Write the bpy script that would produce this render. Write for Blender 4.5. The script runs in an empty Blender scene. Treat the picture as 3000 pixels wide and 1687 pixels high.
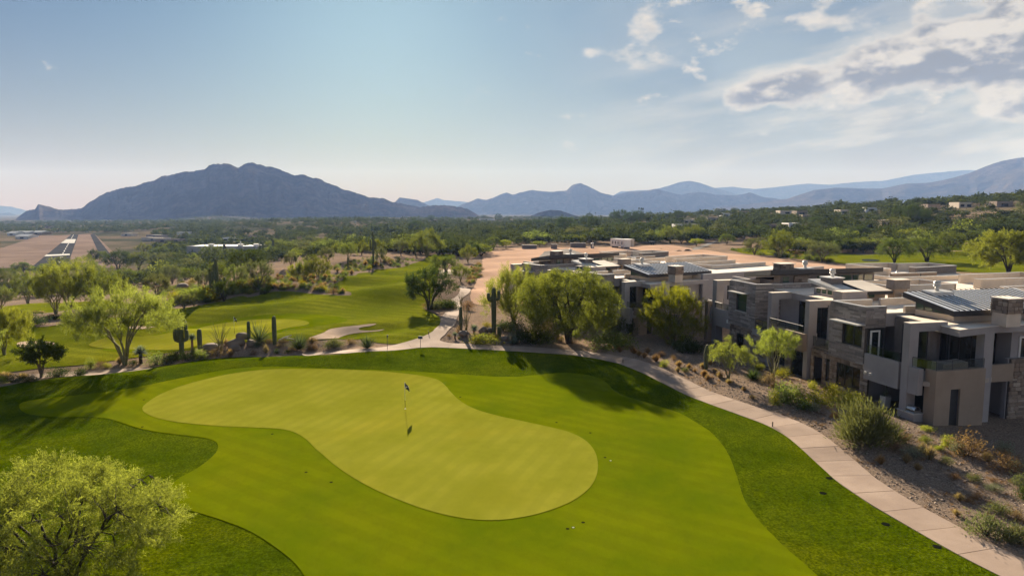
import bpy, bmesh, math, random
import numpy as np
from mathutils import Vector, Matrix
from mathutils.geometry import delaunay_2d_cdt

rng = np.random.default_rng(7)
random.seed(7)
S = bpy.context.scene
COL = S.collection
R = math.radians

# ------------------------------------------------------------------ camera, sky, sun, exposure
F = 2103.0; CX = 1500.0; CY = 843.5            # focal length and centre in photograph pixels
PITCH = math.atan((843.5 - 605.0) / F); HC = 16.0
CP, SP = math.cos(PITCH), math.sin(PITCH)
cam = bpy.data.cameras.new('camera'); camo = bpy.data.objects.new('camera', cam); COL.objects.link(camo)
cam.sensor_width = 36.0; cam.lens = 36.0 * F / 3000.0
cam.clip_start = 0.5; cam.clip_end = 60000
camo.location = (0, 0, HC); camo.rotation_euler = (math.pi/2 - PITCH, 0, 0)
S.camera = camo

SUN_EL, SUN_AZ = R(17.0), R(-10.0)             # azimuth from +Y, positive towards +X
w = bpy.data.worlds.new('World'); S.world = w; w.use_nodes = True
def build_world():
    nt = w.node_tree; nt.nodes.clear(); L = nt.links
    def N(t, **k):
        n = nt.nodes.new(t)
        for a, b in k.items(): setattr(n, a, b)
        return n
    def M(op, a, b=None, c=None, clamp=False):
        n = N('ShaderNodeMath', operation=op, use_clamp=clamp)
        for i, v in enumerate((a, b, c)):
            if v is None: continue
            if isinstance(v, (int, float)): n.inputs[i].default_value = v
            else: L.new(v, n.inputs[i])
        return n.outputs[0]
    def MR(v, a, b, c, d, smooth=True):
        n = N('ShaderNodeMapRange', interpolation_type='SMOOTHSTEP' if smooth else 'LINEAR', clamp=True)
        L.new(v, n.inputs['Value'])
        for k, x in zip(('From Min', 'From Max', 'To Min', 'To Max'), (a, b, c, d)): n.inputs[k].default_value = x
        return n.outputs[0]
    def MIX(f, a, b):
        n = N('ShaderNodeMix', data_type='RGBA')
        if isinstance(f, (int, float)): n.inputs[0].default_value = f
        else: L.new(f, n.inputs[0])
        for i, v in ((6, a), (7, b)):
            if isinstance(v, tuple): n.inputs[i].default_value = (*v, 1)
            else: L.new(v, n.inputs[i])
        return n.outputs[2]
    sky = N('ShaderNodeTexSky', sky_type='NISHITA'); sky.sun_disc = False
    sky.sun_elevation = SUN_EL; sky.sun_rotation = SUN_AZ
    sky.altitude = 600; sky.air_density = 1.0; sky.dust_density = 0.6; sky.ozone_density = 1.5
    hs = N('ShaderNodeHueSaturation'); hs.inputs['Saturation'].default_value = 1.05; L.new(sky.outputs[0], hs.inputs['Color'])
    gm = N('ShaderNodeGamma'); gm.inputs[1].default_value = 1.0; L.new(hs.outputs[0], gm.inputs[0])
    gs = N('ShaderNodeMix', data_type='RGBA', blend_type='MULTIPLY'); gs.inputs[0].default_value = 1.0
    L.new(gm.outputs[0], gs.inputs[6]); gs.inputs[7].default_value = (.130, .226, .300, 1)
    skyc = gs.outputs[2]
    tc = N('ShaderNodeTexCoord'); sx = N('ShaderNodeSeparateXYZ'); L.new(tc.outputs['Generated'], sx.inputs[0])
    X, Y, Z = sx.outputs
    zc = M('MAXIMUM', Z, 0.0)
    q = M('ADD', zc, 0.05)
    px = M('DIVIDE', X, q); py = M('DIVIDE', Y, q)
    cv = N('ShaderNodeCombineXYZ'); L.new(px, cv.inputs[0]); L.new(py, cv.inputs[1])
    def noise(vec, scale, det=7, rough=.55, off=(0, 0, 0)):
        m = N('ShaderNodeMapping'); L.new(vec, m.inputs['Vector']); m.inputs['Location'].default_value = off
        n = N('ShaderNodeTexNoise'); n.inputs['Scale'].default_value = scale; n.inputs['Detail'].default_value = det
        n.inputs['Roughness'].default_value = rough; L.new(m.outputs[0], n.inputs['Vector'])
        return n.outputs[0]
    # side of the sky where the cumulus stand
    side = M('ADD', M('MULTIPLY', X, 0.90), M('MULTIPLY', Y, 0.436))
    # cumulus: noise in slope coordinates so that the heaps keep their height near the horizon
    hl = M('SQRT', M('ADD', M('MULTIPLY', X, X), M('MULTIPLY', Y, Y)))
    az = M('ARCTAN2', X, Y)
    ev = M('DIVIDE', zc, hl)
    ce = N('ShaderNodeCombineXYZ'); L.new(az, ce.inputs[0]); L.new(M('MULTIPLY', ev, 1.75), ce.inputs[1])
    ce.inputs[2].default_value = 3.7
    # the main bank: a belt low on the right that thickens away from the sun
    pz = M('MAXIMUM', M('SUBTRACT', az, .26), 0.0)
    bank = M('SUBTRACT', ev, M('ADD', M('MULTIPLY', pz, .13), .136))
    sg = M('ADD', M('MULTIPLY', pz, .15), .016)
    bk = M('MULTIPLY', M('EXPONENT', M('MULTIPLY', M('POWER', M('ABSOLUTE', M('DIVIDE', bank, sg)), 2.0), -1.0)), M('MULTIPLY', MR(az, .20, .34, 0.0, 1.0), MR(az, 1.2, 2.2, 1.0, 0.0)))
    n1 = noise(ce.outputs[0], 9.5, 10, .56, (.3, .12, 0))
    n1s = noise(ce.outputs[0], 9.5, 10, .56, (.292, .148, 0))
    big = noise(ce.outputs[0], 2.3, 2, .5, (4.1, 1.3, 0))
    cover = M('ADD', M('ADD', M('MULTIPLY', bk, .37), M('MULTIPLY', MR(az, -.30, .30, 0.0, 1.0), .065)), M('MULTIPLY', M('SUBTRACT', big, .5), .20))
    cover = M('SUBTRACT', cover, MR(ev, .03, .10, .30, 0.0))
    d = M('SUBTRACT', M('ADD', n1, cover), .655)
    ds = M('SUBTRACT', M('ADD', n1s, cover), .655)
    # small scattered puffs
    n3 = noise(ce.outputs[0], 15.0, 8, .58, (2.7, .9, 0)); n3s = noise(ce.outputs[0], 15.0, 8, .58, (2.692, .922, 0))
    pc = M('ADD', M('MULTIPLY', MR(az, -.14, .24, 0.0, 1.0), .137), M('MULTIPLY', MR(ev, .06, .14, -.2, 0.0), 1.0))
    d3 = M('SUBTRACT', M('ADD', n3, pc), .720); d3s = M('SUBTRACT', M('ADD', n3s, pc), .720)
    use3 = M('GREATER_THAN', d3, d)
    def sel(a, b):
        n = N('ShaderNodeMix', data_type='FLOAT'); L.new(use3, n.inputs[0]); L.new(a, n.inputs[2]); L.new(b, n.inputs[3]); return n.outputs[0]
    d = sel(d, d3); ds = sel(ds, d3s)
    alpha = MR(d, -.015, .10, 0.0, .95)
    thick = MR(d, .02, .17, 0.0, 1.0)
    lit = MR(M('SUBTRACT', d, ds), -.035, .095, 0.0, 1.0)
    dark = M('MULTIPLY', thick, M('SUBTRACT', 1.0, M('MULTIPLY', lit, .9)), clamp=True)
    ccol = MIX(dark, (4.6, 4.25, 3.8), (1.55, 1.62, 1.75))
    # thin streaky veil low on the cumulus side
    cs = N('ShaderNodeCombineXYZ'); L.new(M('ADD', az, M('MULTIPLY', ev, 1.2)), cs.inputs[0]); L.new(M('SUBTRACT', M('MULTIPLY', ev, 5.5), M('MULTIPLY', az, 1.0)), cs.inputs[1])
    n2 = noise(cs.outputs[0], 3.4, 8, .6, (1.2, 5, 2))
    veil = M('MULTIPLY', MR(n2, .40, .62, 0.0, 1.0), M('MULTIPLY', MR(az, .02, .40, 0.0, 1.0), M('MULTIPLY', MR(ev, .025, .07, 0.0, 1.0), MR(ev, .13, .30, 1.0, .05))))
    veil = M('MULTIPLY', veil, .72)
    lv = M('MULTIPLY', MR(noise(ce.outputs[0], 1.6, 4, .6, (9, 2, 0)), .35, .70, .25, 1.0), MR(az, -.45, .35, 0.0, .55))
    hz = M('MULTIPLY', M('EXPONENT', M('MULTIPLY', ev, -9.0)), .93)
    c00 = MIX(hz, skyc, (2.7, 1.25, .10))
    c0 = MIX(lv, c00, (3.1, 3.6, 3.75))
    c1 = MIX(veil, c0, (4.7, 4.3, 3.75))
    c2 = MIX(alpha, c1, ccol)
    bg = N('ShaderNodeBackground'); bg.inputs['Strength'].default_value = 0.055
    L.new(c2, bg.inputs['Color'])
    out = N('ShaderNodeOutputWorld'); L.new(bg.outputs[0], out.inputs['Surface'])
build_world()
sl = bpy.data.lights.new('sun', 'SUN'); sl.energy = 5.0; sl.angle = R(0.6); sl.color = (1.0, 0.88, 0.74)
so = bpy.data.objects.new('sun', sl); COL.objects.link(so)
sd = Vector((math.sin(SUN_AZ)*math.cos(SUN_EL), math.cos(SUN_AZ)*math.cos(SUN_EL), math.sin(SUN_EL)))
so.rotation_euler = sd.to_track_quat('Z', 'Y').to_euler(); so.location = (0, 0, 60)
S.view_settings.view_transform = 'Standard'; S.view_settings.look = 'None'
S.view_settings.exposure = 1.66; S.view_settings.gamma = 1.0
S.render.engine = 'CYCLES'
S.cycles.use_denoising = True
S.cycles.max_bounces = 6; S.cycles.diffuse_bounces = 3; S.cycles.glossy_bounces = 3
S.cycles.transmission_bounces = 4; S.cycles.volume_bounces = 0; S.cycles.transparent_max_bounces = 6
S.cycles.caustics_reflective = False; S.cycles.caustics_refractive = False

# ------------------------------------------------------------------ basic helpers
def set_tag(o, label=None, cat=None, group=None, kind=None):
    if label: o['label'] = label
    if cat: o['category'] = cat
    if group: o['group'] = group
    if kind: o['kind'] = kind
    return o
def empty(name, loc=(0, 0, 0), rz=0.0, parent=None):
    o = bpy.data.objects.new(name, None); COL.objects.link(o)
    o.location = loc; o.rotation_euler = (0, 0, rz); o.empty_display_size = .3
    if parent: o.parent = parent
    return o
def link(name, me, mat=None, parent=None, loc=None, rz=None):
    o = bpy.data.objects.new(name, me); COL.objects.link(o)
    if mat is not None and not me.materials: me.materials.append(mat)
    if parent: o.parent = parent
    if loc is not None: o.location = loc
    if rz is not None: o.rotation_euler = (0, 0, rz)
    return o
def pymesh(name, v, f, smooth=False):
    me = bpy.data.meshes.new(name); me.from_pydata([tuple(p) for p in v], [], [tuple(q) for q in f]); me.update()
    if smooth: me.polygons.foreach_set('use_smooth', [True]*len(me.polygons))
    return me
def npmesh(name, v, f, smooth=False, col=None):
    """numpy verts (n,3), faces (m,k) all of one size k, optional per-vertex scalar attribute 'tint'"""
    v = np.asarray(v, np.float32); f = np.asarray(f, np.int32); k = f.shape[1]
    me = bpy.data.meshes.new(name)
    me.vertices.add(len(v)); me.vertices.foreach_set('co', v.ravel())
    me.loops.add(f.size); me.loops.foreach_set('vertex_index', f.ravel())
    me.polygons.add(len(f)); me.polygons.foreach_set('loop_start', np.arange(0, f.size, k, dtype=np.int32))
    if smooth: me.polygons.foreach_set('use_smooth', np.ones(len(f), bool))
    if col is not None:
        a = me.attributes.new('tint', 'FLOAT', 'POINT'); a.data.foreach_set('value', np.asarray(col, np.float32))
    me.update(calc_edges=True); me.validate()
    return me

# ------------------------------------------------------------------ materials
MATS = {}
class NT:
    def __init__(s, name):
        s.m = bpy.data.materials.new(name); s.m.use_nodes = True; s.t = s.m.node_tree; s.L = s.t.links
        s.t.nodes.clear(); s.out = s.n('ShaderNodeOutputMaterial')
    def n(s, t, **k):
        n = s.t.nodes.new(t)
        for a, b in k.items(): setattr(n, a, b)
        return n
    def put(s, sock, v):
        if isinstance(v, bpy.types.NodeSocket): s.L.new(v, sock)
        elif isinstance(v, tuple) and len(v) == 3 and sock.type == 'RGBA': sock.default_value = (*v, 1)
        else: sock.default_value = v
    def pos(s, kind='Object'):
        if kind == 'World': return s.n('ShaderNodeNewGeometry').outputs['Position']
        return s.n('ShaderNodeTexCoord').outputs[kind]
    def map(s, vec, scale=(1, 1, 1), rot=(0, 0, 0), loc=(0, 0, 0)):
        m = s.n('ShaderNodeMapping'); s.L.new(vec, m.inputs[0])
        m.inputs['Scale'].default_value = scale; m.inputs['Rotation'].default_value = rot; m.inputs['Location'].default_value = loc
        return m.outputs[0]
    def noise(s, vec, scale, det=4, rough=.55, dist=0.0):
        n = s.n('ShaderNodeTexNoise'); s.L.new(vec, n.inputs['Vector'])
        n.inputs['Scale'].default_value = scale; n.inputs['Detail'].default_value = det; n.inputs['Roughness'].default_value = rough
        n.inputs['Distortion'].default_value = dist
        return n.outputs[0]
    def ramp(s, v, a, b, c=0.0, d=1.0, smooth=True):
        n = s.n('ShaderNodeMapRange', interpolation_type='SMOOTHSTEP' if smooth else 'LINEAR', clamp=True); s.L.new(v, n.inputs[0])
        for k, x in zip((1, 2, 3, 4), (a, b, c, d)): n.inputs[k].default_value = x
        return n.outputs[0]
    def mix(s, f, a, b, blend='MIX'):
        n = s.n('ShaderNodeMix', data_type='RGBA', blend_type=blend); s.put(n.inputs[0], f); s.put(n.inputs[6], a); s.put(n.inputs[7], b)
        return n.outputs[2]
    def math(s, op, a, b=0.0):
        n = s.n('ShaderNodeMath', operation=op); s.put(n.inputs[0], a); s.put(n.inputs[1], b); return n.outputs[0]
    def hsv(s, c, h=.5, sat=1.0, v=1.0):
        n = s.n('ShaderNodeHueSaturation'); s.put(n.inputs['Color'], c); s.put(n.inputs['Hue'], h); s.put(n.inputs['Saturation'], sat); s.put(n.inputs['Value'], v); return n.outputs[0]
    def bump(s, h, strength=.5, dist=.05):
        n = s.n('ShaderNodeBump'); n.inputs['Strength'].default_value = strength; n.inputs['Distance'].default_value = dist
        s.L.new(h, n.inputs['Height']); return n.outputs[0]
    def principled(s, color, rough=.8, normal=None, metal=0.0, spec=.3, **k):
        b = s.n('ShaderNodeBsdfPrincipled'); s.put(b.inputs['Base Color'], color); s.put(b.inputs['Roughness'], rough)
        s.put(b.inputs['Metallic'], metal); s.put(b.inputs['Specular IOR Level'], spec)
        if normal is not None: s.L.new(normal, b.inputs['Normal'])
        for a, v in k.items(): s.put(b.inputs[a], v)
        s.L.new(b.outputs[0], s.out.inputs['Surface']); return b
    def done(s, key): MATS[key] = s.m; return s.m

def mat_grass(key, dark, light, fine, big, bscale, bstr, stripe=None, speck=0.0, dry=.35, bdist=.06, mid=0.0):
    m = NT(key); p = m.pos('World')
    n1 = m.noise(p, big, 4, .6); n2 = m.noise(p, fine, 3, .65); n3 = m.noise(p, big*.35, 3, .5, .4)
    c = m.mix(m.ramp(n1, .3, .7), dark, light)
    c = m.mix(m.math('MULTIPLY', m.ramp(n3, .50, .74), dry), c, tuple(min(1, x*f) for x, f in zip(light, (1.35, 1.12, 1.0))))
    if mid:
        n4 = m.noise(m.map(p, (1, .6, 1), (0, 0, .5)), 1.7, 5, .7)
        c = m.mix(m.ramp(n4, .36, .52, mid, 0.0), c, tuple(x*.40 for x in dark))
        c = m.mix(m.ramp(n4, .56, .74, 0.0, mid*.8), c, tuple(x*1.45 for x in light))
    if stripe:
        wv = m.n('ShaderNodeTexWave', wave_type='BANDS', bands_direction='X', wave_profile='SIN'); m.L.new(m.map(p, (1, 1, 0), (0, 0, stripe[1])), wv.inputs['Vector'])
        wv.inputs['Scale'].default_value = stripe[0]; wv.inputs['Distortion'].default_value = 1.6; wv.inputs['Detail'].default_value = 2
        wv.inputs['Detail Scale'].default_value = .25
        c = m.mix(m.math('MULTIPLY', m.ramp(wv.outputs[1], .25, .75, 0.0, stripe[2]), m.ramp(n1, .35, .6, .25, 1.0)), c, tuple(x*.55 for x in dark))
    c = m.mix(m.ramp(n2, .32, .68, speck, 0.0), c, tuple(x*.45 for x in dark))
    h = m.noise(m.map(p, (1, .55, 1), (0, 0, .3)), bscale, 4, .7)
    m.principled(c, 1.0, m.bump(h, bstr, bdist), spec=0.0)
    return m.done(key)
mat_grass('green', (.200, .206, .014), (.258, .258, .026), 60, .22, 40, .12, (.26, .35, .14), .08, .4, mid=.06)
mat_grass('apron', (.104, .146, .0012), (.168, .196, .002), 30, .16, 22, .5, (.20, 2.2, .16), .25, .35, mid=.10)
mat_grass('rough', (.060, .096, .0015), (.118, .152, .003), 9, .30, 5.5, 1.0, None, .8, .6, .14, mid=.40)
mat_grass('farway', (.122, .150, .007), (.225, .240, .016), 7, .12, 5, 1.0, (.12, 1.9, .35), .45, .5, .12, mid=.22)

def mat_ground():
    m = NT('ground'); p = m.pos('World')
    n1 = m.noise(p, .035, 5, .6); n2 = m.noise(p, .6, 5, .65); n3 = m.noise(p, 9, 4, .75); n4 = m.noise(p, .006, 4, .6)
    c = m.mix(m.ramp(n1, .35, .65), (.185, .140, .110), (.31, .215, .150))
    c = m.mix(m.ramp(n2, .4, .75, 0.0, .55), c, (.14, .112, .092))
    c = m.mix(m.ramp(n3, .45, .62, 0.0, .55), c, (.40, .31, .235))
    c = m.mix(m.ramp(n3, .30, .44, .75, 0.0), c, (.055, .045, .038))
    n5 = m.noise(p, 3.2, 4, .8); n6 = m.noise(m.map(p, (1, 1, 1), (0, 0, 0), (7, 3, 1)), 4.5, 3, .8)
    c = m.mix(m.ramp(n5, .34, .46, .70, 0.0), c, (.060, .050, .045))
    c = m.mix(m.ramp(n6, .60, .70, 0.0, .60), c, (.46, .38, .30))
    sp = m.n('ShaderNodeSeparateXYZ'); m.L.new(p, sp.inputs[0])
    far = m.ramp(sp.outputs[1], 260, 620)
    c = m.mix(m.math('MULTIPLY', far, m.ramp(n4, .38, .58, .40, .97)), c, (.055, .062, .032))
    m.principled(c, 1.0, m.bump(m.noise(p, 6, 6, .75), .9, .09), spec=0.0)
    m.done('ground')
mat_ground()
def mat_simple(key, col, rough=.8, var=.12, scale=3.0, bscale=20, bstr=.15, metal=0.0, spec=.25, kind='Object', streak=0.0):
    m = NT(key); p = m.pos(kind)
    n = m.noise(p, scale, 5, .6)
    c = m.mix(m.ramp(n, .3, .7), tuple(x*(1-var) for x in col), tuple(min(1, x*(1+var)) for x in col))
    if streak:
        s2 = m.noise(m.map(p, (1, 1, .12)), scale*1.6, 4, .6)
        c = m.mix(m.ramp(s2, .5, .8, 0.0, streak), c, tuple(x*.5 for x in col))
    m.principled(c, rough, m.bump(m.noise(p, bscale, 4, .7), bstr, .03), metal, spec)
    return m.done(key)
def mat_path():
    m = NT('concrete'); p = m.pos('World')
    n = m.noise(p, .5, 5, .6); n2 = m.noise(p, 14, 4, .7); n3 = m.noise(p, 2.0, 5, .7)
    oi = m.n('ShaderNodeObjectInfo').outputs['Random']
    c = m.mix(m.ramp(n, .3, .7), (.335, .248, .195), (.430, .325, .258))
    c = m.mix(m.ramp(n3, .55, .75, 0.0, .4), c, (.21, .168, .135))
    c = m.mix(m.ramp(n2, .35, .65, .3, 0.0), c, (.27, .22, .18))
    c = m.hsv(c, .5, 1.0, m.ramp(oi, 0, 1, .84, 1.08, False))
    m.principled(c, .95, m.bump(n2, .25, .02), spec=.05)
    m.done('concrete')
mat_path()
mat_simple('joint', (.07, .055, .045), kind='World')
mat_simple('sand', (.50, .38, .29), 1.0, .12, .5, 14, .5, kind='World', spec=0.0)
mat_simple('lot', (.50, .335, .245), 1.0, .16, .05, 5, .5, kind='World', spec=0.0)
mat_simple('asphalt', (.062, .064, .068), .9, .18, .05, 8, .2, kind='World', spec=0.0)
mat_simple('asphalt_pale', (.27, .25, .23), .9, .18, .08, 8, .2, kind='World', spec=0.0)
mat_simple('verge', (.230, .172, .142), .95, .18, .03, 2, .3, kind='World', spec=0.0)
mat_simple('paint', (.46, .46, .45), .7, .12, .3, 8, .05, kind='World')
mat_simple('water', (.05, .07, .08), .12, .1, .3, 3, .05, kind='World', spec=.6)

# ------------------------------------------------------------------ terrain
TA = np.radians(np.array([-90, -52, -36.9, -31, -26.6, -16.7, -5.7, 2.9, 11.3, 16.7, 26.6, 36.9, 52, 90.]))
TD = np.array([5, 60, 110, 160, 220, 320, 450, 600, 900, 1300, 2000, 3500, 7000, 16000, 40000.])
TZ = np.array([
 [0, 0, 0, -2, -6, -14, -22, -24, -24, -25, -30, -45, -75, -110, -160],
 [0, 0, 0, -3, -8, -17, -25, -25.5, -25.5, -26, -30, -42, -68, -105, -160],
 [0, 0, -.3, -3.5, -9, -18, -25.5, -25.5, -25.5, -26, -30, -42, -68, -105, -160],
 [0, 0, -.3, -3.5, -9, -18, -25.5, -26, -26.5, -27, -30, -42, -68, -105, -160],
 [0, 0, 0, -2, -7, -14, -22, -25, -26, -23, -26, -40, -66, -105, -160],
 [0, 0, .4, 0, -2, -6, -11, -15, -16, -10, -18, -38, -64, -105, -160],
 [0, 0, .3, 0, -1, -3, -6, -8, -11, -14, -20, -36, -62, -105, -160],
 [0, 0, 0, 0, -1, -2, -3.5, -5, -8, -11, -18, -36, -62, -105, -160],
 [0, 0, 0, 0, -1, -2, -2.5, -2, 0, -6, -18, -36, -62, -105, -160],
 [0, 0, 0, 0, -.5, -1, -.5, 1, 7, 2, -16, -36, -62, -105, -160],
 [0, 0, 0, 0, 0, 0, 3, 9, 16, 12, -8, -34, -62, -105, -160],
 [0, 0, 0, 0, 0, 2, 9, 21, 26, 18, -4, -32, -62, -105, -160],
 [0, 0, 0, 0, 0, 4, 13, 26, 32, 24, 0, -30, -62, -105, -160],
 [0, 0, 0, 0, 0, 4, 13, 26, 32, 24, 0, -30, -62, -105, -160]], float)
_LA = np.linspace(TA[0], TA[-1], 240); _LD = np.linspace(math.log(35), math.log(40030), 300)
def _make_lut():
    tmp = np.array([np.interp(_LD, np.log(TD+30), row) for row in TZ])
    g = np.array([np.interp(_LA, TA, tmp[:, j]) for j in range(len(_LD))]).T
    k = np.exp(-np.linspace(-2, 2, 17)**2); k /= k.sum()
    for ax in (0, 1):
        gp = np.pad(g, [(8, 8) if i == ax else (0, 0) for i in (0, 1)], mode='edge')
        g = sum(k[i]*np.take(gp, range(i, i+g.shape[ax]), axis=ax) for i in range(17))
    return g
_LUT = _make_lut()
def zbase(x, y):
    x = np.asarray(x, float); y = np.asarray(y, float)
    a = np.clip(np.arctan2(x, y), TA[0], TA[-1]); d = np.log(np.hypot(x, y) + 30)
    fi = np.clip((a-_LA[0])/(_LA[-1]-_LA[0])*239, 0, 238.999); fj = np.clip((d-_LD[0])/(_LD[-1]-_LD[0])*299, 0, 298.999)
    i = fi.astype(int); j = fj.astype(int); u = fi-i; v = fj-j
    return (_LUT[i, j]*(1-u)*(1-v)+_LUT[i+1, j]*u*(1-v)+_LUT[i, j+1]*(1-u)*v+_LUT[i+1, j+1]*u*v)
RIDGES = []   # (polyline, height, half-width)
def segdist(x, y, pts):
    best = np.full(np.shape(x), 1e18)
    for (x0, y0), (x1, y1) in zip(pts[:-1], pts[1:]):
        dx, dy = x1-x0, y1-y0; l2 = dx*dx+dy*dy+1e-9
        t = np.clip(((x-x0)*dx+(y-y0)*dy)/l2, 0, 1)
        best = np.minimum(best, (x-x0-t*dx)**2+(y-y0-t*dy)**2)
    return best
def ground(x, y):
    x = np.asarray(x, float); y = np.asarray(y, float)
    z = zbase(x, y)
    for pts, h, wd, bb in RIDGES:
        m = (x > bb[0]) & (x < bb[1]) & (y > bb[2]) & (y < bb[3])
        if m.any():
            zz = np.zeros_like(z); zz[m] = h*np.exp(-segdist(x[m], y[m], pts)/wd**2); z = z+zz
    rr = np.hypot(x, y)
    z = z + np.clip((rr-350)/1100, 0, 1)*3.0*np.sin(x*.011+2*np.sin(y*.004))*np.sin(y*.006+1)*np.clip((4000-rr)/2000, 0, 1)*np.clip((x/np.maximum(y, 1)+.45)/.12, 0, 1)
    fade = np.clip((np.hypot(x, y)-45)/50, 0, 1)*np.clip((420-np.hypot(x, y))/120, 0, 1)
    z = z + fade*(.14*np.sin(x*.21+1.3*np.sin(y*.07))*np.cos(y*.17+.6)+.10*np.sin(x*.093-y*.13))
    m2 = np.clip((x+62)/14, 0, 1)*np.clip((-3-x)/10, 0, 1)*np.clip((y-88)/10, 0, 1)*np.clip((200-y)/25, 0, 1)
    z = z + m2*(.62*np.sin(y*.26+.9*np.sin(x*.11)+.4)*np.cos(x*.085+.5)+.45*np.sin(x*.19+y*.07)*np.sin(y*.13+1.2))
    return z
def pix(u, v, dz=0.0, fn=None):
    """where the sight line of a photograph pixel meets the ground (raised by dz)"""
    fn = fn or ground
    u = np.atleast_1d(np.asarray(u, float)); v = np.atleast_1d(np.asarray(v, float))
    rx = (u-CX)/F; yc = (CY-v)/F; ry = CP+yc*SP; rz = -SP+yc*CP
    t = np.where(rz < -1e-3, np.maximum(14.0, (3.2-HC)/np.minimum(rz, -1e-3)*.97), 120.0)
    if (rz > -.035).any(): t = np.where(rz > -.035, np.minimum(t, 120.0), t)
    lo = t.copy(); done = np.zeros(u.shape, bool); step = 1.015
    for _ in range(420):
        tn = t*step
        below = (HC+rz*tn) < fn(rx*tn, ry*tn)+dz
        new = below & ~done; lo = np.where(new, t, lo); done |= below
        t = tn
        if done.all(): break
    lo = np.where(done, lo, t)
    hi = lo*step
    for _ in range(25):
        md = (lo+hi)/2; b = (HC+rz*md) < fn(rx*md, ry*md)+dz
        hi = np.where(b, md, hi); lo = np.where(b, lo, md)
    return np.stack([rx*hi, ry*hi], 1)
def P1(u, v, dz=0.0): return tuple(pix(u, v, dz)[0])
def ridge(px, h, wd):
    a = np.array(px, float); pts = [tuple(q) for q in pix(a[:, 0], a[:, 1], 0, zbase)]
    xs = [q[0] for q in pts]; ys = [q[1] for q in pts]; e = wd*3
    RIDGES.append((pts, h, wd, (min(xs)-e, max(xs)+e, min(ys)-e, max(ys)+e)))
D = 3000/2576.
def dd(pts): return [(x*D, y*D) for x, y in pts]
ridge(dd([(-150, 990), (0, 975), (117, 962), (283, 946), (383, 932), (479, 918), (580, 909), (700, 905), (812, 903), (900, 897)]), .48, 4.2)
ridge(dd([(-150, 966), (0, 952), (117, 940), (283, 926), (383, 911), (479, 897), (580, 888), (700, 884), (790, 882)]), -.75, 4.0)
ridge(dd([(540, 752), (620, 742), (681, 737), (760, 743), (850, 752), (960, 750), (1040, 735)]), 1.5, 9)
ridge(dd([(860, 660), (930, 668), (985, 655)]), 2.0, 12)
ridge(dd([(0, 790), (110, 772), (230, 770)]), 1.0, 7)
ridge(dd([(60, 838), (200, 828), (300, 846)]), 1.0, 5)
ridge(dd([(900, 828), (980, 818), (1060, 812)]), .9, 5)
ridge(dd([(880, 843), (970, 834)]), -.55, 3.0)
ridge(dd([(1000, 852), (1080, 838)]), .5, 4)
ridge(dd([(700, 858), (760, 850)]), .6, 4)
ridge(dd([(860, 645), (960, 650)]), 2.4, 13)
ridge(dd([(700, 690), (800, 660)]), 1.5, 14)
ridge(dd([(420, 548), (480, 548), (560, 553)]), 12, 110)
ridge(dd([(1700, 905), (1980, 985), (2250, 1110)]), .5, 6)

def build_ground():
    r = np.concatenate([np.geomspace(6, 22, 14)[:-1], np.geomspace(22, 150, 385)[:-1], np.geomspace(150, 3000, 230)[:-1], np.geomspace(3000, 13300, 70)])
    a = np.concatenate([np.linspace(-180, -46, 28)[:-1], np.linspace(-46, 46, 265), np.linspace(46, 180, 28)[1:]])
    a = np.radians(a)
    A, Rr = np.meshgrid(a, r, indexing='ij')
    x = Rr*np.sin(A); y = Rr*np.cos(A); z = ground(x, y)
    n, m = len(a), len(r)
    v = np.stack([x, y, z], -1).reshape(-1, 3)
    i = np.arange(n-1)[:, None]*m+np.arange(m-1)[None, :]
    f = np.stack([i, i+1, i+m+1, i+m], -1).reshape(-1, 4)[:, ::-1]
    c = len(v); v = np.vstack([v, [[0, 0, float(ground(0., 0.))]]])
    me = npmesh('ground', v, f, True)
    o = link('ground', me, MATS['ground']); set_tag(o, 'gravel and sandy desert soil of the valley floor', 'ground', kind='structure')
build_ground()

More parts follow.
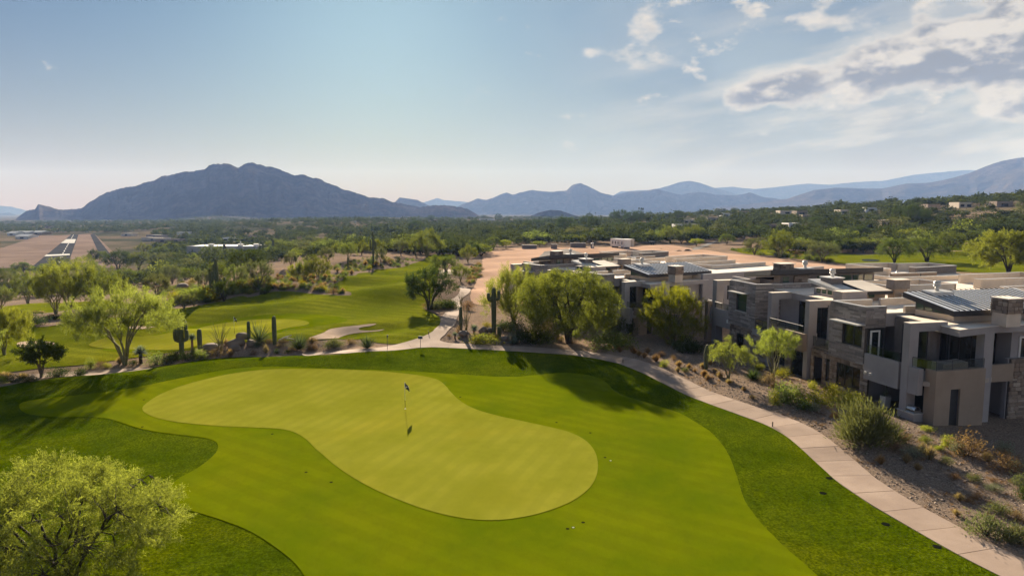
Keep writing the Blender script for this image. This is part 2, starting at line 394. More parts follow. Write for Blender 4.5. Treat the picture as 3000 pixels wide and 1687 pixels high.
def in_poly(px, py, poly):
    n = len(poly); ins = np.zeros(px.shape, bool); j = n-1
    for i in range(n):
        xi, yi = poly[i]; xj, yj = poly[j]
        c = ((yi > py) != (yj > py)) & (px < (xj-xi)*(py-yi)/(yj-yi+1e-12)+xi)
        ins ^= c; j = i
    return ins
def smooth_loop(p, it=2):
    p = np.asarray(p, float)
    for _ in range(it):
        q = np.roll(p, -1, 0); p = np.stack([.75*p+.25*q, .25*p+.75*q], 1).reshape(-1, 2)
    return p
def resample(p, step):
    out = []
    for a, b in zip(p, np.roll(p, -1, 0)):
        n = max(1, int(np.hypot(*(b-a))/step))
        for k in range(n): out.append(a+(b-a)*k/n)
    return np.array(out)
def sheet(name, poly, off, mat, label, cat, step=.9, wob=0.0, parent=None, kind='structure', smooth=2):
    p = smooth_loop(poly, smooth) if smooth else np.asarray(poly, float)
    p = resample(p, step)
    if wob:
        k = rng.normal(0, wob, p.shape); k = (k+np.roll(k, 1, 0)+np.roll(k, -1, 0))/2; p = p+k
    x0, y0 = p.min(0); x1, y1 = p.max(0)
    gx, gy = np.meshgrid(np.arange(x0+step/2, x1, step), np.arange(y0+step/2, y1, step*.866))
    gx = gx+(np.arange(gx.shape[0])[:, None] % 2)*step/2
    gx = gx.ravel(); gy = gy.ravel(); m = in_poly(gx, gy, p); gx = gx[m]; gy = gy[m]
    q = np.vstack([p, p[:1]]); d2 = np.full(gx.shape, 1e9)
    if len(gx):
        for a in range(0, len(p), 1):
            d2 = np.minimum(d2, (gx-p[a, 0])**2+(gy-p[a, 1])**2)
        kk = d2 > (step*.45)**2; gx = gx[kk]; gy = gy[kk]
    vs = [Vector(t) for t in p]+[Vector(t) for t in zip(gx, gy)]
    r = delaunay_2d_cdt(vs, [], [list(range(len(p)))], 1, 1e-5)
    vv = np.array([tuple(t) for t in r[0]]); z = ground(vv[:, 0], vv[:, 1])+off
    fs = [f for f in r[2] if len(f) == 3]
    me = npmesh(name, np.column_stack([vv, z]), np.array(fs), True)
    # make every face look up
    o = link(name, me, MATS[mat], parent)
    if me.polygons and me.polygons[0].normal.z < 0: me.flip_normals()
    set_tag(o, label, cat, kind=kind)
    return o
def sp(px, dz=0.0):
    a = np.array(px, float); return pix(a[:, 0], a[:, 1], dz)
z4 = lambda L: [(700+x/3.22, 650+y/3.22) for x, y in L]
z2 = lambda L: [(x/5.152, 900+y/5.152) for x, y in L]
z3 = lambda L: [(500+x/5.152, 880+y/5.152) for x, y in L]
z1 = lambda L: [(x/2.8975, 600+y/2.8975) for x, y in L]
zr = lambda L: [(2000+x/2.468, 1100+y/2.468) for x, y in L]
z5 = lambda L: [(2000+x/2.576, 450+y/2.576) for x, y in L]
z7 = lambda L: [(400+x/4.293, 640+y/4.293) for x, y in L]

PATH_L = [(1200, 1019), (1268, 1017), (1336, 1020), (1394, 1023), (1472, 1028), (1530, 1031), (1608, 1036), (1700, 1043), (1759, 1053), (1830, 1070), (1891, 1094), (1945, 1124), (2000, 1151), (2081, 1183), (2162, 1211), (2203, 1228), (2259, 1250), (2284, 1262), (2324, 1288), (2357, 1319), (2389, 1351), (2421, 1384), (2458, 1416), (2511, 1453), (2567, 1489), (2648, 1536), (2729, 1582), (2810, 1627), (2916, 1683), (3060, 1757), (3260, 1850), (3700, 2030), (4300, 2240)]
PATH_R = [(1200, 1008), (1268, 1005), (1336, 1008), (1375, 1010), (1462, 1013), (1530, 1016), (1608, 1021), (1685, 1028), (1780, 1039), (1860, 1053), (1930, 1079), (2000, 1110), (2061, 1143), (2142, 1173), (2203, 1193), (2284, 1217), (2344, 1242), (2397, 1270), (2438, 1299), (2478, 1331), (2523, 1367), (2543, 1390), (2592, 1422), (2652, 1461), (2729, 1503), (2810, 1548), (2891, 1592), (3000, 1643), (3180, 1720), (3400, 1810), (3850, 1975), (4450, 2170)]
def golf():
    top = dd([(-260, 1030), (-100, 990), (0, 975), (75, 960), (117, 955), (216, 945), (283, 939), (383, 925), (429, 919), (479, 910), (529, 903), (580, 900), (646, 897), (762, 896), (812, 894), (859, 892), (950, 884), (1000, 879)])
    outer = top + PATH_L[:]
    bottom = [(3000, 2300), (1500, 2600), (0, 2300), (-900, 1700), (-500, 1300)]
    sheet('rough_grass', sp(outer+bottom), .05, 'rough', 'dark green rough grass round the near putting green', 'grass', .8, .04, smooth=1)
    ap = dd([(52, 1010), (180, 997), (313, 982), (417, 960), (513, 941), (580, 929), (646, 924), (713, 923), (780, 927), (859, 930), (1013, 934), (1144, 942), (1286, 951), (1347, 945), (1400, 939), (1437, 939), (1490, 945), (1526, 962), (1551, 993), (1612, 1009), (1673, 1028), (1717, 1043), (1752, 1065), (1787, 1087), (1811, 1111), (1832, 1143), (1850, 1185), (1863, 1233), (1870, 1258), (1899, 1299), (1933, 1338), (1975, 1379), (2024, 1421), (2060, 1455), (2200, 1580), (2300, 1800), (1300, 2000), (900, 1600)])
    ap += [(950, 1760), (891, 1687), (863, 1651), (810, 1606), (750, 1566), (668, 1531), (567, 1501), (539, 1495), (466, 1448), (523, 1403), (579, 1375), (624, 1339), (642, 1311), (632, 1294), (600, 1284), (527, 1276), (446, 1266), (389, 1252), (344, 1236), (308, 1226), (243, 1223), (182, 1225), (121, 1221), (77, 1215), (53, 1199)]
    sheet('fairway_apron', sp(ap), .075, 'apron', 'bright mown apron grass surrounding the near putting green', 'grass', .8, .015)
    gr = dd([(352, 1032), (375, 1010), (420, 985), (480, 965), (560, 945), (640, 933), (720, 929), (820, 930), (900, 933), (980, 937), (1050, 945), (1100, 955), (1120, 970), (1135, 990), (1155, 1010), (1190, 1030), (1250, 1048), (1330, 1065), (1400, 1080), (1450, 1095), (1485, 1118), (1503, 1150), (1505, 1190), (1490, 1225), (1450, 1260), (1390, 1285), (1330, 1302), (1260, 1312), (1200, 1312), (1120, 1300), (1040, 1275), (960, 1243), (900, 1212), (850, 1180), (815, 1150), (790, 1128), (768, 1105), (740, 1088), (700, 1080), (650, 1078), (580, 1076), (500, 1070), (430, 1062), (380, 1050)])
    sheet('putting_green', sp(gr), .095, 'green', 'pale smooth putting green with the near flagstick', 'green', .8, .01)
    # second hole beyond the bed
    far = z1([(0, 905), (150, 850), (330, 825), (480, 840), (620, 830), (760, 820), (1000, 830), (1300, 850), (1420, 880), (1500, 885), (1620, 870), (1780, 840), (1950, 795), (2050, 770)])
    far += z4([(100, 715), (200, 690), (300, 660), (450, 655), (600, 665), (750, 685), (900, 697), (1000, 698), (1080, 690), (1000, 655), (930, 620), (880, 592), (1000, 540), (1100, 490), (1200, 478), (1290, 482), (1260, 452), (1400, 446), (1540, 430), (1620, 400), (1700, 380), (1760, 350), (1800, 312), (2000, 302), (2060, 325), (1960, 360), (1870, 440), (1880, 520), (1850, 600), (1830, 700), (1800, 780), (1760, 805), (1790, 850), (1880, 885), (1904, 930), (1896, 975), (1845, 1022), (1750, 1080), (1600, 1132), (1480, 1160), (1280, 1145), (1200, 1106), (1000, 1112), (940, 1106), (760, 1118), (620, 1116), (360, 1135), (240, 1140)])
    far += z3([(1000, 640), (560, 655), (480, 700), (300, 752), (150, 770), (0, 785)]) + z2([(2250, 742), (2050, 760), (1700, 812), (1300, 872), (700, 912), (400, 952), (0, 1002), (-700, 1050)])
    far += [(-160, 960)]
    sheet('far_fairway', sp(far), .05, 'farway', 'rolling fairway of the second hole beyond the planted bed', 'grass', 1.0, .03, smooth=1)
    ap2 = z3([(-900, 700), (-400, 560), (0, 470), (250, 400), (550, 345), (900, 290), (1300, 235), (1700, 200), (2000, 210), (2300, 230), (2576, 250), (2700, 300), (2576, 345), (2350, 370), (2100, 410), (1800, 450), (1600, 500), (1450, 545), (1000, 620), (560, 640), (460, 690), (290, 738), (0, 775), (-600, 790), (-1100, 770)])
    sheet('far_apron', sp(ap2), .07, 'apron', 'light apron grass round the far putting green', 'grass', 1.0, .01)
    g2 = [(248, 1014.5), (291, 995), (330, 988), (408, 988), (480, 982), (548, 966), (578, 961.5), (636, 950), (713, 940), (772, 936), (830, 936), (888, 940), (910, 947), (898, 954), (849, 961), (810, 969), (781, 979), (752, 989), (655, 1002), (593, 1010), (558, 1022), (500, 1028), (446, 1027), (388, 1026), (310, 1023)]
    sheet('far_putting_green', sp(g2), .09, 'green', 'pale putting green behind the saguaros', 'green', 1.0, .01)
    bk = z4([(640, 1105), (720, 1080), (800, 1052), (825, 1030), (860, 1014), (950, 1000), (1100, 985), (1200, 970), (1310, 962), (1260, 985), (1160, 997), (1120, 1012), (1150, 1030), (1260, 1032), (1390, 1014), (1320, 1035), (1180, 1046), (1050, 1060), (965, 1085), (935, 1104), (760, 1114)])
    sheet('sand_bunker', sp(bk), .08, 'sand', 'pale sand bunker beside the far putting green', 'bunker', .7, .02, smooth=1)
    bk2 = z1([(130, 1180), (200, 1162), (320, 1160), (420, 1165), (478, 1180), (420, 1205), (300, 1212), (180, 1215)])
    sheet('sand_bunker', sp(bk2), .08, 'sand', 'shaded sand bunker below the grassy lip by the small dark tree', 'bunker', .7, .02, smooth=1)
    bk3 = z1([(1080, 1045), (1200, 1030), (1350, 1040), (1300, 1055), (1150, 1062)])
    sheet('sand_bunker', sp(bk3), .08, 'sand', 'small sand bunker behind the spreading palo verde', 'bunker', .7, .02, smooth=1)
    for L, lab in ((z1([(230, 930), (330, 925), (460, 915), (640, 880), (760, 900), (900, 940), (820, 990), (640, 1000), (420, 1035), (260, 1045), (200, 1000)]), 'gravel island with shrubs in the left fairway'),
                   (z1([(760, 905), (1000, 880), (1300, 890), (1250, 940), (1000, 960), (820, 960)]), 'gravel strip under the left palo verdes'),
                   (z4([(1745, 800), (1800, 775), (2000, 775), (2075, 800), (2050, 830), (1960, 850), (1900, 880), (1790, 850), (1755, 830)]), 'gravel bed under the dark round tree')):
        sheet('gravel_bed', sp(L), .085, 'ground', lab, 'gravel', .8, .05, smooth=1)
    tee = z7([(0, 680), (100, 650), (230, 625), (300, 640), (420, 610), (560, 590), (820, 580), (800, 630), (740, 700), (640, 730), (500, 720), (300, 700), (100, 760), (0, 790), (-120, 760)])
    sheet('distant_fairway', sp(tee), .06, 'farway', 'sunlit fairway patch among the left desert trees', 'grass', 2.0, .05)
    rg = z5([(330, 722), (520, 712), (700, 722), (850, 735), (1010, 750), (1180, 745), (1330, 770), (1500, 760), (1700, 740), (1950, 745), (2300, 730), (2700, 720), (2800, 900), (2300, 905), (1900, 880), (1500, 860), (1240, 835), (1080, 815), (930, 800), (760, 780), (560, 765), (420, 745)])
    sheet('right_fairway', sp(rg), .06, 'farway', 'fairway beyond the villas beside the dirt lot', 'grass', 1.6, .05)
    rg2 = z5([(980, 640), (1200, 622), (1400, 625), (1560, 640), (1540, 680), (1400, 700), (1200, 690), (1050, 665)])
    sheet('distant_fairway', sp(rg2), .06, 'farway', 'shaded fairway strip behind the right hand trees', 'grass', 3, .05)
    rg3 = z5([(1980, 690), (2150, 685), (2400, 690), (2700, 700), (2700, 722), (2200, 735), (2000, 735)])
    sheet('distant_fairway', sp(rg3), .06, 'farway', 'fairway strip below the dark hillside house', 'grass', 3, .05)
    pond = z5([(1340, 800), (1420, 796), (1500, 806), (1470, 818), (1370, 816)])
    sheet('pond', sp(pond), .09, 'water', 'small pond on the right fairway', 'pond', 1.2)
    lot = [(1411, 737), (1500, 727), (1525, 727), (1726, 724), (1773, 726), (1928, 717), (1990, 721), (2037, 731), (2097, 737), (2175, 747), (2252, 753), (2350, 765), (2390, 772), (2500, 778), (2560, 800), (2500, 850), (2200, 880), (1900, 900), (1500, 905), (1400, 895), (1372, 880), (1390, 840), (1405, 800), (1414, 765)]
    sheet('dirt_lot', sp(lot), .05, 'lot', 'bare pinkish graded dirt lot behind the villas', 'dirt', 1.5, .15)
    drive = [(1595, 737), (1660, 729), (1700, 740), (1735, 750), (1640, 765), (1560, 770)]
    sheet('driveway', sp(drive), .09, 'asphalt_pale', 'pale paved driveway crossing the dirt lot', 'road', 1.5, smooth=0)
    # cart path: upper branch, left run, and the near run in slabs
    up = z4([(620, 1262), (900, 1252), (1300, 1227), (1610, 1195), (1610, 1150), (1700, 1105), (1755, 1080), (1852, 1022), (1900, 968), (1908, 900), (1960, 845), (2060, 808), (2055, 785), (1985, 747), (2060, 702), (2085, 660), (2085, 632), (2065, 605), (2150, 607), (2188, 640), (2180, 672), (2112, 717), (2080, 747), (2088, 790), (2100, 850), (2055, 900), (2048, 965), (1962, 1052), (1892, 1108), (1900, 1125), (2000, 1150), (2048, 1153), (2048, 1191), (1830, 1182), (1612, 1188), (1300, 1232), (900, 1258)])
    up = z4([(560, 1262), (620, 1240), (900, 1215), (1200, 1205), (1480, 1160), (1600, 1130), (1755, 1080), (1852, 1022), (1900, 968), (1908, 900), (1960, 845), (2060, 808), (2055, 785), (1985, 747), (2060, 702), (2085, 660), (2085, 632), (2065, 605), (2150, 607), (2188, 640), (2180, 672), (2112, 717), (2080, 747), (2088, 790), (2100, 850), (2055, 900), (2048, 965), (1962, 1052), (1892, 1108), (1905, 1130), (2000, 1148), (2047, 1152), (2047, 1191), (1830, 1182), (1700, 1187), (1300, 1228), (900, 1254)])
    o = sheet('cart_path', sp(up), .065, 'concrete', 'pale concrete cart path winding up past the dark round tree', 'path', .8, smooth=1)
    lp = z2([(-300, 1075), (300, 1020), (700, 1010), (1000, 985), (1300, 968), (1700, 945), (2000, 925), (2264, 908), (2330, 925), (1900, 985), (1300, 1030), (700, 1075), (-300, 1140)])
    sheet('cart_path', sp(lp), .065, 'concrete', 'concrete cart path strip behind the berm by the spreading palo verde', 'path', .8, smooth=1)
    d1 = z4([(1868, 476), (1900, 458), (2000, 440), (2060, 470), (1990, 505), (1900, 492)])
    sheet('cart_path', sp(d1), .065, 'concrete', 'far bit of concrete cart path between trees and lot', 'path', 1.0, smooth=1)
    # slabs
    A = sp(PATH_L); B = sp(PATH_R)
    def arc(p, n):
        s = np.concatenate([[0], np.cumsum(np.hypot(*np.diff(p, axis=0).T))]); t = np.linspace(0, s[-1], n)
        q = np.column_stack([np.interp(t, s, p[:, 0]), np.interp(t, s, p[:, 1])])
        for _ in range(30): q[1:-1] = .25*q[:-2]+.5*q[1:-1]+.25*q[2:]
        return q
    n = 701; A = arc(A, n); B = arc(B, n); C = (A+B)/2
    dl = np.gradient(C, axis=0); nn = np.column_stack([-dl[:, 1], dl[:, 0]]); nn /= np.hypot(*nn.T)[:, None]
    half = 1.22
    s = np.concatenate([[0], np.cumsum(np.hypot(*np.diff(C, axis=0).T))])
    root = empty('cart_path'); set_tag(root, 'slab-jointed concrete cart path curving past the villa garden', 'path', kind='structure')
    bed = np.vstack([C+nn*(half-.02), (C-nn*(half-.02))[::-1]])
    vv = []; ff = []
    for i in range(n):
        for sgn in (1, -1):
            q = C[i]+sgn*nn[i]*(half-.03); vv.append((q[0], q[1], float(ground(*q))+.03))
        if i: k = 2*i; ff.append((k-2, k-1, k+1, k))
    link('joint_bed', pymesh('joint_bed', vv, ff), MATS['joint'], root)
    st = 2.35; pos = 0.0
    while pos + st < s[-1]:
        t = np.linspace(pos+.02, pos+st-.02, 5); v = []; f = []
        cx = np.interp(t, s, C[:, 0]); cy = np.interp(t, s, C[:, 1]); nx = np.interp(t, s, nn[:, 0]); ny = np.interp(t, s, nn[:, 1])
        tilt = rng.normal(0, .004)
        for k in range(5):
            for sgn in (1, -1):
                x, y = cx[k]+sgn*nx[k]*half, cy[k]+sgn*ny[k]*half; zg = float(ground(x, y))
                v.append((x, y, zg+.075+tilt)); v.append((x, y, zg-.05))
        for k in range(4):
            a = 4*k; f += [(a, a+2, a+6, a+4), (a+1, a, a+4, a+5), (a+2, a+3, a+7, a+6)]
        f += [(0, 1, 3, 2), (16, 18, 19, 17)]
        link('slab', pymesh('slab', v, f), MATS['concrete'], root)
        pos += st
golf()

# ------------------------------------------------------------------ runway
def runway():
    def quad(name, pts, z, mat, lab=None, cat=None, parent=None):
        me = pymesh(name, [(x, y, z) for x, y in pts], [tuple(range(len(pts)))])
        if me.polygons[0].normal.z < 0: me.flip_normals()
        o = link(name, me, MATS[mat], parent)
        if lab: set_tag(o, lab, cat, kind='structure')
        return o
    Z = -24.2
    def at(x, y, z=Z):      # zoom window 0-500 x 660-940 of the photograph
        u, v = x/5.152, 660+y/5.152
        rx = (u-CX)/F; yc = (CY-v)/F; t = (z-HC)/(-SP+yc*CP); return (rx*t, (CP+yc*SP)*t)
    quad('airfield_verge', [at(-420, 640), at(1100, 640), at(1950, 640), at(1420, 122), at(1000, 145), at(600, 150), at(60, 330), at(-420, 420)], Z-.15, 'verge', 'bare pinkish verge of the airfield', 'verge')
    rw = quad('runway', [at(440, 660), at(1000, 660), at(1185, 140), at(1075, 140)], Z, 'asphalt', 'dark asphalt runway with white markings', 'runway')
    quad('taxiway', [at(1520, 480), at(1700, 480), at(1420, 122), at(1362, 138)], Z, 'asphalt', 'dark asphalt taxiway beside the runway', 'taxiway')
    def line(L, zz=Z+.12): quad('marking', [at(x, y, Z) for x, y in L], zz, 'paint', parent=rw)
    for k in range(4):
        y = 212+k*15; y2 = y+12
        def lx(yy): return 1000-(yy-205)*1.42+8
        def rxx(yy): return 1150-(yy-205)*.42
        line([(lx(y), y), (rxx(y), y), (rxx(y2), y2), (lx(y2), y2)])
    def cl(y): return 1112-(y-140)*.565
    for y0, y1 in ((142, 168), (170, 185), (188, 204), (276, 290), (295, 308), (315, 330), (345, 362), (378, 402), (414, 432)):
        wv = 3+(y0-140)*.018; line([(cl(y0)-wv, y0), (cl(y0)+wv, y0), (cl(y1)+wv*1.05, y1), (cl(y1)-wv*1.05, y1)])
    line([(700, 446), (1050, 432), (1056, 450), (668, 470)])
    for y0 in (474, 512, 552):
        c = cl(y0); g = 1+(y0-470)*.001
        line([(c-3, y0), (c+4, y0), (c-10*g, y0+32), (c-22*g, y0+32)])
        line([(c-28*g, y0+10), (c+30*g, y0+2), (c+32*g, y0+9), (c-30*g, y0+18)])
runway()

# ------------------------------------------------------------------ mountains
def mat_mountain():
    m = NT('mountain'); p = m.pos('World')
    n = m.noise(p, .006, 9, .7); n2 = m.noise(p, .03, 5, .7)
    c = m.mix(m.ramp(n, .35, .65), (.060, .050, .042), (.150, .112, .084))
    c = m.mix(m.ramp(n2, .4, .6, .6, 0.0), c, (.036, .038, .026))
    m.principled(c, 1.0, m.bump(m.noise(p, .012, 9, .75), 1.0, 40), spec=0.0)
    m.done('mountain')
mat_mountain()
def vnoise(x, y, seed):
    xi = np.floor(x).astype(int); yi = np.floor(y).astype(int); u = x-xi; v = y-yi
    u = u*u*(3-2*u); v = v*v*(3-2*v)
    def h(a, b):
        k = (a*374761393+b*668265263+seed*974711) & 0x7fffffff
        k = ((k ^ (k >> 13))*1274126177) & 0x7fffffff
        return ((k ^ (k >> 16)) & 0xffff)/65535.
    return (h(xi, yi)*(1-u)+h(xi+1, yi)*u)*(1-v)+(h(xi, yi+1)*(1-u)+h(xi+1, yi+1)*u)*v
def fbm(x, y, seed, o=5, ridged=False):
    s = 0; a = .5; t = 0
    for k in range(o):
        n = vnoise(x*2**k, y*2**k, seed+k); n = 1-abs(2*n-1) if ridged else n
        s = s+a*n; t += a; a *= .5
    return s/t
def mountain(name, prof, dist, base, label, seed, width=1.0, spur=1.0, jag=0.0, tilt=0.0, n=260):
    """prof: skyline in photograph pixels; the ridge stands 'dist' metres away and falls off to both sides"""
    pr = np.array(prof, float)*D
    u = np.linspace(pr[0, 0], pr[-1, 0], n); v = np.interp(u, pr[:, 0], pr[:, 1])
    v = v + jag*(fbm(u*.045, u*0+3, seed, 5)-.5)*2+jag*.8*(fbm(u*.22, u*0+8, seed+2, 3)-.5)
    az = (u-CX)/F; dz = dist*(1+tilt*(np.arange(n)/n-.5))
    rx = az; yc = (CY-v)/F
    x = rx*dz/(CP+yc*SP); z = HC+(-SP+yc*CP)/(CP+yc*SP)*dz
    hmax = (z-base).max()
    m = 65; s = np.linspace(-1, 1, m)
    W = np.clip((z-base), hmax*.12, None)*2.3*width+hmax*.5
    X = np.zeros((n, m)); Y = np.zeros((n, m)); Zz = np.zeros((n, m))
    for j, q in enumerate(s):
        X[:, j] = x*(1+ .0*q); Y[:, j] = dz+q*W
        fall = (1-abs(q))**1.25
        zz = base+(z-base)*fall
        r = fbm(X[:, j]/(hmax*1.1), Y[:, j]/(hmax*1.6)+q*.3, seed+50, 6, True)-.55
        zz += spur*r*(z-base)*.62*np.sin(np.pi*min(1, abs(q)*1.0))**.9*(1-abs(q)*.55)
        zz += jag*.12*dist/1806*fbm(X[:, j]/40, Y[:, j]/40, seed+9, 3)*(abs(q) < .35)
        lim = HC+(z-HC)*(Y[:, j]/dz if q < 0 else 1.0)-abs(q)*np.maximum(z-base, 0)*.30
        zz = np.minimum(zz, np.where(abs(q) < 1e-6, z, lim))
        Zz[:, j] = zz if abs(q) < .999 else base-25
        X[:, j] *= Y[:, j]/dz if q < 0 else 1
    Zz[0] = np.minimum(Zz[0], base-5); Zz[-1] = np.minimum(Zz[-1], base-5)
    i = np.arange(n-1)[:, None]*m+np.arange(m-1)[None, :]
    f = np.stack([i, i+m, i+m+1, i+1], -1).reshape(-1, 4)
    o = link(name, npmesh(name, np.stack([X, Y, Zz], -1).reshape(-1, 3), f, True), MATS['mountain'])
    set_tag(o, label, 'mountain', kind='structure')
    return o
mountain('mountain', [(15, 575), (35, 560), (45, 545), (70, 528), (88, 525), (96, 513), (108, 522), (125, 527), (170, 527), (200, 525), (225, 510), (250, 495), (270, 485), (290, 478), (340, 468), (365, 460), (385, 455), (405, 443), (425, 440), (450, 433), (490, 430), (515, 428), (525, 416), (545, 411), (575, 413), (598, 422), (615, 412), (632, 408), (655, 414), (690, 422), (730, 438), (770, 442), (810, 453), (840, 465), (870, 477), (905, 487), (930, 497), (960, 497), (985, 507), (1030, 515), (1060, 520), (1110, 517), (1145, 518), (1175, 527), (1200, 540), (1230, 560)], 3600, -46, 'large dark rocky mountain with twin summits and a knob on its left flank', 3, .9, 1.25, 4.0, n=620)
mountain('mountain', [(1110, 545), (1150, 520), (1200, 500), (1225, 503), (1245, 495), (1275, 483), (1290, 490), (1305, 485), (1340, 478), (1380, 483), (1425, 480), (1440, 465), (1460, 460), (1480, 468), (1510, 485), (1545, 492), (1580, 482), (1625, 480), (1650, 475), (1690, 485), (1715, 490), (1760, 483), (1800, 490), (1850, 492), (1885, 484), (1920, 495), (1980, 505), (2040, 515), (2120, 525)], 7200, -66, 'hazy blue row of peaks with one conical summit', 11, .8, 1.2, 1.6)
mountain('mountain', [(950, 545), (990, 512), (1005, 497), (1030, 500), (1050, 503), (1075, 515), (1095, 528)], 6000, -62, 'small hazy hill behind the right foot of the large mountain', 21, .8, .8, .6, n=90)
mountain('mountain', [(1600, 520), (1640, 478), (1680, 468), (1710, 458), (1735, 455), (1760, 460), (1800, 474), (1840, 484), (1880, 500), (1930, 520)], 9500, -80, 'hazy smooth topped peak behind the middle range', 31, .8, .7, .4, n=120)
mountain('mountain', [(1800, 522), (1900, 512), (1980, 500), (2050, 478), (2100, 472), (2180, 475), (2220, 474), (2280, 462), (2340, 460), (2400, 447), (2440, 435), (2480, 418), (2520, 405), (2576, 395), (2650, 385), (2760, 400), (2900, 440), (3000, 500)], 6400, -60, 'broad smooth hazy mountain slope rising on the right', 41, 1.1, .8, .9, n=260)
mountain('mountain', [(1500, 515), (1560, 482), (1620, 478), (1700, 476), (1800, 473), (1840, 470), (1900, 476), (1960, 470), (2030, 462), (2090, 465), (2150, 458), (2220, 455), (2300, 440), (2380, 432), (2430, 428), (2520, 430), (2620, 440), (2700, 515)], 11200, -90, 'faintest pale blue ridge along the horizon', 51, .5, .5, .8)
mountain('mountain', [(1000, 530), (1070, 508), (1100, 498), (1115, 503), (1160, 507), (1210, 512), (1260, 530)], 11200, -90, 'pale far peak in the gap between two mountains', 57, .6, .5, .6, n=90)
mountain('mountain', [(-300, 540), (-150, 505), (-60, 520), (0, 518), (30, 520), (60, 528), (110, 540)], 11000, -90, 'pale far ridge at the foot of the rocky knob', 61, .6, .5, .6, n=90)
mountain('mountain', [(-160, 560), (-80, 530), (0, 537), (25, 535), (45, 545), (70, 560)], 8200, -70, 'hazy blue hill left of the rocky knob', 67, .8, .6, .6, n=90)
mountain('hill', [(1330, 545), (1355, 535), (1385, 528), (1410, 530), (1440, 540), (1470, 548)], 3000, -34, 'low scrubby hill in front of the middle range', 71, .9, .5, .4, n=90)

# ------------------------------------------------------------------ haze
def haze():
    bm = bmesh.new(); bmesh.ops.create_cube(bm, size=1.0)
    me = bpy.data.meshes.new('haze'); bm.to_mesh(me); bm.free()
    o = link('haze', me); o.scale = (44000, 20500, 860); o.location = (0, 3250, 860/2-200)
    m = NT('haze'); v = m.n('ShaderNodeVolumePrincipled'); v.inputs['Color'].default_value = (.245, .395, .84, 1); v.inputs['Absorption Color'].default_value = (1, 1, 1, 1)
    v.inputs['Density'].default_value = 1.10e-4; v.inputs['Anisotropy'].default_value = 0.0
    m.L.new(v.outputs[0], m.out.inputs['Volume']); me.materials.append(m.m)
    set_tag(o, 'pale blue haze filling the valley air', 'haze', kind='stuff')
haze()

# ------------------------------------------------------------------ villas
def mat_tinted(key, cols, rough=.85, scale=5.0, bscale=30, bstr=.4, spec=.2, rand=False):
    """colour picked per piece from the 'tint' attribute (or per object), with grain"""
    m = NT(key); p = m.pos('Object')
    if rand: t = m.n('ShaderNodeObjectInfo').outputs['Random']
    else:
        a = m.n('ShaderNodeAttribute'); a.attribute_name = 'tint'; t = a.outputs['Fac']
    cr = m.n('ShaderNodeValToRGB'); m.L.new(t, cr.inputs[0])
    el = cr.color_ramp.elements; el[0].color = (*cols[0], 1); el[1].color = (*cols[-1], 1)
    for i, c in enumerate(cols[1:-1]): e = el.new((i+1)/(len(cols)-1)); e.color = (*c, 1)
    n = m.noise(p, scale, 5, .65)
    c = m.mix(m.ramp(n, .3, .7, .22, 0.0), cr.outputs[0], (.03, .026, .022))
    m.principled(c, rough, m.bump(m.noise(p, bscale, 4, .7), bstr, .03), spec=spec)
    return m.done(key)
STONE = [(.16, .12, .095), (.36, .28, .22), (.23, .18, .145), (.50, .41, .33), (.28, .20, .15), (.42, .34, .275)]
mat_tinted('stone', STONE, .9, 6, 25, .6)
mat_tinted('stone_piece', STONE, .9, 3, 14, .6, rand=True)
mat_tinted('cladding', [(.22, .196, .186), (.37, .328, .302), (.28, .242, .222), (.48, .424, .388), (.19, .172, .167)], .8, 4, 30, .5)
mat_simple('stucco_grey', (.355, .326, .322), .92, .07, .8, 120, .35, streak=.12)
mat_simple('stucco_tan', (.330, .255, .195), .92, .07, .8, 120, .35, streak=.12)
mat_simple('stucco_cream', (.68, .575, .465), .92, .08, .8, 90, .3, streak=.2)
mat_simple('membrane', (.80, .700, .590), .85, .10, .35, 30, .1, streak=0)
mat_simple('cap_metal', (.62, .61, .59), .45, .05, 2, 20, .05, metal=.3)
mat_simple('dark_metal', (.055, .055, .060), .5, .1, 3, 20, .05, metal=.4)
mat_simple('seam_metal', (.045, .047, .052), .5, .1, 3, 20, .05, metal=.3)
mat_simple('roof_metal', (.90, .91, .92), .30, .03, 1.2, 8, .01, metal=0.0, spec=.8)
mat_simple('steel', (.62, .64, .66), .22, .05, 4, 20, .03, metal=.95)
mat_simple('white_paint', (.72, .71, .69), .6, .06, 3, 20, .05)
mat_simple('fabric_cover', (.40, .33, .27), .95, .12, 3, 25, .3)
mat_simple('fabric_pale', (.62, .58, .53), .95, .10, 3, 25, .3)
mat_simple('block_grey', (.42, .40, .39), .9, .08, .8, 30, .3)
mat_simple('deck', (.42, .36, .31), .85, .1, 1, 20, .1)
mat_simple('mortar', (.10, .085, .072), .95, .15, 6, 40, .3)
def mat_glass():
    m = NT('glass'); p = m.pos('Object'); n = m.noise(p, .7, 3, .5)
    c = m.mix(m.ramp(n, .35, .65), (.010, .013, .013), (.028, .034, .032))
    m.principled(c, .06, spec=.5); m.done('glass')
    m = NT('glass_green'); m.principled((.045, .085, .060), .08, spec=.6); m.done('glass_green')
    m = NT('rail_glass'); tr = m.n('ShaderNodeBsdfTransparent'); tr.inputs[0].default_value = (.82, .86, .86, 1)
    g = m.n('ShaderNodeBsdfGlossy'); g.inputs['Roughness'].default_value = .05; g.inputs[0].default_value = (.7, .75, .78, 1)
    fr = m.n('ShaderNodeFresnel'); fr.inputs[0].default_value = 1.5
    mx = m.n('ShaderNodeMixShader'); m.L.new(m.ramp(fr.outputs[0], 0, 1, .05, .28, False), mx.inputs[0]); m.L.new(tr.outputs[0], mx.inputs[1]); m.L.new(g.outputs[0], mx.inputs[2])
    m.L.new(mx.outputs[0], m.out.inputs['Surface']); m.done('rail_glass')
mat_glass()

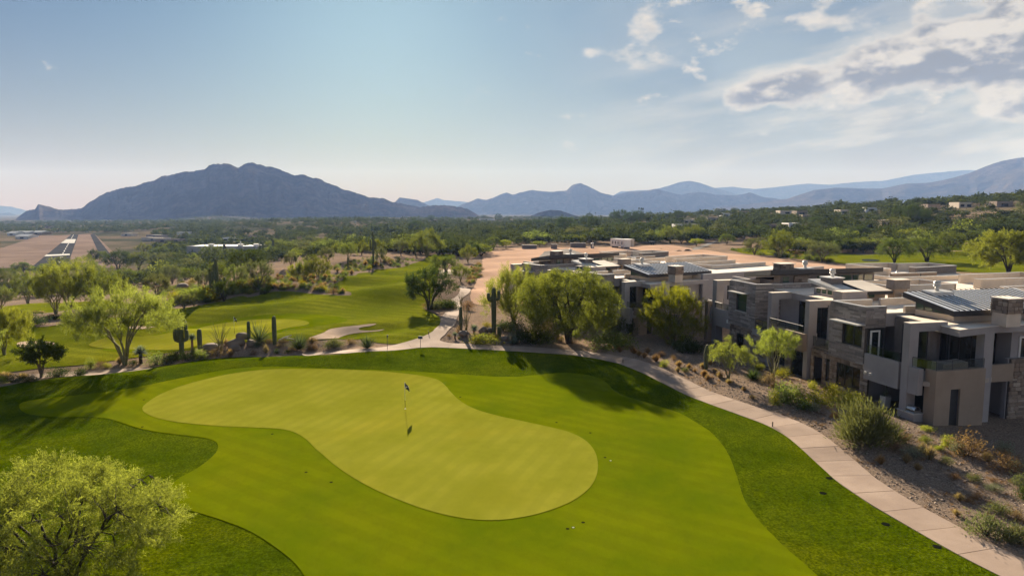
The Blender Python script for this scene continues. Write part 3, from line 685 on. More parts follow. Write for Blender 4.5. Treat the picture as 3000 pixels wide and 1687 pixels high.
BOXF = [(0, 3, 2, 1), (4, 5, 6, 7), (0, 1, 5, 4), (1, 2, 6, 5), (2, 3, 7, 6), (3, 0, 4, 7)]
class MB:
    """collects boxes and prisms for one mesh"""
    def __init__(s): s.v = []; s.f = []; s.t = []
    def box(s, x0, x1, y0, y1, z0, z1, tint=0.0):
        b = len(s.v)
        s.v += [(x0, y0, z0), (x1, y0, z0), (x1, y1, z0), (x0, y1, z0), (x0, y0, z1), (x1, y0, z1), (x1, y1, z1), (x0, y1, z1)]
        s.f += [tuple(b+i for i in q) for q in BOXF]; s.t += [tint]*8; return s
    def hexa(s, p, tint=0.0):
        b = len(s.v); s.v += list(p); s.f += [tuple(b+i for i in q) for q in BOXF]; s.t += [tint]*8; return s
    def prism(s, poly, z0, z1, tint=0.0):
        b = len(s.v); n = len(poly)
        ar = sum(poly[i][0]*poly[(i+1) % n][1]-poly[(i+1) % n][0]*poly[i][1] for i in range(n))
        if ar < 0: poly = poly[::-1]
        s.v += [(x, y, z0) for x, y in poly]+[(x, y, z1) for x, y in poly]
        s.f += [tuple(b+i for i in range(n))[::-1], tuple(b+n+i for i in range(n))]
        s.f += [(b+i, b+(i+1) % n, b+n+(i+1) % n, b+n+i) for i in range(n)]; s.t += [tint]*2*n; return s
    def tube(s, p0, p1, r, n=8, r1=None, tint=0.0):
        p0 = Vector(p0); p1 = Vector(p1); d = (p1-p0).normalized(); r1 = r if r1 is None else r1
        a = d.orthogonal().normalized(); c = d.cross(a); b = len(s.v)
        for p, rr in ((p0, r), (p1, r1)):
            for k in range(n):
                t = 2*math.pi*k/n; s.v.append(tuple(p+(a*math.cos(t)+c*math.sin(t))*rr))
        s.f += [(b+k, b+(k+1) % n, b+n+(k+1) % n, b+n+k) for k in range(n)]
        s.f += [tuple(b+k for k in range(n))[::-1], tuple(b+n+k for k in range(n))]; s.t += [tint]*2*n; return s
    def mesh(s, name, smooth=False):
        me = pymesh(name, s.v, s.f, smooth)
        a = me.attributes.new('tint', 'FLOAT', 'POINT'); a.data.foreach_set('value', np.array(s.t, np.float32)); return me
    def build(s, name, mat, parent=None, smooth=False, loc=None, rz=None): return link(name, s.mesh(name, smooth), MATS[mat], parent, loc, rz)

def rects_minus(u0, u1, z0, z1, holes):
    us = sorted({u0, u1, *[min(max(h[k], u0), u1) for h in holes for k in (0, 1)]}); zs = sorted({z0, z1, *[min(max(h[k], z0), z1) for h in holes for k in (2, 3)]})
    out = []
    for a, b in zip(us, us[1:]):
        run = None
        for c, d in zip(zs, zs[1:]):
            m = ((a+b)/2, (c+d)/2)
            if any(h[0] < m[0] < h[1] and h[2] < m[1] < h[3] for h in holes): run = None; continue
            if run is not None and abs(out[run][3]-c) < 1e-9: out[run] = (a, b, out[run][2], d)
            else: out.append((a, b, c, d)); run = len(out)-1
    return out
def pbox(mb, ax, pos, dep, u0, u1, z0, z1, tint=0.0):
    """a box on a wall plane: ax 'a' = wall facing -a at a=pos (u runs along b), ax 'b' = wall facing -b (u runs along a); dep>0 goes inward"""
    lo, hi = min(pos, pos+dep), max(pos, pos+dep)
    if ax == 'a': mb.box(lo, hi, u0, u1, z0, z1, tint)
    else: mb.box(u0, u1, lo, hi, z0, z1, tint)
def wall(name, mat, root, ax, pos, th, u0, u1, z0, z1, holes=()):
    mb = MB()
    for r in rects_minus(u0, u1, z0, z1, holes): pbox(mb, ax, pos, th, *r)
    return mb.build(name, mat, root)
def clip_pieces(u0, u1, z0, z1, holes):
    return [r for r in rects_minus(u0, u1, z0, z1, [h for h in holes if h[0] < u1 and h[1] > u0 and h[2] < z1 and h[3] > z0]) if r[1]-r[0] > .03 and r[3]-r[2] > .03]
def cladding(root, ax, pos, u0, u1, z0, z1, holes=(), rnd=random):
    mb = MB(); z = z0
    while z < z1-.02:
        h = min(.155, z1-z); u = u0-rnd.random()*.5
        while u < u1:
            l = rnd.uniform(.45, 1.5); t = rnd.random(); dp = rnd.uniform(.012, .045)
            a, b = max(u, u0), min(u+l, u1)
            if b-a > .05:
                for r in clip_pieces(a+.004, b-.004, z+.004, z+h-.004, holes): pbox(mb, ax, pos, -dp, *r, t)
            u += l
        z += h
    o = mb.build('cladding', 'cladding', root); o['kind'] = 'stuff'; return o
STONE_ME = []
def stone_meshes():
    for k in range(6):
        bm = bmesh.new(); bmesh.ops.create_cube(bm, size=1.0)
        r = random.Random(k)
        for v in bm.verts: v.co = Vector((v.co.x*(1-.10*r.random()), v.co.y*(1-.10*r.random()), v.co.z*(1-.12*r.random())))
        bmesh.ops.bevel(bm, geom=bm.edges[:], offset=.05, segments=1, affect='EDGES')
        me = bpy.data.meshes.new('stone'); bm.to_mesh(me); bm.free(); me.materials.append(MATS['stone_piece']); STONE_ME.append(me)
stone_meshes()
def stones(root, ax, pos, u0, u1, z0, z1, holes=(), single=True, rnd=random):
    """squared rubble facing: every stone its own block (single) or one joined facing"""
    wall('mortar_wall', 'mortar', root, ax, pos, .12, u0, u1, z0, z1, holes)
    mb = MB(); z = z0; cnt = 0
    while z < z1-.05:
        h = min(rnd.uniform(.20, .36), z1-z); u = u0-rnd.random()*.3
        while u < u1:
            l = rnd.uniform(.28, .75); a, b = max(u, u0), min(u+l, u1)
            if b-a > .08:
                zz = [(z, z+h)] if rnd.random() > .3 else [(z, z+h*.55), (z+h*.55, z+h)]
                for q0, q1 in zz:
                    for r in clip_pieces(a+.008, b-.008, q0+.008, q1-.008, holes):
                        dp = rnd.uniform(.05, .10)
                        if single:
                            o = bpy.data.objects.new('stone', rnd.choice(STONE_ME)); COL.objects.link(o); o.parent = root
                            cu, cz = (r[0]+r[1])/2, (r[2]+r[3])/2
                            o.location = (pos-dp*.2, cu, cz) if ax == 'a' else (cu, pos-dp*.2, cz)
                            o.scale = (dp*1.6, r[1]-r[0], r[3]-r[2]) if ax == 'a' else (r[1]-r[0], dp*1.6, r[3]-r[2])
                            cnt += 1
                        else: pbox(mb, ax, pos, -dp, *r, rnd.random())
            u += l
        z += h
    if not single: o = mb.build('stone_facing', 'stone', root); o['kind'] = 'stuff'
    return cnt
def window(root, ax, pos, u0, u1, z0, z1, nx=1, inset=.18, fw=.07, nz=1, mat='glass', fmat='dark_metal', name='window'):
    f = MB(); p = pos+inset
    pbox(f, ax, p-.05, .1, u0, u1, z0, z0+fw); pbox(f, ax, p-.05, .1, u0, u1, z1-fw, z1)
    for k in range(nx+1):
        c = u0+(u1-u0-fw)*k/nx; pbox(f, ax, p-.047, .094, c, c+fw, z0+fw, z1-fw)
    for k in range(1, nz): c = z0+(z1-z0)*k/nz; pbox(f, ax, p-.04, .08, u0+fw, u1-fw, c-.025, c+.025)
    w_ = f.build(name, fmat, root)
    for k in range(nx):
        g = MB(); a = u0+(u1-u0-fw)*k/nx+fw; b = u0+(u1-u0-fw)*(k+1)/nx
        pbox(g, ax, p-.008, .016, a, b, z0+fw, z1-fw); g.build('pane', mat, w_)
    return w_
def railing(root, pts, z0, z1, step=1.4):
    r = MB()
    for (x0, y0), (x1, y1) in zip(pts, pts[1:]):
        r.tube((x0, y0, z1), (x1, y1, z1), .028, 6)
        l = math.hypot(x1-x0, y1-y0); n = max(1, round(l/step))
        for k in range(n+1): t = k/n; r.tube((x0+(x1-x0)*t, y0+(y1-y0)*t, z0), (x0+(x1-x0)*t, y0+(y1-y0)*t, z1), .022, 6)
    o = r.build('railing', 'dark_metal', root)
    for (x0, y0), (x1, y1) in zip(pts, pts[1:]):
        l = math.hypot(x1-x0, y1-y0); n = max(1, round(l/step)); dx, dy = (x1-x0)/l, (y1-y0)/l; ox, oy = -dy*.006, dx*.006
        for k in range(n):
            a = l*k/n+.05; b = l*(k+1)/n-.05; A = (x0+dx*a, y0+dy*a); B_ = (x0+dx*b, y0+dy*b)
            g = MB().prism([(A[0]+ox, A[1]+oy), (B_[0]+ox, B_[1]+oy), (B_[0]-ox, B_[1]-oy), (A[0]-ox, A[1]-oy)], z0+.06, z1-.05); g.build('glass_panel', 'rail_glass', o)
def parapet(root, pts, z0, z1, inner='stucco_cream', outer=None, th=.24, cap=True, name='parapet'):
    mb = MB(); cp = MB()
    for i, ((x0, y0), (x1, y1)) in enumerate(zip(pts, pts[1:])):
        l = math.hypot(x1-x0, y1-y0); dx, dy = (x1-x0)/l, (y1-y0)/l; nx, ny = -dy*th/2, dx*th/2; e = th/2
        a = (x0-dx*e, y0-dy*e); b = (x1+dx*e, y1+dy*e); zz = z1+.002*(i % 2)
        mb.prism([(a[0]+nx, a[1]+ny), (b[0]+nx, b[1]+ny), (b[0]-nx, b[1]-ny), (a[0]-nx, a[1]-ny)], z0, zz)
        k = 1.25; cp.prism([(a[0]+nx*k, a[1]+ny*k), (b[0]+nx*k, b[1]+ny*k), (b[0]-nx*k, b[1]-ny*k), (a[0]-nx*k, a[1]-ny*k)], zz+.002, zz+.055)
    o = mb.build(name, outer or inner, root)
    if cap: cp.build('coping', 'cap_metal', o)
    return o
def turbine(root, a, b, z):
    mb = MB().tube((a, b, z), (a, b, z+.35), .16, 10).tube((a, b, z+.35), (a, b, z+.42), .30, 10).tube((a, b, z+.42), (a, b, z+.72), .26, 10).tube((a, b, z+.72), (a, b, z+.80), .30, 10, .12)
    mb.build('roof_vent', 'cap_metal', root, True)
def pipe_vent(root, a, b, z, h=.5, r=.06, mat='white_paint'):
    MB().tube((a, b, z), (a, b, z+.12), r*2.2, 8, r).tube((a, b, z+.1), (a, b, z+h), r, 8).build('vent_pipe', mat, root)

def villa(ox, oy, oz, ang, label, detail):
    rnd = random.Random(5)
    rt = empty('villa', (ox, oy, oz), R(ang)); set_tag(rt, label, 'villa', 'stepped modern villas along the fairway')
    G = -1.2
    FL = 3.4
    # core masses
    c = MB().box(4.0, 21.5, -3.6, 26.0, G, 7.25).box(21.5, 37.3, 13.0, 33.0, G, 7.24).box(8.6, 37.0, -5.4, 13.0, G, 7.23)
    c.build('wall', 'stucco_grey', rt)
    mb = MB().box(3.9, 21.2, .2, 25.9, 7.26, 7.40).box(21.2, 37.1, 13.2, 32.8, 7.26, 7.41).box(12.8, 36.8, -5.2, 13.2, 7.26, 7.385)
    mb.build('roof_deck', 'membrane', rt)
    # ---- box with wide window (near)
    hole = (.25, 2.6, 4.65, 6.42)
    wall('bay_wall', 'mortar', rt, 'a', 0.06, .25, 0.0, 4.2, 3.3, 7.95, [hole])
    cladding(rt, 'a', .06, -.02, 4.22, 3.3, 7.96, [hole], rnd)
    MB().box(.32, 4.0, .06, 4.14, 6.35, 7.40).box(.32, 4.0, 2.2, 4.14, 3.3, 6.35).box(.32, 2.6, .06, 2.2, 3.3, 3.42).build('bay_core', 'stucco_grey', rt)
    wall('bay_wall', 'mortar', rt, 'b', .0, .06, .1, 2.0, 6.3, 7.95); cladding(rt, 'b', 0., .06, 2.0, 6.3, 7.96, [], rnd)
    window(rt, 'a', .06, *hole, 2, .20)
    window(rt, 'b', 0.02, .35, 1.9, 3.45, 6.28, 1, .0, .10, mat='glass')
    d = window(rt, 'b', -.06, .55, 1.45, 3.5, 6.1, 1, .0, .13, fmat='white_paint', name='balcony_door')
    MB().box(.62, .66, -.16, -.10, 4.5, 4.7).build('handle', 'steel', d)
    MB().box(-.75, .05, -.05, 3.3, 6.50, 6.60).build('awning', 'cap_metal', rt)
    parapet(rt, [(2.0, .22), (.22, .22), (.22, 4.05), (3.9, 4.05)], 7.3, 7.97, 'stucco_cream')
    MB().box(.24, 3.9, .24, 3.98, 7.38, 7.43).build('roof_deck', 'membrane', rt)
    # ground floor stone under the box
    h1 = [(.40, 3.2, .95, 2.85), (4.1, 4.6, .9, 2.9)]
    nst = stones(rt, 'a', .22, -.45, 5.1, -.3, 3.3, h1, detail, rnd)
    MB().box(.36, 4.0, -.3, 5.0, G, 3.29).build('ground_wall', 'stucco_grey', rt)
    window(rt, 'a', .15, *h1[0], 3, .12, .06); window(rt, 'a', .15, *h1[1], 1, .12, .05)
    # ---- recess between frame and box: window bay with low rail
    MB().box(2.3, 4.0, 4.22, 7.4, G, 7.1).build('recess_wall', 'stucco_grey', rt)
    window(rt, 'a', 2.2, 4.6, 6.8, 3.6, 6.8, 1, .06, .07)
    stones(rt, 'a', .75, 4.95, 7.3, -.3, 3.3, [(5.6, 6.9, .0, 2.6)], False, rnd)
    MB().box(.9, 2.3, 4.25, 7.3, 2.9, 3.42).build('floor_slab', 'stucco_tan', rt)
    railing(rt, [(.85, 4.3), (.85, 7.3)], 3.42, 4.35)
    # ---- portal frames with the open loggia between
    def portal(b0, b1, a0, a1, z1, w_=.85, beam=.62):
        MB().box(a0, a0+w_, b0, b1, G, z1).box(a0+w_, a1, b0+.02, b1-.02, z1-beam, z1-.003).build('portal_frame', 'stucco_grey', rt)
        MB().box(a0-.02, a1, b0-.02, b1+.02, z1+.002, z1+.045).build('coping', 'membrane', rt)
    portal(7.45, 8.05, .40, 4.0, 7.5); portal(13.75, 14.35, .75, 4.0, 7.5)
    MB().prism([(2.85, 4.3), (2.85, 7.4), (3.15, 17.0), (7.6, 17.0), (7.6, 12.1), (4.1, 12.1), (4.1, 4.3)], 6.85, 7.44).build('roof_slab', 'stucco_grey', rt)
    MB().prism([(2.80, 4.3), (2.80, 7.45), (3.10, 16.95), (7.55, 16.95), (7.55, 12.15), (4.05, 12.15), (4.05, 4.3)], 7.445, 7.49).build('roof_deck', 'membrane', rt)
    window(rt, 'a', 3.8, 8.1, 13.7, FL+.05, 6.8, 5, .12, .06)
    MB().box(.8, 4.0, 8.0, 17.0, 2.85, 3.4).build('floor_slab', 'stucco_grey', rt)
    MB().box(-.05, .9, 7.6, 12.9, 2.95, 4.5).build('balcony', 'stucco_tan', rt)
    railing(rt, [(.02, 7.7), (.02, 12.85), (.8, 12.85)], 4.5, 5.22)
    railing(rt, [(1.1, 14.4), (1.1, 16.9)], 3.4, 4.45)
    stones(rt, 'a', 1.05, 8.1, 16.9, G, 2.9, [(8.6, 10.6, -.2, 2.5), (11.6, 13.4, .6, 2.3)], False, rnd)
    MB().box(1.25, 4.0, 8.1, 17, G, 2.84).build('ground_wall', 'stucco_grey', rt)
    window(rt, 'a', 1.1, 8.6, 10.6, -.2, 2.5, 1, .06, .07); window(rt, 'a', 1.1, 11.6, 13.4, .6, 2.3, 2, .06, .07)
    for b in (8.9, 9.6, 10.5): MB().box(-.35, -.02, b, b+.22, 2.75, 2.95).build('scupper', 'cap_metal', rt)
    # ---- second clad box
    hole2 = (18.6, 20.6, 4.9, 6.75)
    wall('bay_wall', 'mortar', rt, 'a', 1.06, .25, 17.0, 22.1, 3.2, 7.95, [hole2]); cladding(rt, 'a', 1.06, 16.98, 22.1, 3.2, 7.96, [hole2], rnd)
    wall('bay_wall', 'mortar', rt, 'b', 17.0, .2, 1.1, 7.6, 3.2, 7.95); cladding(rt, 'b', 17.0, 1.02, 7.6, 3.2, 7.96, [], rnd)
    MB().box(1.32, 4.0, 17.2, 22.0, 3.2, 7.42).build('bay_core', 'stucco_grey', rt)
    window(rt, 'a', 1.06, *hole2, 1, .2, .07, 2, 'glass_green')
    MB().box(.35, 1.05, 18.3, 21.3, 6.82, 6.92).build('awning', 'cap_metal', rt)
    MB().box(.95, 1.05, 18.5, 20.7, 4.80, 4.88).build('window_sill', 'cap_metal', rt)
    parapet(rt, [(7.5, 17.2), (1.26, 17.2), (1.26, 21.9), (7.4, 21.9)], 7.3, 7.97, 'stucco_cream')
    MB().box(1.3, 7.5, 17.25, 21.9, 7.42, 7.46).build('roof_deck', 'membrane', rt)
    stones(rt, 'a', 1.25, 17.0, 22.0, G, 3.2, [(19.2, 20.6, -.1, 2.4)], False, rnd)
    MB().box(1.4, 4.0, 17.05, 22.0, G, 3.19).build('ground_wall', 'stucco_grey', rt); window(rt, 'a', 1.3, 19.2, 20.6, -.1, 2.4, 1, .05, .07)
    # ---- far end balcony
    portal(26.4, 27.3, 2.0, 4.9, 7.42, .9, .6)
    MB().box(1.75, 2.0, 22.1, 26.4, 2.3, 4.3).build('balcony', 'stucco_grey', rt)
    MB().box(2.0, 4.0, 22.1, 27.3, 3.1, 3.5).build('floor_slab', 'deck', rt)
    MB().box(1.6, 2.3, 27.6, 28.3, G, 4.85).build('garden_wall', 'stucco_tan', rt)
    MB().box(1.9, 2.1, 27.3, 27.6, 2.3, 4.3).build('balcony', 'stucco_grey', rt)
    railing(rt, [(1.85, 22.2), (1.85, 26.4)], 4.3, 5.0); railing(rt, [(1.95, 27.3), (1.95, 28.2), (4.0, 28.2)], 4.3, 5.0)
    MB().box(4.0, 4.4, 22.1, 26.5, 7.3, 7.9).build('roof_fascia', 'stucco_grey', rt)
    for b in (23.0, 22.5): MB().box(1.5, 1.74, b, b+.25, 3.0, 3.35).build('scupper', 'white_paint', rt)
    # ---- near balcony, prow roof, posts
    MB().box(-.28, .0, -4.1, -.5, 2.35, 4.4).build('balcony', 'stucco_grey', rt)
    MB().box(.0, 4.0, -4.4, -.05, 3.0, 3.4).build('floor_slab', 'deck', rt)
    railing(rt, [(-.14, -.6), (-.14, -4.05)], 4.4, 5.1)
    MB().box(2.9, 4.0, -3.55, 0, 3.4, 7.1).build('recess_wall', 'cladding', rt)
    window(rt, 'a', 2.8, -3.4, -.9, 3.45, 6.7, 2, .06, .06)
    MB().box(3.4, 4.0, -4.4, -.3, G, 2.95).build('ground_wall', 'stucco_grey', rt)
    window(rt, 'a', 3.3, -4.2, -.4, -.2, 2.85, 3, .06, .06)
    MB().box(-.33, .45, -5.05, -4.4, G, 7.47).box(.45, 3.0, -5.03, -4.42, 6.86, 7.465).build('portal_frame', 'stucco_grey', rt)
    MB().box(-.35, 3.0, -5.07, -4.38, 7.472, 7.515).build('coping', 'membrane', rt)
    MB().box(-.28, .15, -6.0, -5.05, 2.35, 4.3).build('balcony', 'stucco_grey', rt)
    slot = (1.75, 2.6, G, 2.9)
    wall('service_wall', 'stucco_tan', rt, 'b', -6.9, .3, .4, 4.75, G, 4.3, [slot])
    MB().box(.4, .7, -6.6, -5.9, G, 4.3).box(.7, 4.75, -6.6, -6.3, 2.95, 4.29).box(4.6, 4.75, -6.6, -4.5, G, 3.35).build('service_wall', 'stucco_tan', rt)
    MB().box(1.75, 2.6, -6.72, -6.66, G, 2.9).build('service_door', 'dark_metal', rt)
    MB().prism([(.15, -6.0), (.7, -6.85), (4.7, -6.6), (8.6, -5.5), (8.6, -3.6), (.0, -4.4)], 3.05, 3.38).build('floor_slab', 'deck', rt)
    railing(rt, [(.0, -5.1), (.5, -6.75), (4.7, -6.75)], 4.3, 5.0)
    MB().box(5.1, 5.95, -6.3, -5.6, G, 7.15).build('post', 'stucco_grey', rt)
    MB().prism([(2.13, -6.92), (3.29, 1.39), (4.05, 1.4), (4.05, .2), (12.9, .2), (12.9, -6.25), (5.94, -6.2)], 6.72, 7.2).build('roof_slab', 'stucco_grey', rt)
    MB().prism([(2.10, -6.95), (3.26, 1.39), (4.05, 1.4), (4.05, .2), (12.95, .2), (12.95, -6.28), (5.94, -6.23)], 7.205, 7.25).build('roof_deck', 'membrane', rt)
    window(rt, 'a', 3.75, -4.4, -3.55, 3.45, 6.7, 1, .2, .06)
    window(rt, 'b', -4.35, 3.9, 8.5, 3.45, 6.7, 4, .2, .06)
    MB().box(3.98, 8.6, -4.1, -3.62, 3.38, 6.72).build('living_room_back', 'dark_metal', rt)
    d = window(rt, 'b', -5.55, 9.3, 10.4, 3.5, 6.2, 1, .1, .14, fmat='white_paint', name='balcony_door')
    stones(rt, 'b', -5.9, 8.1, 12.0, G, 4.6, [(9.9, 11.3, .1, 2.2)], detail, rnd)
    MB().box(8.0, 12.0, -5.78, -5.42, G, 4.59).build('ground_wall', 'stucco_grey', rt)
    window(rt, 'b', -5.85, 9.9, 11.3, .1, 2.2, 2, .03, .06)
    MB().box(5.95, 8.1, -6.2, -5.9, 3.0, 4.3).build('balcony', 'stucco_tan', rt)
    for b in (-.95, -1.5): MB().box(-.5, -.285, b, b+.2, 2.8, 2.98).build('scupper', 'cap_metal', rt)
    # side wall with slit windows beyond the prow
    sw = [(14.2, 14.7, 4.3, 6.3), (16.6, 17.0, 4.3, 6.3)]
    wall('side_wall', 'stucco_grey', rt, 'b', -6.1, .4, 12.0, 36.9, G, 7.95, sw)
    for q in sw: window(rt, 'b', -6.1, *q, 1, .2, .05)
    MB().box(12.0, 12.4, -5.7, -.5, 7.2, 7.95).build('parapet', 'stucco_cream', rt)
    MB().box(11.98, 36.9, -6.12, -5.68, 7.953, 8.0).build('coping', 'cap_metal', rt)
    # ---- standing seam roof
    A0, A1, B0, B1 = 3.4, 14.6, -5.1, -.1; za, zb = 8.28, 9.15
    sl_ = lambda b: za+(zb-za)*(b-B0)/(B1-B0)
    rf = MB().hexa([(A0, B0, za-.42), (A1, B0, za-.42), (A1, B1, zb-.42), (A0, B1, zb-.42), (A0, B0, za-.02), (A1, B0, za-.02), (A1, B1, zb-.02), (A0, B1, zb-.02)]).build('metal_roof', 'dark_metal', rt)
    npn = 22; wpn = (A1-A0)/npn
    for k in range(npn):
        x0 = A0+k*wpn; x1 = x0+wpn
        m_ = MB().hexa([(x0+.02, B0+.03, za-.019), (x1-.02, B0+.03, za-.019), (x1-.02, B1-.05, zb-.024), (x0+.02, B1-.05, zb-.024), (x0+.02, B0+.03, za+.01), (x1-.02, B0+.03, za+.01), (x1-.02, B1-.05, zb+.006), (x0+.02, B1-.05, zb+.006)])
        m_.build('roof_panel', 'roof_metal', rf)
        if k: MB().hexa([(x0-.02, B0, za-.01), (x0+.02, B0, za-.01), (x0+.02, B1, zb-.01), (x0-.02, B1, zb-.01), (x0-.02, B0, za+.065), (x0+.02, B0, za+.065), (x0+.02, B1, zb+.065), (x0-.02, B1, zb+.065)]).build('seam', 'seam_metal', rf)
    MB().box(4.5, 13.6, -4.05, -.3, 7.21, 7.75).build('roof_curb', 'stucco_cream', rt)
    cl = MB()   # wedge walls under the sloping roof
    for a0 in (4.45, 13.4):
        p = [(-4.0, 7.75), (-.35, 7.75), (-.35, sl_(-.35)-.44), (-4.0, sl_(-4.0)-.44)]
        cl.hexa([(a0, p[0][0], p[0][1]), (a0+.2, p[0][0], p[0][1]), (a0+.2, p[1][0], p[1][1]), (a0, p[1][0], p[1][1]), (a0, p[3][0], max(p[3][1], 7.78)), (a0+.2, p[3][0], max(p[3][1], 7.78)), (a0+.2, p[2][0], p[2][1]), (a0, p[2][0], p[2][1])])
    cl.box(4.65, 13.4, -.55, -.35, 7.75, sl_(-.55)-.44).build('clerestory', 'dark_metal', rt)
    for b0, b1 in ((-1.2, -.5), (-2.1, -1.35), (-2.95, -2.25)):
        h = sl_(b0)-.47-7.8
        MB().box(4.425, 4.448, b0, b1, 7.80, 7.80+h).build('clerestory_window', 'glass_green', rt)
    cu = MB().hexa([(5.0, -1.5, sl_(-1.5)), (7.0, -1.5, sl_(-1.5)), (7.0, -.3, sl_(-.3)), (5.0, -.3, sl_(-.3)), (5.0, -1.5, 9.22), (7.0, -1.5, 9.22), (7.0, -.3, 9.30), (5.0, -.3, 9.30)]).build('vent_curb', 'cap_metal', rt)
    turbine(cu, 6.0, -.8, 9.27)
    # chimney beside it
    ch = MB().box(6.42, 7.73, -6.75, -5.55, 7.22, 8.45).build('chimney', 'stucco_cream', rt)
    stn = [('b', -6.8, 6.38, 7.78), ('a', 6.38, -6.8, -5.45)]
    for ax, p_, u0, u1 in stn: stones(ch, ax, p_, u0, u1, 8.2, 9.25, [], detail, rnd)
    MB().box(6.5, 7.7, -6.68, -5.5, 8.45, 9.2).build('flue', 'mortar', ch)
    MB().box(6.28, 7.85, -6.92, -5.4, 9.26, 9.34).build('chimney_cap', 'membrane', ch)
    # ---- rear clerestory with long dark fascia
    s0 = MB().hexa([(2.9, 17.3, 8.92), (17.0, 17.6, 8.92), (17.0, 23.4, 8.1), (3.6, 23.4, 8.1), (2.9, 17.3, 9.40), (17.0, 17.6, 9.40), (17.0, 23.4, 8.58), (3.6, 23.4, 8.58)]).build('clerestory_roof', 'dark_metal', rt)
    MB().box(4.6, 16.4, 18.2, 22.6, 7.4, 8.15).box(4.6, 16.4, 18.2, 19.2, 8.15, 8.78).build('clerestory', 'cladding', rt)
    for a0, a1 in ((5.0, 5.7), (9.2, 10.3), (10.5, 11.9), (12.2, 13.4), (13.7, 14.9), (15.1, 16.1)):
        MB().box(a0, a1, 18.14, 18.196, 8.0, 8.62).build('clerestory_window', 'glass_green', rt)
    stones(rt, 'b', 18.15, 6.3, 8.2, 7.45, 8.7, [], False, rnd)
    ch = MB().box(5.2, 6.7, 19.0, 20.1, 8.5, 9.8).build('chimney', 'mortar', rt)
    for ax, p_, u0, u1 in (('b', 18.95, 5.15, 6.75), ('a', 5.15, 18.95, 20.15)): stones(ch, ax, p_, u0, u1, 9.0, 9.85, [], False, rnd)
    MB().box(5.0, 6.9, 18.8, 20.2, 9.86, 9.93).build('chimney_cap', 'membrane', ch)
    cu = MB().box(6.9, 8.8, 18.2, 19.2, 9.25, 9.45).build('vent_curb', 'cap_metal', rt); turbine(cu, 8.0, 18.7, 9.45)
    # ---- small butterfly clerestory
    MB().hexa([(3.6, 8.1, 8.15), (5.6, 8.1, 8.15), (5.6, 12.2, 8.72), (3.6, 12.2, 8.72), (3.6, 8.1, 8.42), (5.6, 8.1, 8.42), (5.6, 12.2, 9.0), (3.6, 12.2, 9.0)]).build('clerestory_roof', 'cap_metal', rt)
    MB().box(4.2, 5.5, 8.3, 12.0, 7.4, 8.16).build('clerestory', 'stucco_grey', rt)
    for b0 in (8.6, 9.4, 10.2, 11.0): MB().box(4.16, 4.198, b0, b0+.55, 7.75, 8.12).build('clerestory_window', 'glass_green', rt)
    MB().hexa([(5.7, 6.6, 8.05), (8.5, 6.6, 8.05), (8.5, 10.6, 8.6), (5.7, 10.6, 8.6), (5.7, 6.6, 8.32), (8.5, 6.6, 8.32), (8.5, 10.6, 8.9), (5.7, 10.6, 8.9)]).build('clerestory_roof', 'dark_metal', rt)
    MB().hexa([(5.75, 6.65, 8.33), (8.45, 6.65, 8.33), (8.45, 10.55, 8.905), (5.75, 10.55, 8.905), (5.75, 6.65, 8.36), (8.45, 6.65, 8.36), (8.45, 10.55, 8.93), (5.75, 10.55, 8.93)]).build('roof_deck', 'membrane', rt)
    MB().box(6.2, 8.2, 7.2, 10.2, 7.4, 8.1).build('clerestory', 'stucco_tan', rt)
    MB().box(6.4, 7.0, 7.16, 7.198, 7.7, 8.0).build('clerestory_window', 'glass_green', rt)
    cu = MB().box(4.5, 5.8, 9.9, 11.5, 8.4, 9.22).build('chimney', 'cladding', rt)
    MB().box(4.4, 5.9, 9.8, 11.6, 9.225, 9.3).build('chimney_cap', 'white_paint', cu); turbine(cu, 5.2, 10.7, 9.3)
    cu = MB().box(8.75, 10.15, 6.7, 7.5, 7.4, 8.45).build('chimney', 'stucco_tan', rt)
    MB().box(8.6, 10.3, 6.58, 7.6, 8.452, 9.28).build('chimney_head', 'cladding', cu); MB().box(8.55, 10.35, 6.5, 7.65, 9.285, 9.34).build('chimney_cap', 'membrane', cu)
    MB().box(2.4, 5.0, 5.75, 6.9, 7.45, 8.45).build('roof_box', 'stucco_grey', rt); MB().box(2.35, 5.05, 5.7, 6.95, 8.455, 8.5).build('coping', 'membrane', rt)
    # ---- roof parapets over the rear wings
    parapet(rt, [(4.2, .4), (12.9, .4)], 7.35, 7.85); parapet(rt, [(5.2, 4.3), (9.5, 4.6), (9.5, 6.4)], 7.38, 7.95)
    parapet(rt, [(11.5, 10.6), (19.4, 10.6), (19.4, 15.1), (11.5, 15.1), (11.5, 10.8)], 7.38, 8.25)
    parapet(rt, [(21.4, 26.0), (21.4, 20.8), (31.2, 21.3)], 7.38, 7.85)
    parapet(rt, [(21.5, 26.0), (25.5, 26.2), (25.6, 33.9), (32.2, 34.0), (32.2, 32.4), (37.2, 32.4), (37.2, 28.2)], 7.0, 8.35)
    parapet(rt, [(37.2, 28.0), (29.7, 26.6), (29.7, 27.4)], 7.2, 8.35, 'cladding')
    parapet(rt, [(24.4, 24.6), (31.2, 25.0)], 7.2, 7.9, 'stucco_tan')
    parapet(rt, [(27.3, 17.6), (36.5, 18.3), (37.2, 13.3), (25.0, 12.8), (25.0, 13.4)], 7.2, 8.35)
    parapet(rt, [(24.4, 4.4), (29.6, 4.6), (36.9, 4.9)], 7.2, 7.85); parapet(rt, [(24.4, 4.4), (24.4, 9.8), (36.0, 10.4)], 7.2, 7.9)
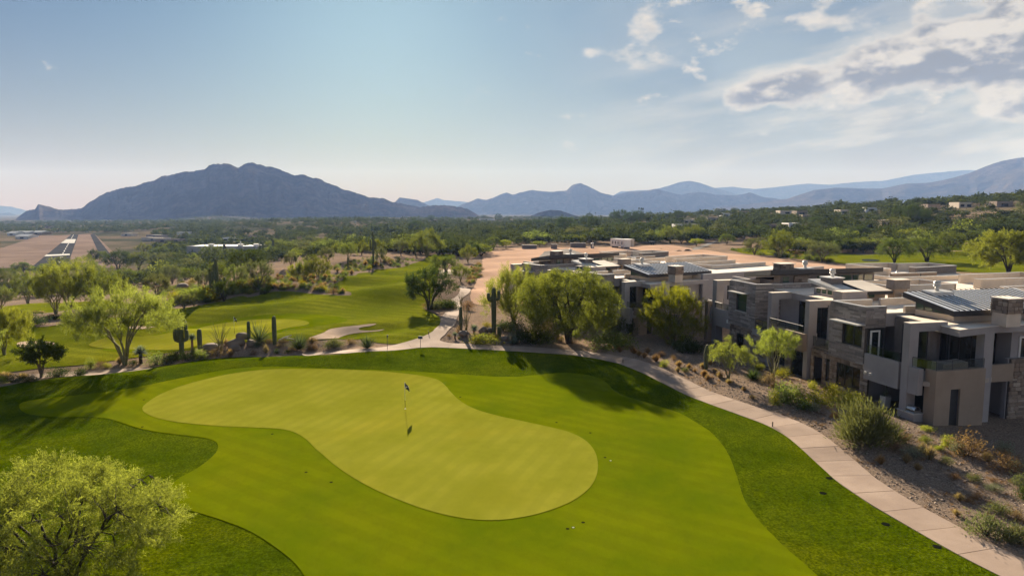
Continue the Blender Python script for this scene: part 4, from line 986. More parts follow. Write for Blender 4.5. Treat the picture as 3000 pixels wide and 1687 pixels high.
    for a, b in ((16.5, 22.5), (18.5, 24.5), (10.5, 8.8), (13.2, 8.2), (22.8, 16.2), (24.0, 9.0), (21.8, 8.5), (23.2, 23.6), (27.5, 23.4), (33.5, 29.8), (30.5, 30.5), (17.2, 5.0), (20.3, 2.2), (15.8, 3.2)):
        pipe_vent(rt, a, b, 7.4, rnd.uniform(.25, .6), rnd.uniform(.05, .09), rnd.choice(('white_paint', 'dark_metal', 'cap_metal')))
    return rt
VA = villa(28.27, 56.86, 0.0, 14, 'two storey grey villa with stone-clad bays beside the slab-jointed path', True)
VB = villa(11.87, 93.8, -.9, 30.5, 'grey villa half hidden behind the big rounded mesquite', False)
def local(root, a, b, z): return root.matrix_world @ Vector((a, b, z))
bpy.context.view_layer.update()

# ------------------------------------------------------------------ vegetation
def mat_leaf(key, lo, hi, trans=.45, sheen=0.0, var=.10):
    m = NT(key)
    a = m.n('ShaderNodeAttribute'); a.attribute_name = 'tint'
    oi = m.n('ShaderNodeObjectInfo').outputs['Random']
    c = m.mix(m.ramp(a.outputs['Fac'], 0, 1, 0, 1, False), lo, hi)
    c = m.hsv(c, m.ramp(oi, 0, 1, .5-var*.18, .5+var*.18, False), m.ramp(oi, 0, 1, 1.05, .85, False), m.ramp(oi, 0, 1, 1-var, 1+var, False))
    d = m.n('ShaderNodeBsdfDiffuse'); m.L.new(c, d.inputs[0])
    t = m.n('ShaderNodeBsdfTranslucent'); m.L.new(m.mix(1.0, c, (1.12, 1.15, .60), 'MULTIPLY'), t.inputs[0])
    x = m.n('ShaderNodeMixShader'); x.inputs[0].default_value = trans
    m.L.new(d.outputs[0], x.inputs[1]); m.L.new(t.outputs[0], x.inputs[2]); m.L.new(x.outputs[0], m.out.inputs['Surface'])
    return m.done(key)
mat_leaf('leaf_palo', (.110, .130, .022), (.285, .305, .062), .60)
mat_leaf('leaf_lime', (.125, .150, .020), (.310, .335, .055), .55)
mat_leaf('leaf_sunlit', (.095, .105, .008), (.360, .355, .034), .52)  # yellower leaf colour of the near left tree
mat_leaf('leaf_mesquite', (.070, .100, .022), (.250, .285, .075), .56)
mat_leaf('leaf_palo_scrub', (.072, .094, .020), (.200, .222, .050), .50)
mat_leaf('leaf_mesquite_scrub', (.046, .070, .017), (.165, .198, .050), .48)
mat_leaf('leaf_dark', (.026, .044, .013), (.078, .110, .032), .38)
mat_leaf('leaf_grey', (.075, .088, .042), (.175, .185, .090), .40)
mat_leaf('leaf_far', (.030, .044, .018), (.090, .108, .040), .35)
mat_leaf('leaf_gold', (.20, .125, .060), (.44, .31, .175), .40)
mat_leaf('leaf_rust', (.11, .065, .035), (.34, .22, .13), .35)
mat_leaf('leaf_yellow', (.12, .13, .012), (.40, .36, .020), .45)
mat_leaf('leaf_sage', (.13, .145, .105), (.30, .32, .25), .35)
mat_leaf('leaf_yucca', (.045, .070, .026), (.165, .190, .085), .30)
mat_leaf('leaf_bluish', (.115, .145, .115), (.28, .33, .27), .30)
mat_simple('bark', (.115, .090, .068), .95, .25, 6, 20, .8)
mat_simple('bark_green', (.175, .165, .075), .9, .2, 5, 20, .5)
mat_simple('bark_dark', (.055, .044, .036), .95, .25, 6, 20, .8)
mat_simple('bark_rust', (.26, .14, .085), .95, .25, 8, 25, .8)
mat_simple('deadwood', (.55, .50, .44), .9, .15, 6, 25, .5)
def mat_cactus():
    m = NT('cactus'); p = m.pos('Object')
    n = m.noise(p, 4, 4, .6); a = m.n('ShaderNodeAttribute'); a.attribute_name = 'tint'
    c = m.mix(m.ramp(n, .3, .7), (.075, .092, .045), (.115, .130, .066))
    c = m.mix(m.ramp(a.outputs['Fac'], .55, 1, 0, .8), c, (.42, .36, .24))
    m.principled(c, .8, m.bump(m.noise(p, 40, 3, .7), .5, .02), spec=.2); m.done('cactus')
    m = NT('barrel'); p = m.pos('Object'); a = m.n('ShaderNodeAttribute'); a.attribute_name = 'tint'
    c = m.mix(a.outputs['Fac'], (.10, .12, .03), (.62, .42, .09)); m.principled(c, .8, spec=.2); m.done('barrel')
mat_cactus()
mat_simple('boulder', (.215, .165, .130), .95, .28, .9, 7, .9)

def leaf_tris(cen, direc, length, width, r):
    """one slim triangle per leaf"""
    n = len(cen); d = direc/np.linalg.norm(direc, axis=1)[:, None]
    q = r.normal(size=(n, 3)); s = np.cross(d, q); s /= np.linalg.norm(s, axis=1)[:, None]+1e-9
    L = length*(.6+.8*r.random(n))[:, None]; W = width*(.7+.6*r.random(n))[:, None]
    v = np.stack([cen-d*L*.5-s*W*.5, cen-d*L*.35+s*W*.5, cen+d*L*.5], 1).reshape(-1, 3)
    return v, np.arange(3*n).reshape(-1, 3)
def tubes(segs, sides=5):
    """segs: list of (points, radii)"""
    V = []; Fc = []; b = 0
    for pts, rad in segs:
        pts = np.asarray(pts, float); n = len(pts)
        t = np.gradient(pts, axis=0); t /= np.linalg.norm(t, axis=1)[:, None]+1e-9
        ref = np.array([.3, .2, 1.]) if abs(t[0, 2]) < .9 else np.array([1., .2, .1])
        u = np.cross(t, ref); u /= np.linalg.norm(u, axis=1)[:, None]+1e-9; w_ = np.cross(t, u)
        an = np.arange(sides)*2*np.pi/sides
        ring = pts[:, None]+np.asarray(rad)[:, None, None]*(np.cos(an)[None, :, None]*u[:, None]+np.sin(an)[None, :, None]*w_[:, None])
        V.append(ring.reshape(-1, 3))
        i_ = (b+np.arange(n-1)*sides)[:, None]; k_ = np.arange(sides)[None, :]; k2 = (k_+1) % sides
        Fc.append(np.stack([i_+k_, i_+k2, i_+sides+k2, i_+sides+k_], -1).reshape(-1, 4))
        b += n*sides
    return np.vstack(V), np.vstack(Fc)
def curve(p0, p1, bend, n, r, jit):
    p0 = np.array(p0, float); p1 = np.array(p1, float); t = np.linspace(0, 1, n)[:, None]
    c = p0*(1-t)+p1*t+np.array(bend)[None]*(4*t*(1-t))
    if n > 2: c[1:-1] += r.normal(0, jit, (n-2, 3))
    return c
def tree_meshes(name, seed, H=6.0, W=7.0, base=.30, limbs=5, clumps=90, leaves=9000, ll=.22, lw=.035, mode='up', cr=.55, trunk_r=.13, lump=.25, flat=1.0, shell=.5, lean=0.0, bark='bark', leaf='leaf_palo', low=-.5, spread=.24):
    r = np.random.default_rng(seed)
    zc = H*(base+1)/2; rz = H*(1-base)/2; rx = W/2
    L = []; pts_all = []; segs = []
    for k in range(limbs):
        a = 2*np.pi*(k+r.random()*.5)/limbs; q = .35+.4*r.random()
        tip = np.array([np.cos(a)*rx*q, np.sin(a)*rx*q, zc+rz*(.1+.55*r.random())*(1-.3*q)])
        st = np.array([r.normal(0, trunk_r*.5), r.normal(0, trunk_r*.5), -.15])
        c = curve(st, tip, (np.cos(a)*rx*-.06, np.sin(a)*rx*-.06, H*.06), 8, r, H*.012)
        rad = np.linspace(trunk_r, trunk_r*.28, 8); rad[0] *= 1.25
        segs.append((c, rad)); pts_all.append(c[2:]); 
        for j in range(2):
            i0 = 3+j*2; a2 = a+r.normal(0, .9); q2 = min(.85, q+.25)
            tp2 = np.array([np.cos(a2)*rx*q2, np.sin(a2)*rx*q2, zc+rz*r.uniform(-.35, .45)])
            c2 = curve(c[i0], tp2, (0, 0, H*.03), 6, r, H*.012); segs.append((c2, np.linspace(rad[i0]*.75, trunk_r*.14, 6))); pts_all.append(c2[1:])
    P = np.vstack(pts_all)
    d = r.normal(size=(clumps*4, 3)); d /= np.linalg.norm(d, axis=1)[:, None]; d = d[d[:, 2] > low][:clumps]
    ph = r.random(6)*6.28
    def rad_mod(v):
        az = np.arctan2(v[:, 1], v[:, 0])
        return 1+lump*(.5*np.sin(2*az+ph[0])+.4*np.sin(3*az+ph[1]+2*v[:, 2])+.4*np.sin(5*az+ph[2]-3*v[:, 2])+.3*np.sin(4*v[:, 2]+ph[3]))
    q = (shell+(1-shell)*r.random(len(d))**.5)*rad_mod(d)
    C = d*q[:, None]*np.array([rx, rx, rz*flat]); C[:, 2] += zc; C[:, 0] += lean*(C[:, 2]-H*base)
    crr = cr*(.65+.7*r.random(len(C)))
    for c_ in C:
        j = np.argmin(((P-c_)**2).sum(1)); s0 = P[j]
        segs.append((curve(s0, c_, (0, 0, np.linalg.norm(c_-s0)*.08), 4, r, .05), [trunk_r*.16, trunk_r*.12, trunk_r*.08, trunk_r*.03]))
    tv, tf = tubes(segs, 5)
    tm = npmesh('trunk', tv, tf, True); tm.materials.append(MATS[bark])
    wgt = crr**2; wgt /= wgt.sum(); ci = r.choice(len(C), leaves, p=wgt)
    ns = 5; co = C-np.array([0, 0, zc-rz*.6]); co /= np.linalg.norm(co, axis=1)[:, None]
    bias = {'up': np.array([0, 0, .75]), 'droop': np.array([0, 0, -.30]), 'rand': np.array([0, 0, .15])}[mode]
    SD = co[:, None]*.75+bias+r.normal(size=(len(C), ns, 3))*.62; SD /= np.linalg.norm(SD, axis=2)[:, :, None]
    si = r.integers(0, ns, leaves); tt = r.random(leaves)**.85
    sdv = SD[ci, si]; cen = C[ci]+sdv*(crr[ci]*1.75*(tt-.25))[:, None]+r.normal(size=(leaves, 3))*(crr[ci]*spread*(1.15-.6*tt))[:, None]
    if mode == 'droop': cen[:, 2] -= (tt**2)*crr[ci]*.8
    rd = r.normal(size=(leaves, 3))
    dr = sdv*(.9 if mode != 'droop' else .5)+rd*(.42 if mode == 'up' else .75)+(np.array([0, 0, -.7]) if mode == 'droop' else 0)
    lv, lf = leaf_tris(cen, dr, ll, lw, r)
    ct = np.clip(r.random((len(C), ns))[ci, si]*.55+r.random(leaves)*.45, 0, 1)
    cm = npmesh('crown', lv, lf, False, np.repeat(ct, 3)); cm.materials.append(MATS[leaf])
    return tm, cm, H, W
def shrub_mesh(seed, leaf, n=900, ll=.14, lw=.03, mode='rand', lump=.25, stems=14, H=1.0, W=1.0, clumps=26, cr=.17):
    r = np.random.default_rng(seed)
    d = r.normal(size=(clumps*3, 3)); d /= np.linalg.norm(d, axis=1)[:, None]; d = d[d[:, 2] > -.1][:clumps]
    C = d*(.45+.5*r.random((len(d), 1)))*np.array([W/2, W/2, H*.75])*(1+lump*r.normal(0, .5, (len(d), 1))); C[:, 2] = np.abs(C[:, 2])+.12*H
    segs = [(curve((0, 0, -.05), c, (0, 0, .05), 3, r, .02), [.02, .012, .005]) for c in C[:stems]]
    ci = r.integers(0, len(C), n); cen = C[ci]+r.normal(size=(n, 3))*cr*np.array([1, 1, .8]); cen[:, 2] = np.maximum(cen[:, 2], .02)
    out = cen-np.array([0, 0, -.1*H]); rd = r.normal(size=(n, 3))
    dr = out/np.linalg.norm(out, axis=1)[:, None]+(rd*.35 if mode == 'up' else rd*1.2)+(np.array([0, 0, .5]) if mode == 'up' else 0)
    v, f = leaf_tris(cen, dr, ll, lw, r)
    m = npmesh('foliage', v, f, False, np.repeat(r.random(len(C))[ci]*.5+r.random(n)*.5, 3)); m.materials.append(MATS[leaf])
    sv, sf = tubes(segs, 3); sm = npmesh('stem', sv, sf); sm.materials.append(MATS['bark'])
    return m, sm
def tuft_mesh(seed, leaf, n=260, H=1.0, W=1.0, lw=.022, droop=.35):
    r = np.random.default_rng(seed); a = r.random(n)*6.283; k = r.random(n)**.7
    dr = np.column_stack([np.cos(a)*k*W*.55, np.sin(a)*k*W*.55, H*(1-.45*k*k)*(.7+.4*r.random(n))])
    b = np.column_stack([np.cos(a)*k*.10*W, np.sin(a)*k*.10*W, np.zeros(n)])
    s = np.cross(dr, r.normal(size=(n, 3))); s /= np.linalg.norm(s, axis=1)[:, None]
    mid = b+dr*.55; mid[:, 2] += .06*H; tip = b+dr; tip[:, 2] -= droop*H*k*k*.5
    w_ = lw*(.7+.6*r.random(n))[:, None]
    v = np.stack([b-s*w_*.6, b+s*w_*.6, mid+s*w_*.5, tip, mid-s*w_*.5], 1).reshape(-1, 3)
    i = np.arange(n)[:, None]*5; f = np.concatenate([i+np.array([[0, 1, 2]]), i+np.array([[0, 2, 4]]), i+np.array([[4, 2, 3]])])
    m = npmesh('blades', v, f, False, np.repeat(r.random(n), 5)); m.materials.append(MATS[leaf]); return m

PROTO = {}
def protos():
    T = tree_meshes
    PROTO['palo'] = [T('palo', 11+k, 5.5, 6.6, .14, 6, 130, 12000, .26, .052, 'up', .55, .12, .30, 1.0, .50, bark='bark_green', leaf='leaf_palo_scrub') for k in range(3)]
    PROTO['lime'] = [T('lime', 31+k, 5.5, 6.2, .12, 6, 120, 12000, .28, .054, 'up', .55, .11, .32, 1.0, .45, bark='bark_green', leaf='leaf_lime') for k in range(2)]
    PROTO['mesq'] = [T('mesq', 51+k, 5.5, 7.0, .12, 5, 140, 13000, .24, .062, 'droop', .60, .15, .30, 1.0, .55, bark='bark_dark', leaf='leaf_mesquite_scrub') for k in range(3)]
    PROTO['dark'] = [T('dark', 71+k, 5.0, 6.4, .10, 5, 130, 12000, .18, .066, 'rand', .58, .14, .28, 1.0, .5, bark='bark_dark', leaf='leaf_dark') for k in range(2)]
    PROTO['grey'] = [T('grey', 91+k, 5.0, 6.2, .10, 6, 120, 11000, .22, .055, 'up', .55, .11, .30, 1.0, .5, bark='bark', leaf='leaf_grey') for k in range(2)]
    S_ = shrub_mesh
    PROTO['s_green'] = [S_(1+k, 'leaf_mesquite', 1100, .11, .035) for k in range(3)]
    PROTO['s_dark'] = [S_(11+k, 'leaf_dark', 1100, .10, .04) for k in range(3)]
    PROTO['s_lime'] = [S_(21+k, 'leaf_lime', 1000, .13, .03, 'up') for k in range(2)]
    PROTO['s_yellow'] = [S_(31+k, 'leaf_yellow', 1100, .10, .035) for k in range(2)]
    PROTO['s_sage'] = [S_(41+k, 'leaf_sage', 1000, .10, .035) for k in range(2)]
    PROTO['s_rust'] = [S_(51+k, 'leaf_rust', 1100, .11, .028) for k in range(3)]
    PROTO['s_grey'] = [S_(61+k, 'leaf_grey', 1100, .12, .03, 'up') for k in range(2)]
    PROTO['s_broom'] = [S_(71, 'leaf_grey', 5200, .13, .014, 'up', .2, 40, 1, 1, 90, .09)]
    PROTO['gold'] = [tuft_mesh(1+k, 'leaf_gold') for k in range(4)]
    PROTO['agave'] = [tuft_mesh(21, 'leaf_yucca', 90, 1, 1.2, .05, .05)]
protos()

def mpp(x, y): return (y*CP+(HC-float(ground(x, y)))*SP)/F      # metres per photograph pixel at a ground spot
COUNT = {}
def place_tree(u, v, wpx, hpx, kind, label, group=None, rot=None, name=None, meshes=None, xy=None):
    x, y = xy if xy is not None else P1(u, v); z = float(ground(x, y)); s = mpp(x, y)
    k = COUNT.get(kind, 0); COUNT[kind] = k+1
    tm, cm, H, W = meshes or PROTO[kind][k % len(PROTO[kind])]
    nm = name or {'palo': 'palo_verde_tree', 'lime': 'palo_verde_tree', 'mesq': 'mesquite_tree', 'dark': 'ironwood_tree', 'grey': 'desert_tree', 'far': 'desert_tree'}[kind]
    o = empty(nm, (x, y, z-.05), random.random()*6.28 if rot is None else rot)
    sx = wpx*s/W; o.scale = (sx, sx*random.uniform(.92, 1.08), hpx*s/H)
    t = bpy.data.objects.new('trunk', tm); COL.objects.link(t); t.parent = o
    c = bpy.data.objects.new('crown', cm); COL.objects.link(c); c.parent = o
    set_tag(o, label, 'tree', group); return o
def place_shrub(u, v, wpx, hpx, kind, label, group=None, xy=None, name=None, size=None):
    x, y = xy if xy is not None else P1(u, v); z = float(ground(x, y)); s = mpp(x, y)
    k = COUNT.get(kind, 0); COUNT[kind] = k+1; pr = PROTO[kind][k % len(PROTO[kind])]
    sx, sz = size if size else (wpx*s, hpx*s)
    nm = name or {'gold': 'grass_tuft', 'agave': 'agave'}.get(kind, 'shrub')
    cat = {'gold': 'grass', 'agave': 'agave'}.get(kind, 'shrub')
    if isinstance(pr, tuple):
        o = empty(nm, (x, y, z), random.random()*6.28)
        a = bpy.data.objects.new('foliage', pr[0]); COL.objects.link(a); a.parent = o
        b = bpy.data.objects.new('stem', pr[1]); COL.objects.link(b); b.parent = o
    else:
        o = bpy.data.objects.new(nm, pr); COL.objects.link(o); o.location = (x, y, z); o.rotation_euler = (0, 0, random.random()*6.28)
    o.scale = (sx*1.05, sx*random.uniform(.9, 1.1), sz*1.1)
    set_tag(o, label, cat, group); return o

# ---- named trees
def hero_trees():
    T = tree_meshes
    m = T('h', 201, 5.6, 8.6, .32, 6, 220, 30000, .26, .030, 'up', .50, .12, .30, .95, .55, bark='bark_green', leaf='leaf_palo', low=-.5)
    place_tree(366, 1068, 300, 214, 'palo', 'wide spreading palo verde with forked trunk standing before the far green', meshes=m, rot=.6)
    m = T('h', 202, 3.4, 4.0, .34, 6, 90, 14000, .13, .075, 'rand', .38, .07, .30, 1, .4, bark='bark', leaf='leaf_dark')
    place_tree(120, 1107, 128, 110, 'dark', 'small dark broadleaf tree with many thin stems beside the left path', meshes=m, rot=1.0, name='broadleaf_tree')
    m = T('h', 203, 6, 7, .30, 6, 150, 16000, .26, .034, 'up', .6, .13, .3, 1, .5, bark='bark_green', leaf='leaf_palo')
    place_tree(204, 919, 165, 142, 'palo', 'tall palo verde with V-shaped trunks on the gravel island', meshes=m, rot=2.0)
    place_tree(165, 922, 120, 126, 'palo', 'slim-stemmed palo verde crowding the V-trunked one', rot=.5)
    place_tree(293, 912, 135, 116, 'palo', 'feathery palo verde behind the wide spreading one', rot=1.5)
    m2 = T('h', 212, 5.5, 6.6, .10, 6, 170, 26000, .24, .040, 'up', .55, .12, .25, 1, .45, bark='bark_green', leaf='leaf_palo', low=-.6)
    place_tree(15, 1040, 134, 136, 'palo', 'palo verde leaning in beside the shaded sand bunker', rot=2.5, meshes=m2)
    place_tree(-75, 1085, 150, 150, 'palo', 'out-of-view palo verde added to shade the grass on the left', rot=1.2, meshes=m2)  # stands out of view, added for the shadow it casts on the left
    m = T('h', 204, 5, 6.4, .20, 5, 150, 22000, .15, .055, 'rand', .52, .15, .28, 1, .5, bark='bark_dark', leaf='leaf_dark')
    place_tree(1259, 909, 146, 118, 'dark', 'dark round tree in the bend of the winding cart path', meshes=m, rot=.3)
    m = T('h', 205, 5.4, 6.0, .05, 7, 180, 24000, .32, .028, 'up', .55, .10, .3, 1, .40, bark='bark_green', leaf='leaf_palo', low=-.7)
    place_tree(1505, 962, 178, 172, 'palo', 'broom-like palo verde between the saguaro and the big mesquite', meshes=m, rot=.9)
    m = T('h', 206, 7.2, 9.4, .12, 6, 380, 64000, .22, .042, 'droop', .66, .17, .12, 1.0, .60, bark='bark_dark', leaf='leaf_mesquite', low=-.75)
    place_tree(1666, 1005, 288, 216, 'mesq', 'big rounded weeping mesquite beside the cart path', meshes=m, rot=0.2)
    m = T('h', 207, 5.4, 6.6, -.02, 7, 250, 34000, .30, .028, 'up', .50, .10, .20, 1, .34, bark='bark_green', leaf='leaf_lime', low=-.95)
    place_tree(1972, 1000, 192, 156, 'lime', 'bright yellow-green palo verde before the grey side wall', meshes=m, rot=1.2)
    m = T('h', 208, 4.2, 4.8, .38, 5, 90, 11000, .19, .026, 'droop', .42, .06, .3, 1, .5, bark='bark_green', leaf='leaf_palo')
    place_tree(2133, 1112, 126, 114, 'palo', 'small airy palo verde beside the short crooked saguaro', meshes=m, rot=.4)
    m = T('h', 209, 5.4, 4.8, .30, 5, 100, 14000, .26, .026, 'up', .45, .08, .3, 1, .45, bark='bark_green', leaf='leaf_lime')
    place_tree(2264, 1115, 134, 156, 'lime', 'upright lime green palo verde against the stone villa wall', meshes=m, rot=.8)
    m = T('h', 210, 6.2, 9.6, .10, 7, 520, 120000, .155, .029, 'rand', .50, .12, .20, 1, .40, spread=.18, bark='bark_dark', leaf='leaf_sunlit', low=-.85)
    place_tree(195, 1735, 610, 372, 'lime', 'large sunlit palo verde on the near rough beside the apron', meshes=m, rot=.5)
    m = T('h', 211, 6.0, 9.0, .06, 6, 240, 42000, .26, .060, 'rand', .62, .14, .26, 1, .5, bark='bark_dark', leaf='leaf_palo', low=-.8)
    place_tree(2955, 800, 190, 120, 'lime', 'broad olive green tree behind the right end of the villa', rot=.5, meshes=m)
hero_trees()

MID = '''66 804 56 38 mesq;248 823 98 64 palo;345 795 74 58 dark;407 790 70 52 mesq;459 788 54 44 grey;492 781 44 38 grey;559 770 44 32 palo;621 771 62 52 mesq;673 768 56 42 mesq;728 803 104 72 dark;638 841 74 72 mesq;694 838 66 60 palo;759 841 88 72 grey;366 845 88 60 mesq;459 876 90 70 grey;505 832 62 52 grey;569 896 62 54 lime;656 883 74 60 dark;83 890 92 86 palo;21 872 70 72 grey;5 905 80 56 grey;852 785 44 44 grey;893 827 66 62 palo;932 827 66 70 palo;872 823 54 48 lime;914 776 42 32 mesq;958 773 50 46 grey;843 745 64 34 palo;942 742 54 40 palo;893 740 44 32 grey;809 737 62 34 palo;1020 761 56 46 palo;1060 748 58 38 palo;1104 748 48 44 palo;1116 777 38 50 grey;1175 748 50 44 grey;1250 753 106 70 palo;1212 744 62 58 mesq;1318 746 40 46 dark;1371 770 56 48 palo;1393 753 44 38 dark;1306 808 76 62 mesq;1349 825 60 48 palo;1445 729 54 36 mesq;1482 728 34 26 lime;2210 747 80 46 grey;2285 756 88 70 palo;2300 722 62 44 mesq;2407 768 94 56 grey;2363 714 44 28 palo;2423 714 38 34 dark;2500 739 54 42 mesq;2620 771 90 76 mesq;2716 767 114 70 mesq;2668 712 74 40 lime;2780 740 94 62 mesq;2031 702 58 40 palo;2040 721 44 22 lime;1964 713 62 46 palo;2042 709 58 42 mesq;1908 709 44 32 palo;1997 714 44 22 grey;1695 716 46 26 palo;1730 716 44 24 grey;1752 703 44 36 mesq;1660 712 30 22 lime;540 905 60 40 grey;600 850 60 56 grey;560 828 56 46 mesq;520 775 44 36 mesq;585 758 40 34 palo;470 752 46 30 mesq;420 745 44 30 palo;500 738 44 26 palo;180 795 60 40 grey;130 815 60 42 mesq;20 830 60 46 mesq;300 770 40 34 mesq;275 772 34 40 dark;300 860 90 66 palo;330 885 100 70 palo;1540 715 40 26 grey;1600 712 50 26 mesq;1580 722 36 16 lime;2130 715 46 30 mesq;2180 700 44 30 dark;2520 700 50 36 dark;2590 700 50 36 dark;2860 715 60 40 mesq;2900 700 60 44 dark;2950 690 70 44 dark'''
MIDLAB = {'palo': 'feathery yellow-green palo verde', 'lime': 'bright lime green bush-tree', 'mesq': 'mid green rounded mesquite', 'dark': 'dark dense ironwood', 'grey': 'grey-green airy tree'}
for q in MID.split(';'):
    u, v, wp, hp, kd = q.split(); u = float(u); v = float(v)
    if u > 2150: rg, gp = 'beside the fairway beyond the dirt lot', 'trees by the fairway beyond the lot'
    elif u > 1500: rg, gp = 'along the back edge of the dirt lot', 'trees along the back of the lot'
    elif u > 1200: rg, gp = 'between the far fairway and the dirt lot', 'trees between far fairway and lot'
    elif u > 790 and v < 765: rg, gp = 'in the scrub beyond the sandy mound', 'trees beyond the sandy mound'
    elif u > 790: rg, gp = 'on the shrubby slope above the far fairway', 'trees on the shrubby slope'
    elif v < 800 and u > 380: rg, gp = 'before the long grey block building', 'trees before the block building'
    elif u < 340: rg, gp = 'between the airfield and the left fairway', 'trees between airfield and left fairway'
    else: rg, gp = 'around the candelabra saguaro', 'trees around the candelabra saguaro'
    place_tree(u, v, float(wp), float(hp), kd, MIDLAB[kd]+' '+rg, gp)

# ---- where the houses of the valley stand (the wood keeps clear of them)
zc = lambda x, y: (1000+x/2.576, 450+y/2.576)
HS = [(*z5([(x, y)])[0], w_/2.576, h/2.576, 'h') for x, y, w_, h in ((735, 462, 110, 20), (860, 468, 80, 14), (1380, 444, 90, 14), (1850, 424, 90, 18), (1190, 462, 60, 12), (905, 503, 70, 10), (2085, 412, 100, 22), (2370, 408, 120, 16), (800, 575, 80, 18), (650, 585, 50, 24), (5, 530, 90, 24), (190, 515, 80, 18), (1500, 556, 80, 26), (440, 462, 60, 10), (300, 478, 60, 10), (1960, 350, 90, 10))]
HS += [(*z1([(x, y)])[0], w_/2.8975, h/2.8975, 'g') for x, y, w_, h in ((1030, 266, 80, 20), (1240, 280, 130, 22), (1200, 305, 180, 22), (1320, 322, 230, 26), (1890, 312, 100, 26), (1300, 112, 60, 10), (1540, 88, 80, 10), (1450, 104, 60, 10), (1000, 118, 60, 16), (380, 198, 40, 10), (1500, 258, 110, 18), (2110, 295, 40, 30), (700, 158, 50, 10), (870, 140, 60, 10), (1650, 140, 60, 10))]
HS += [(*zc(x, y), w_/2.576, h/2.576, 'c') for x, y, w_, h in ((660, 512, 90, 12), (1040, 506, 110, 14), (1760, 590, 70, 22), (1890, 610, 80, 34), (450, 488, 70, 10), (350, 498, 90, 10), (780, 478, 60, 8), (2520, 575, 170, 24), (2430, 470, 60, 10), (1150, 470, 60, 8))]
HSXY = []
for u_, v_, w_, h_, k_ in HS:
    x_, y_ = P1(u_+w_/2, v_); HSXY.append((math.atan2(x_, y_), math.hypot(x_, y_), w_*.5/F+.002))
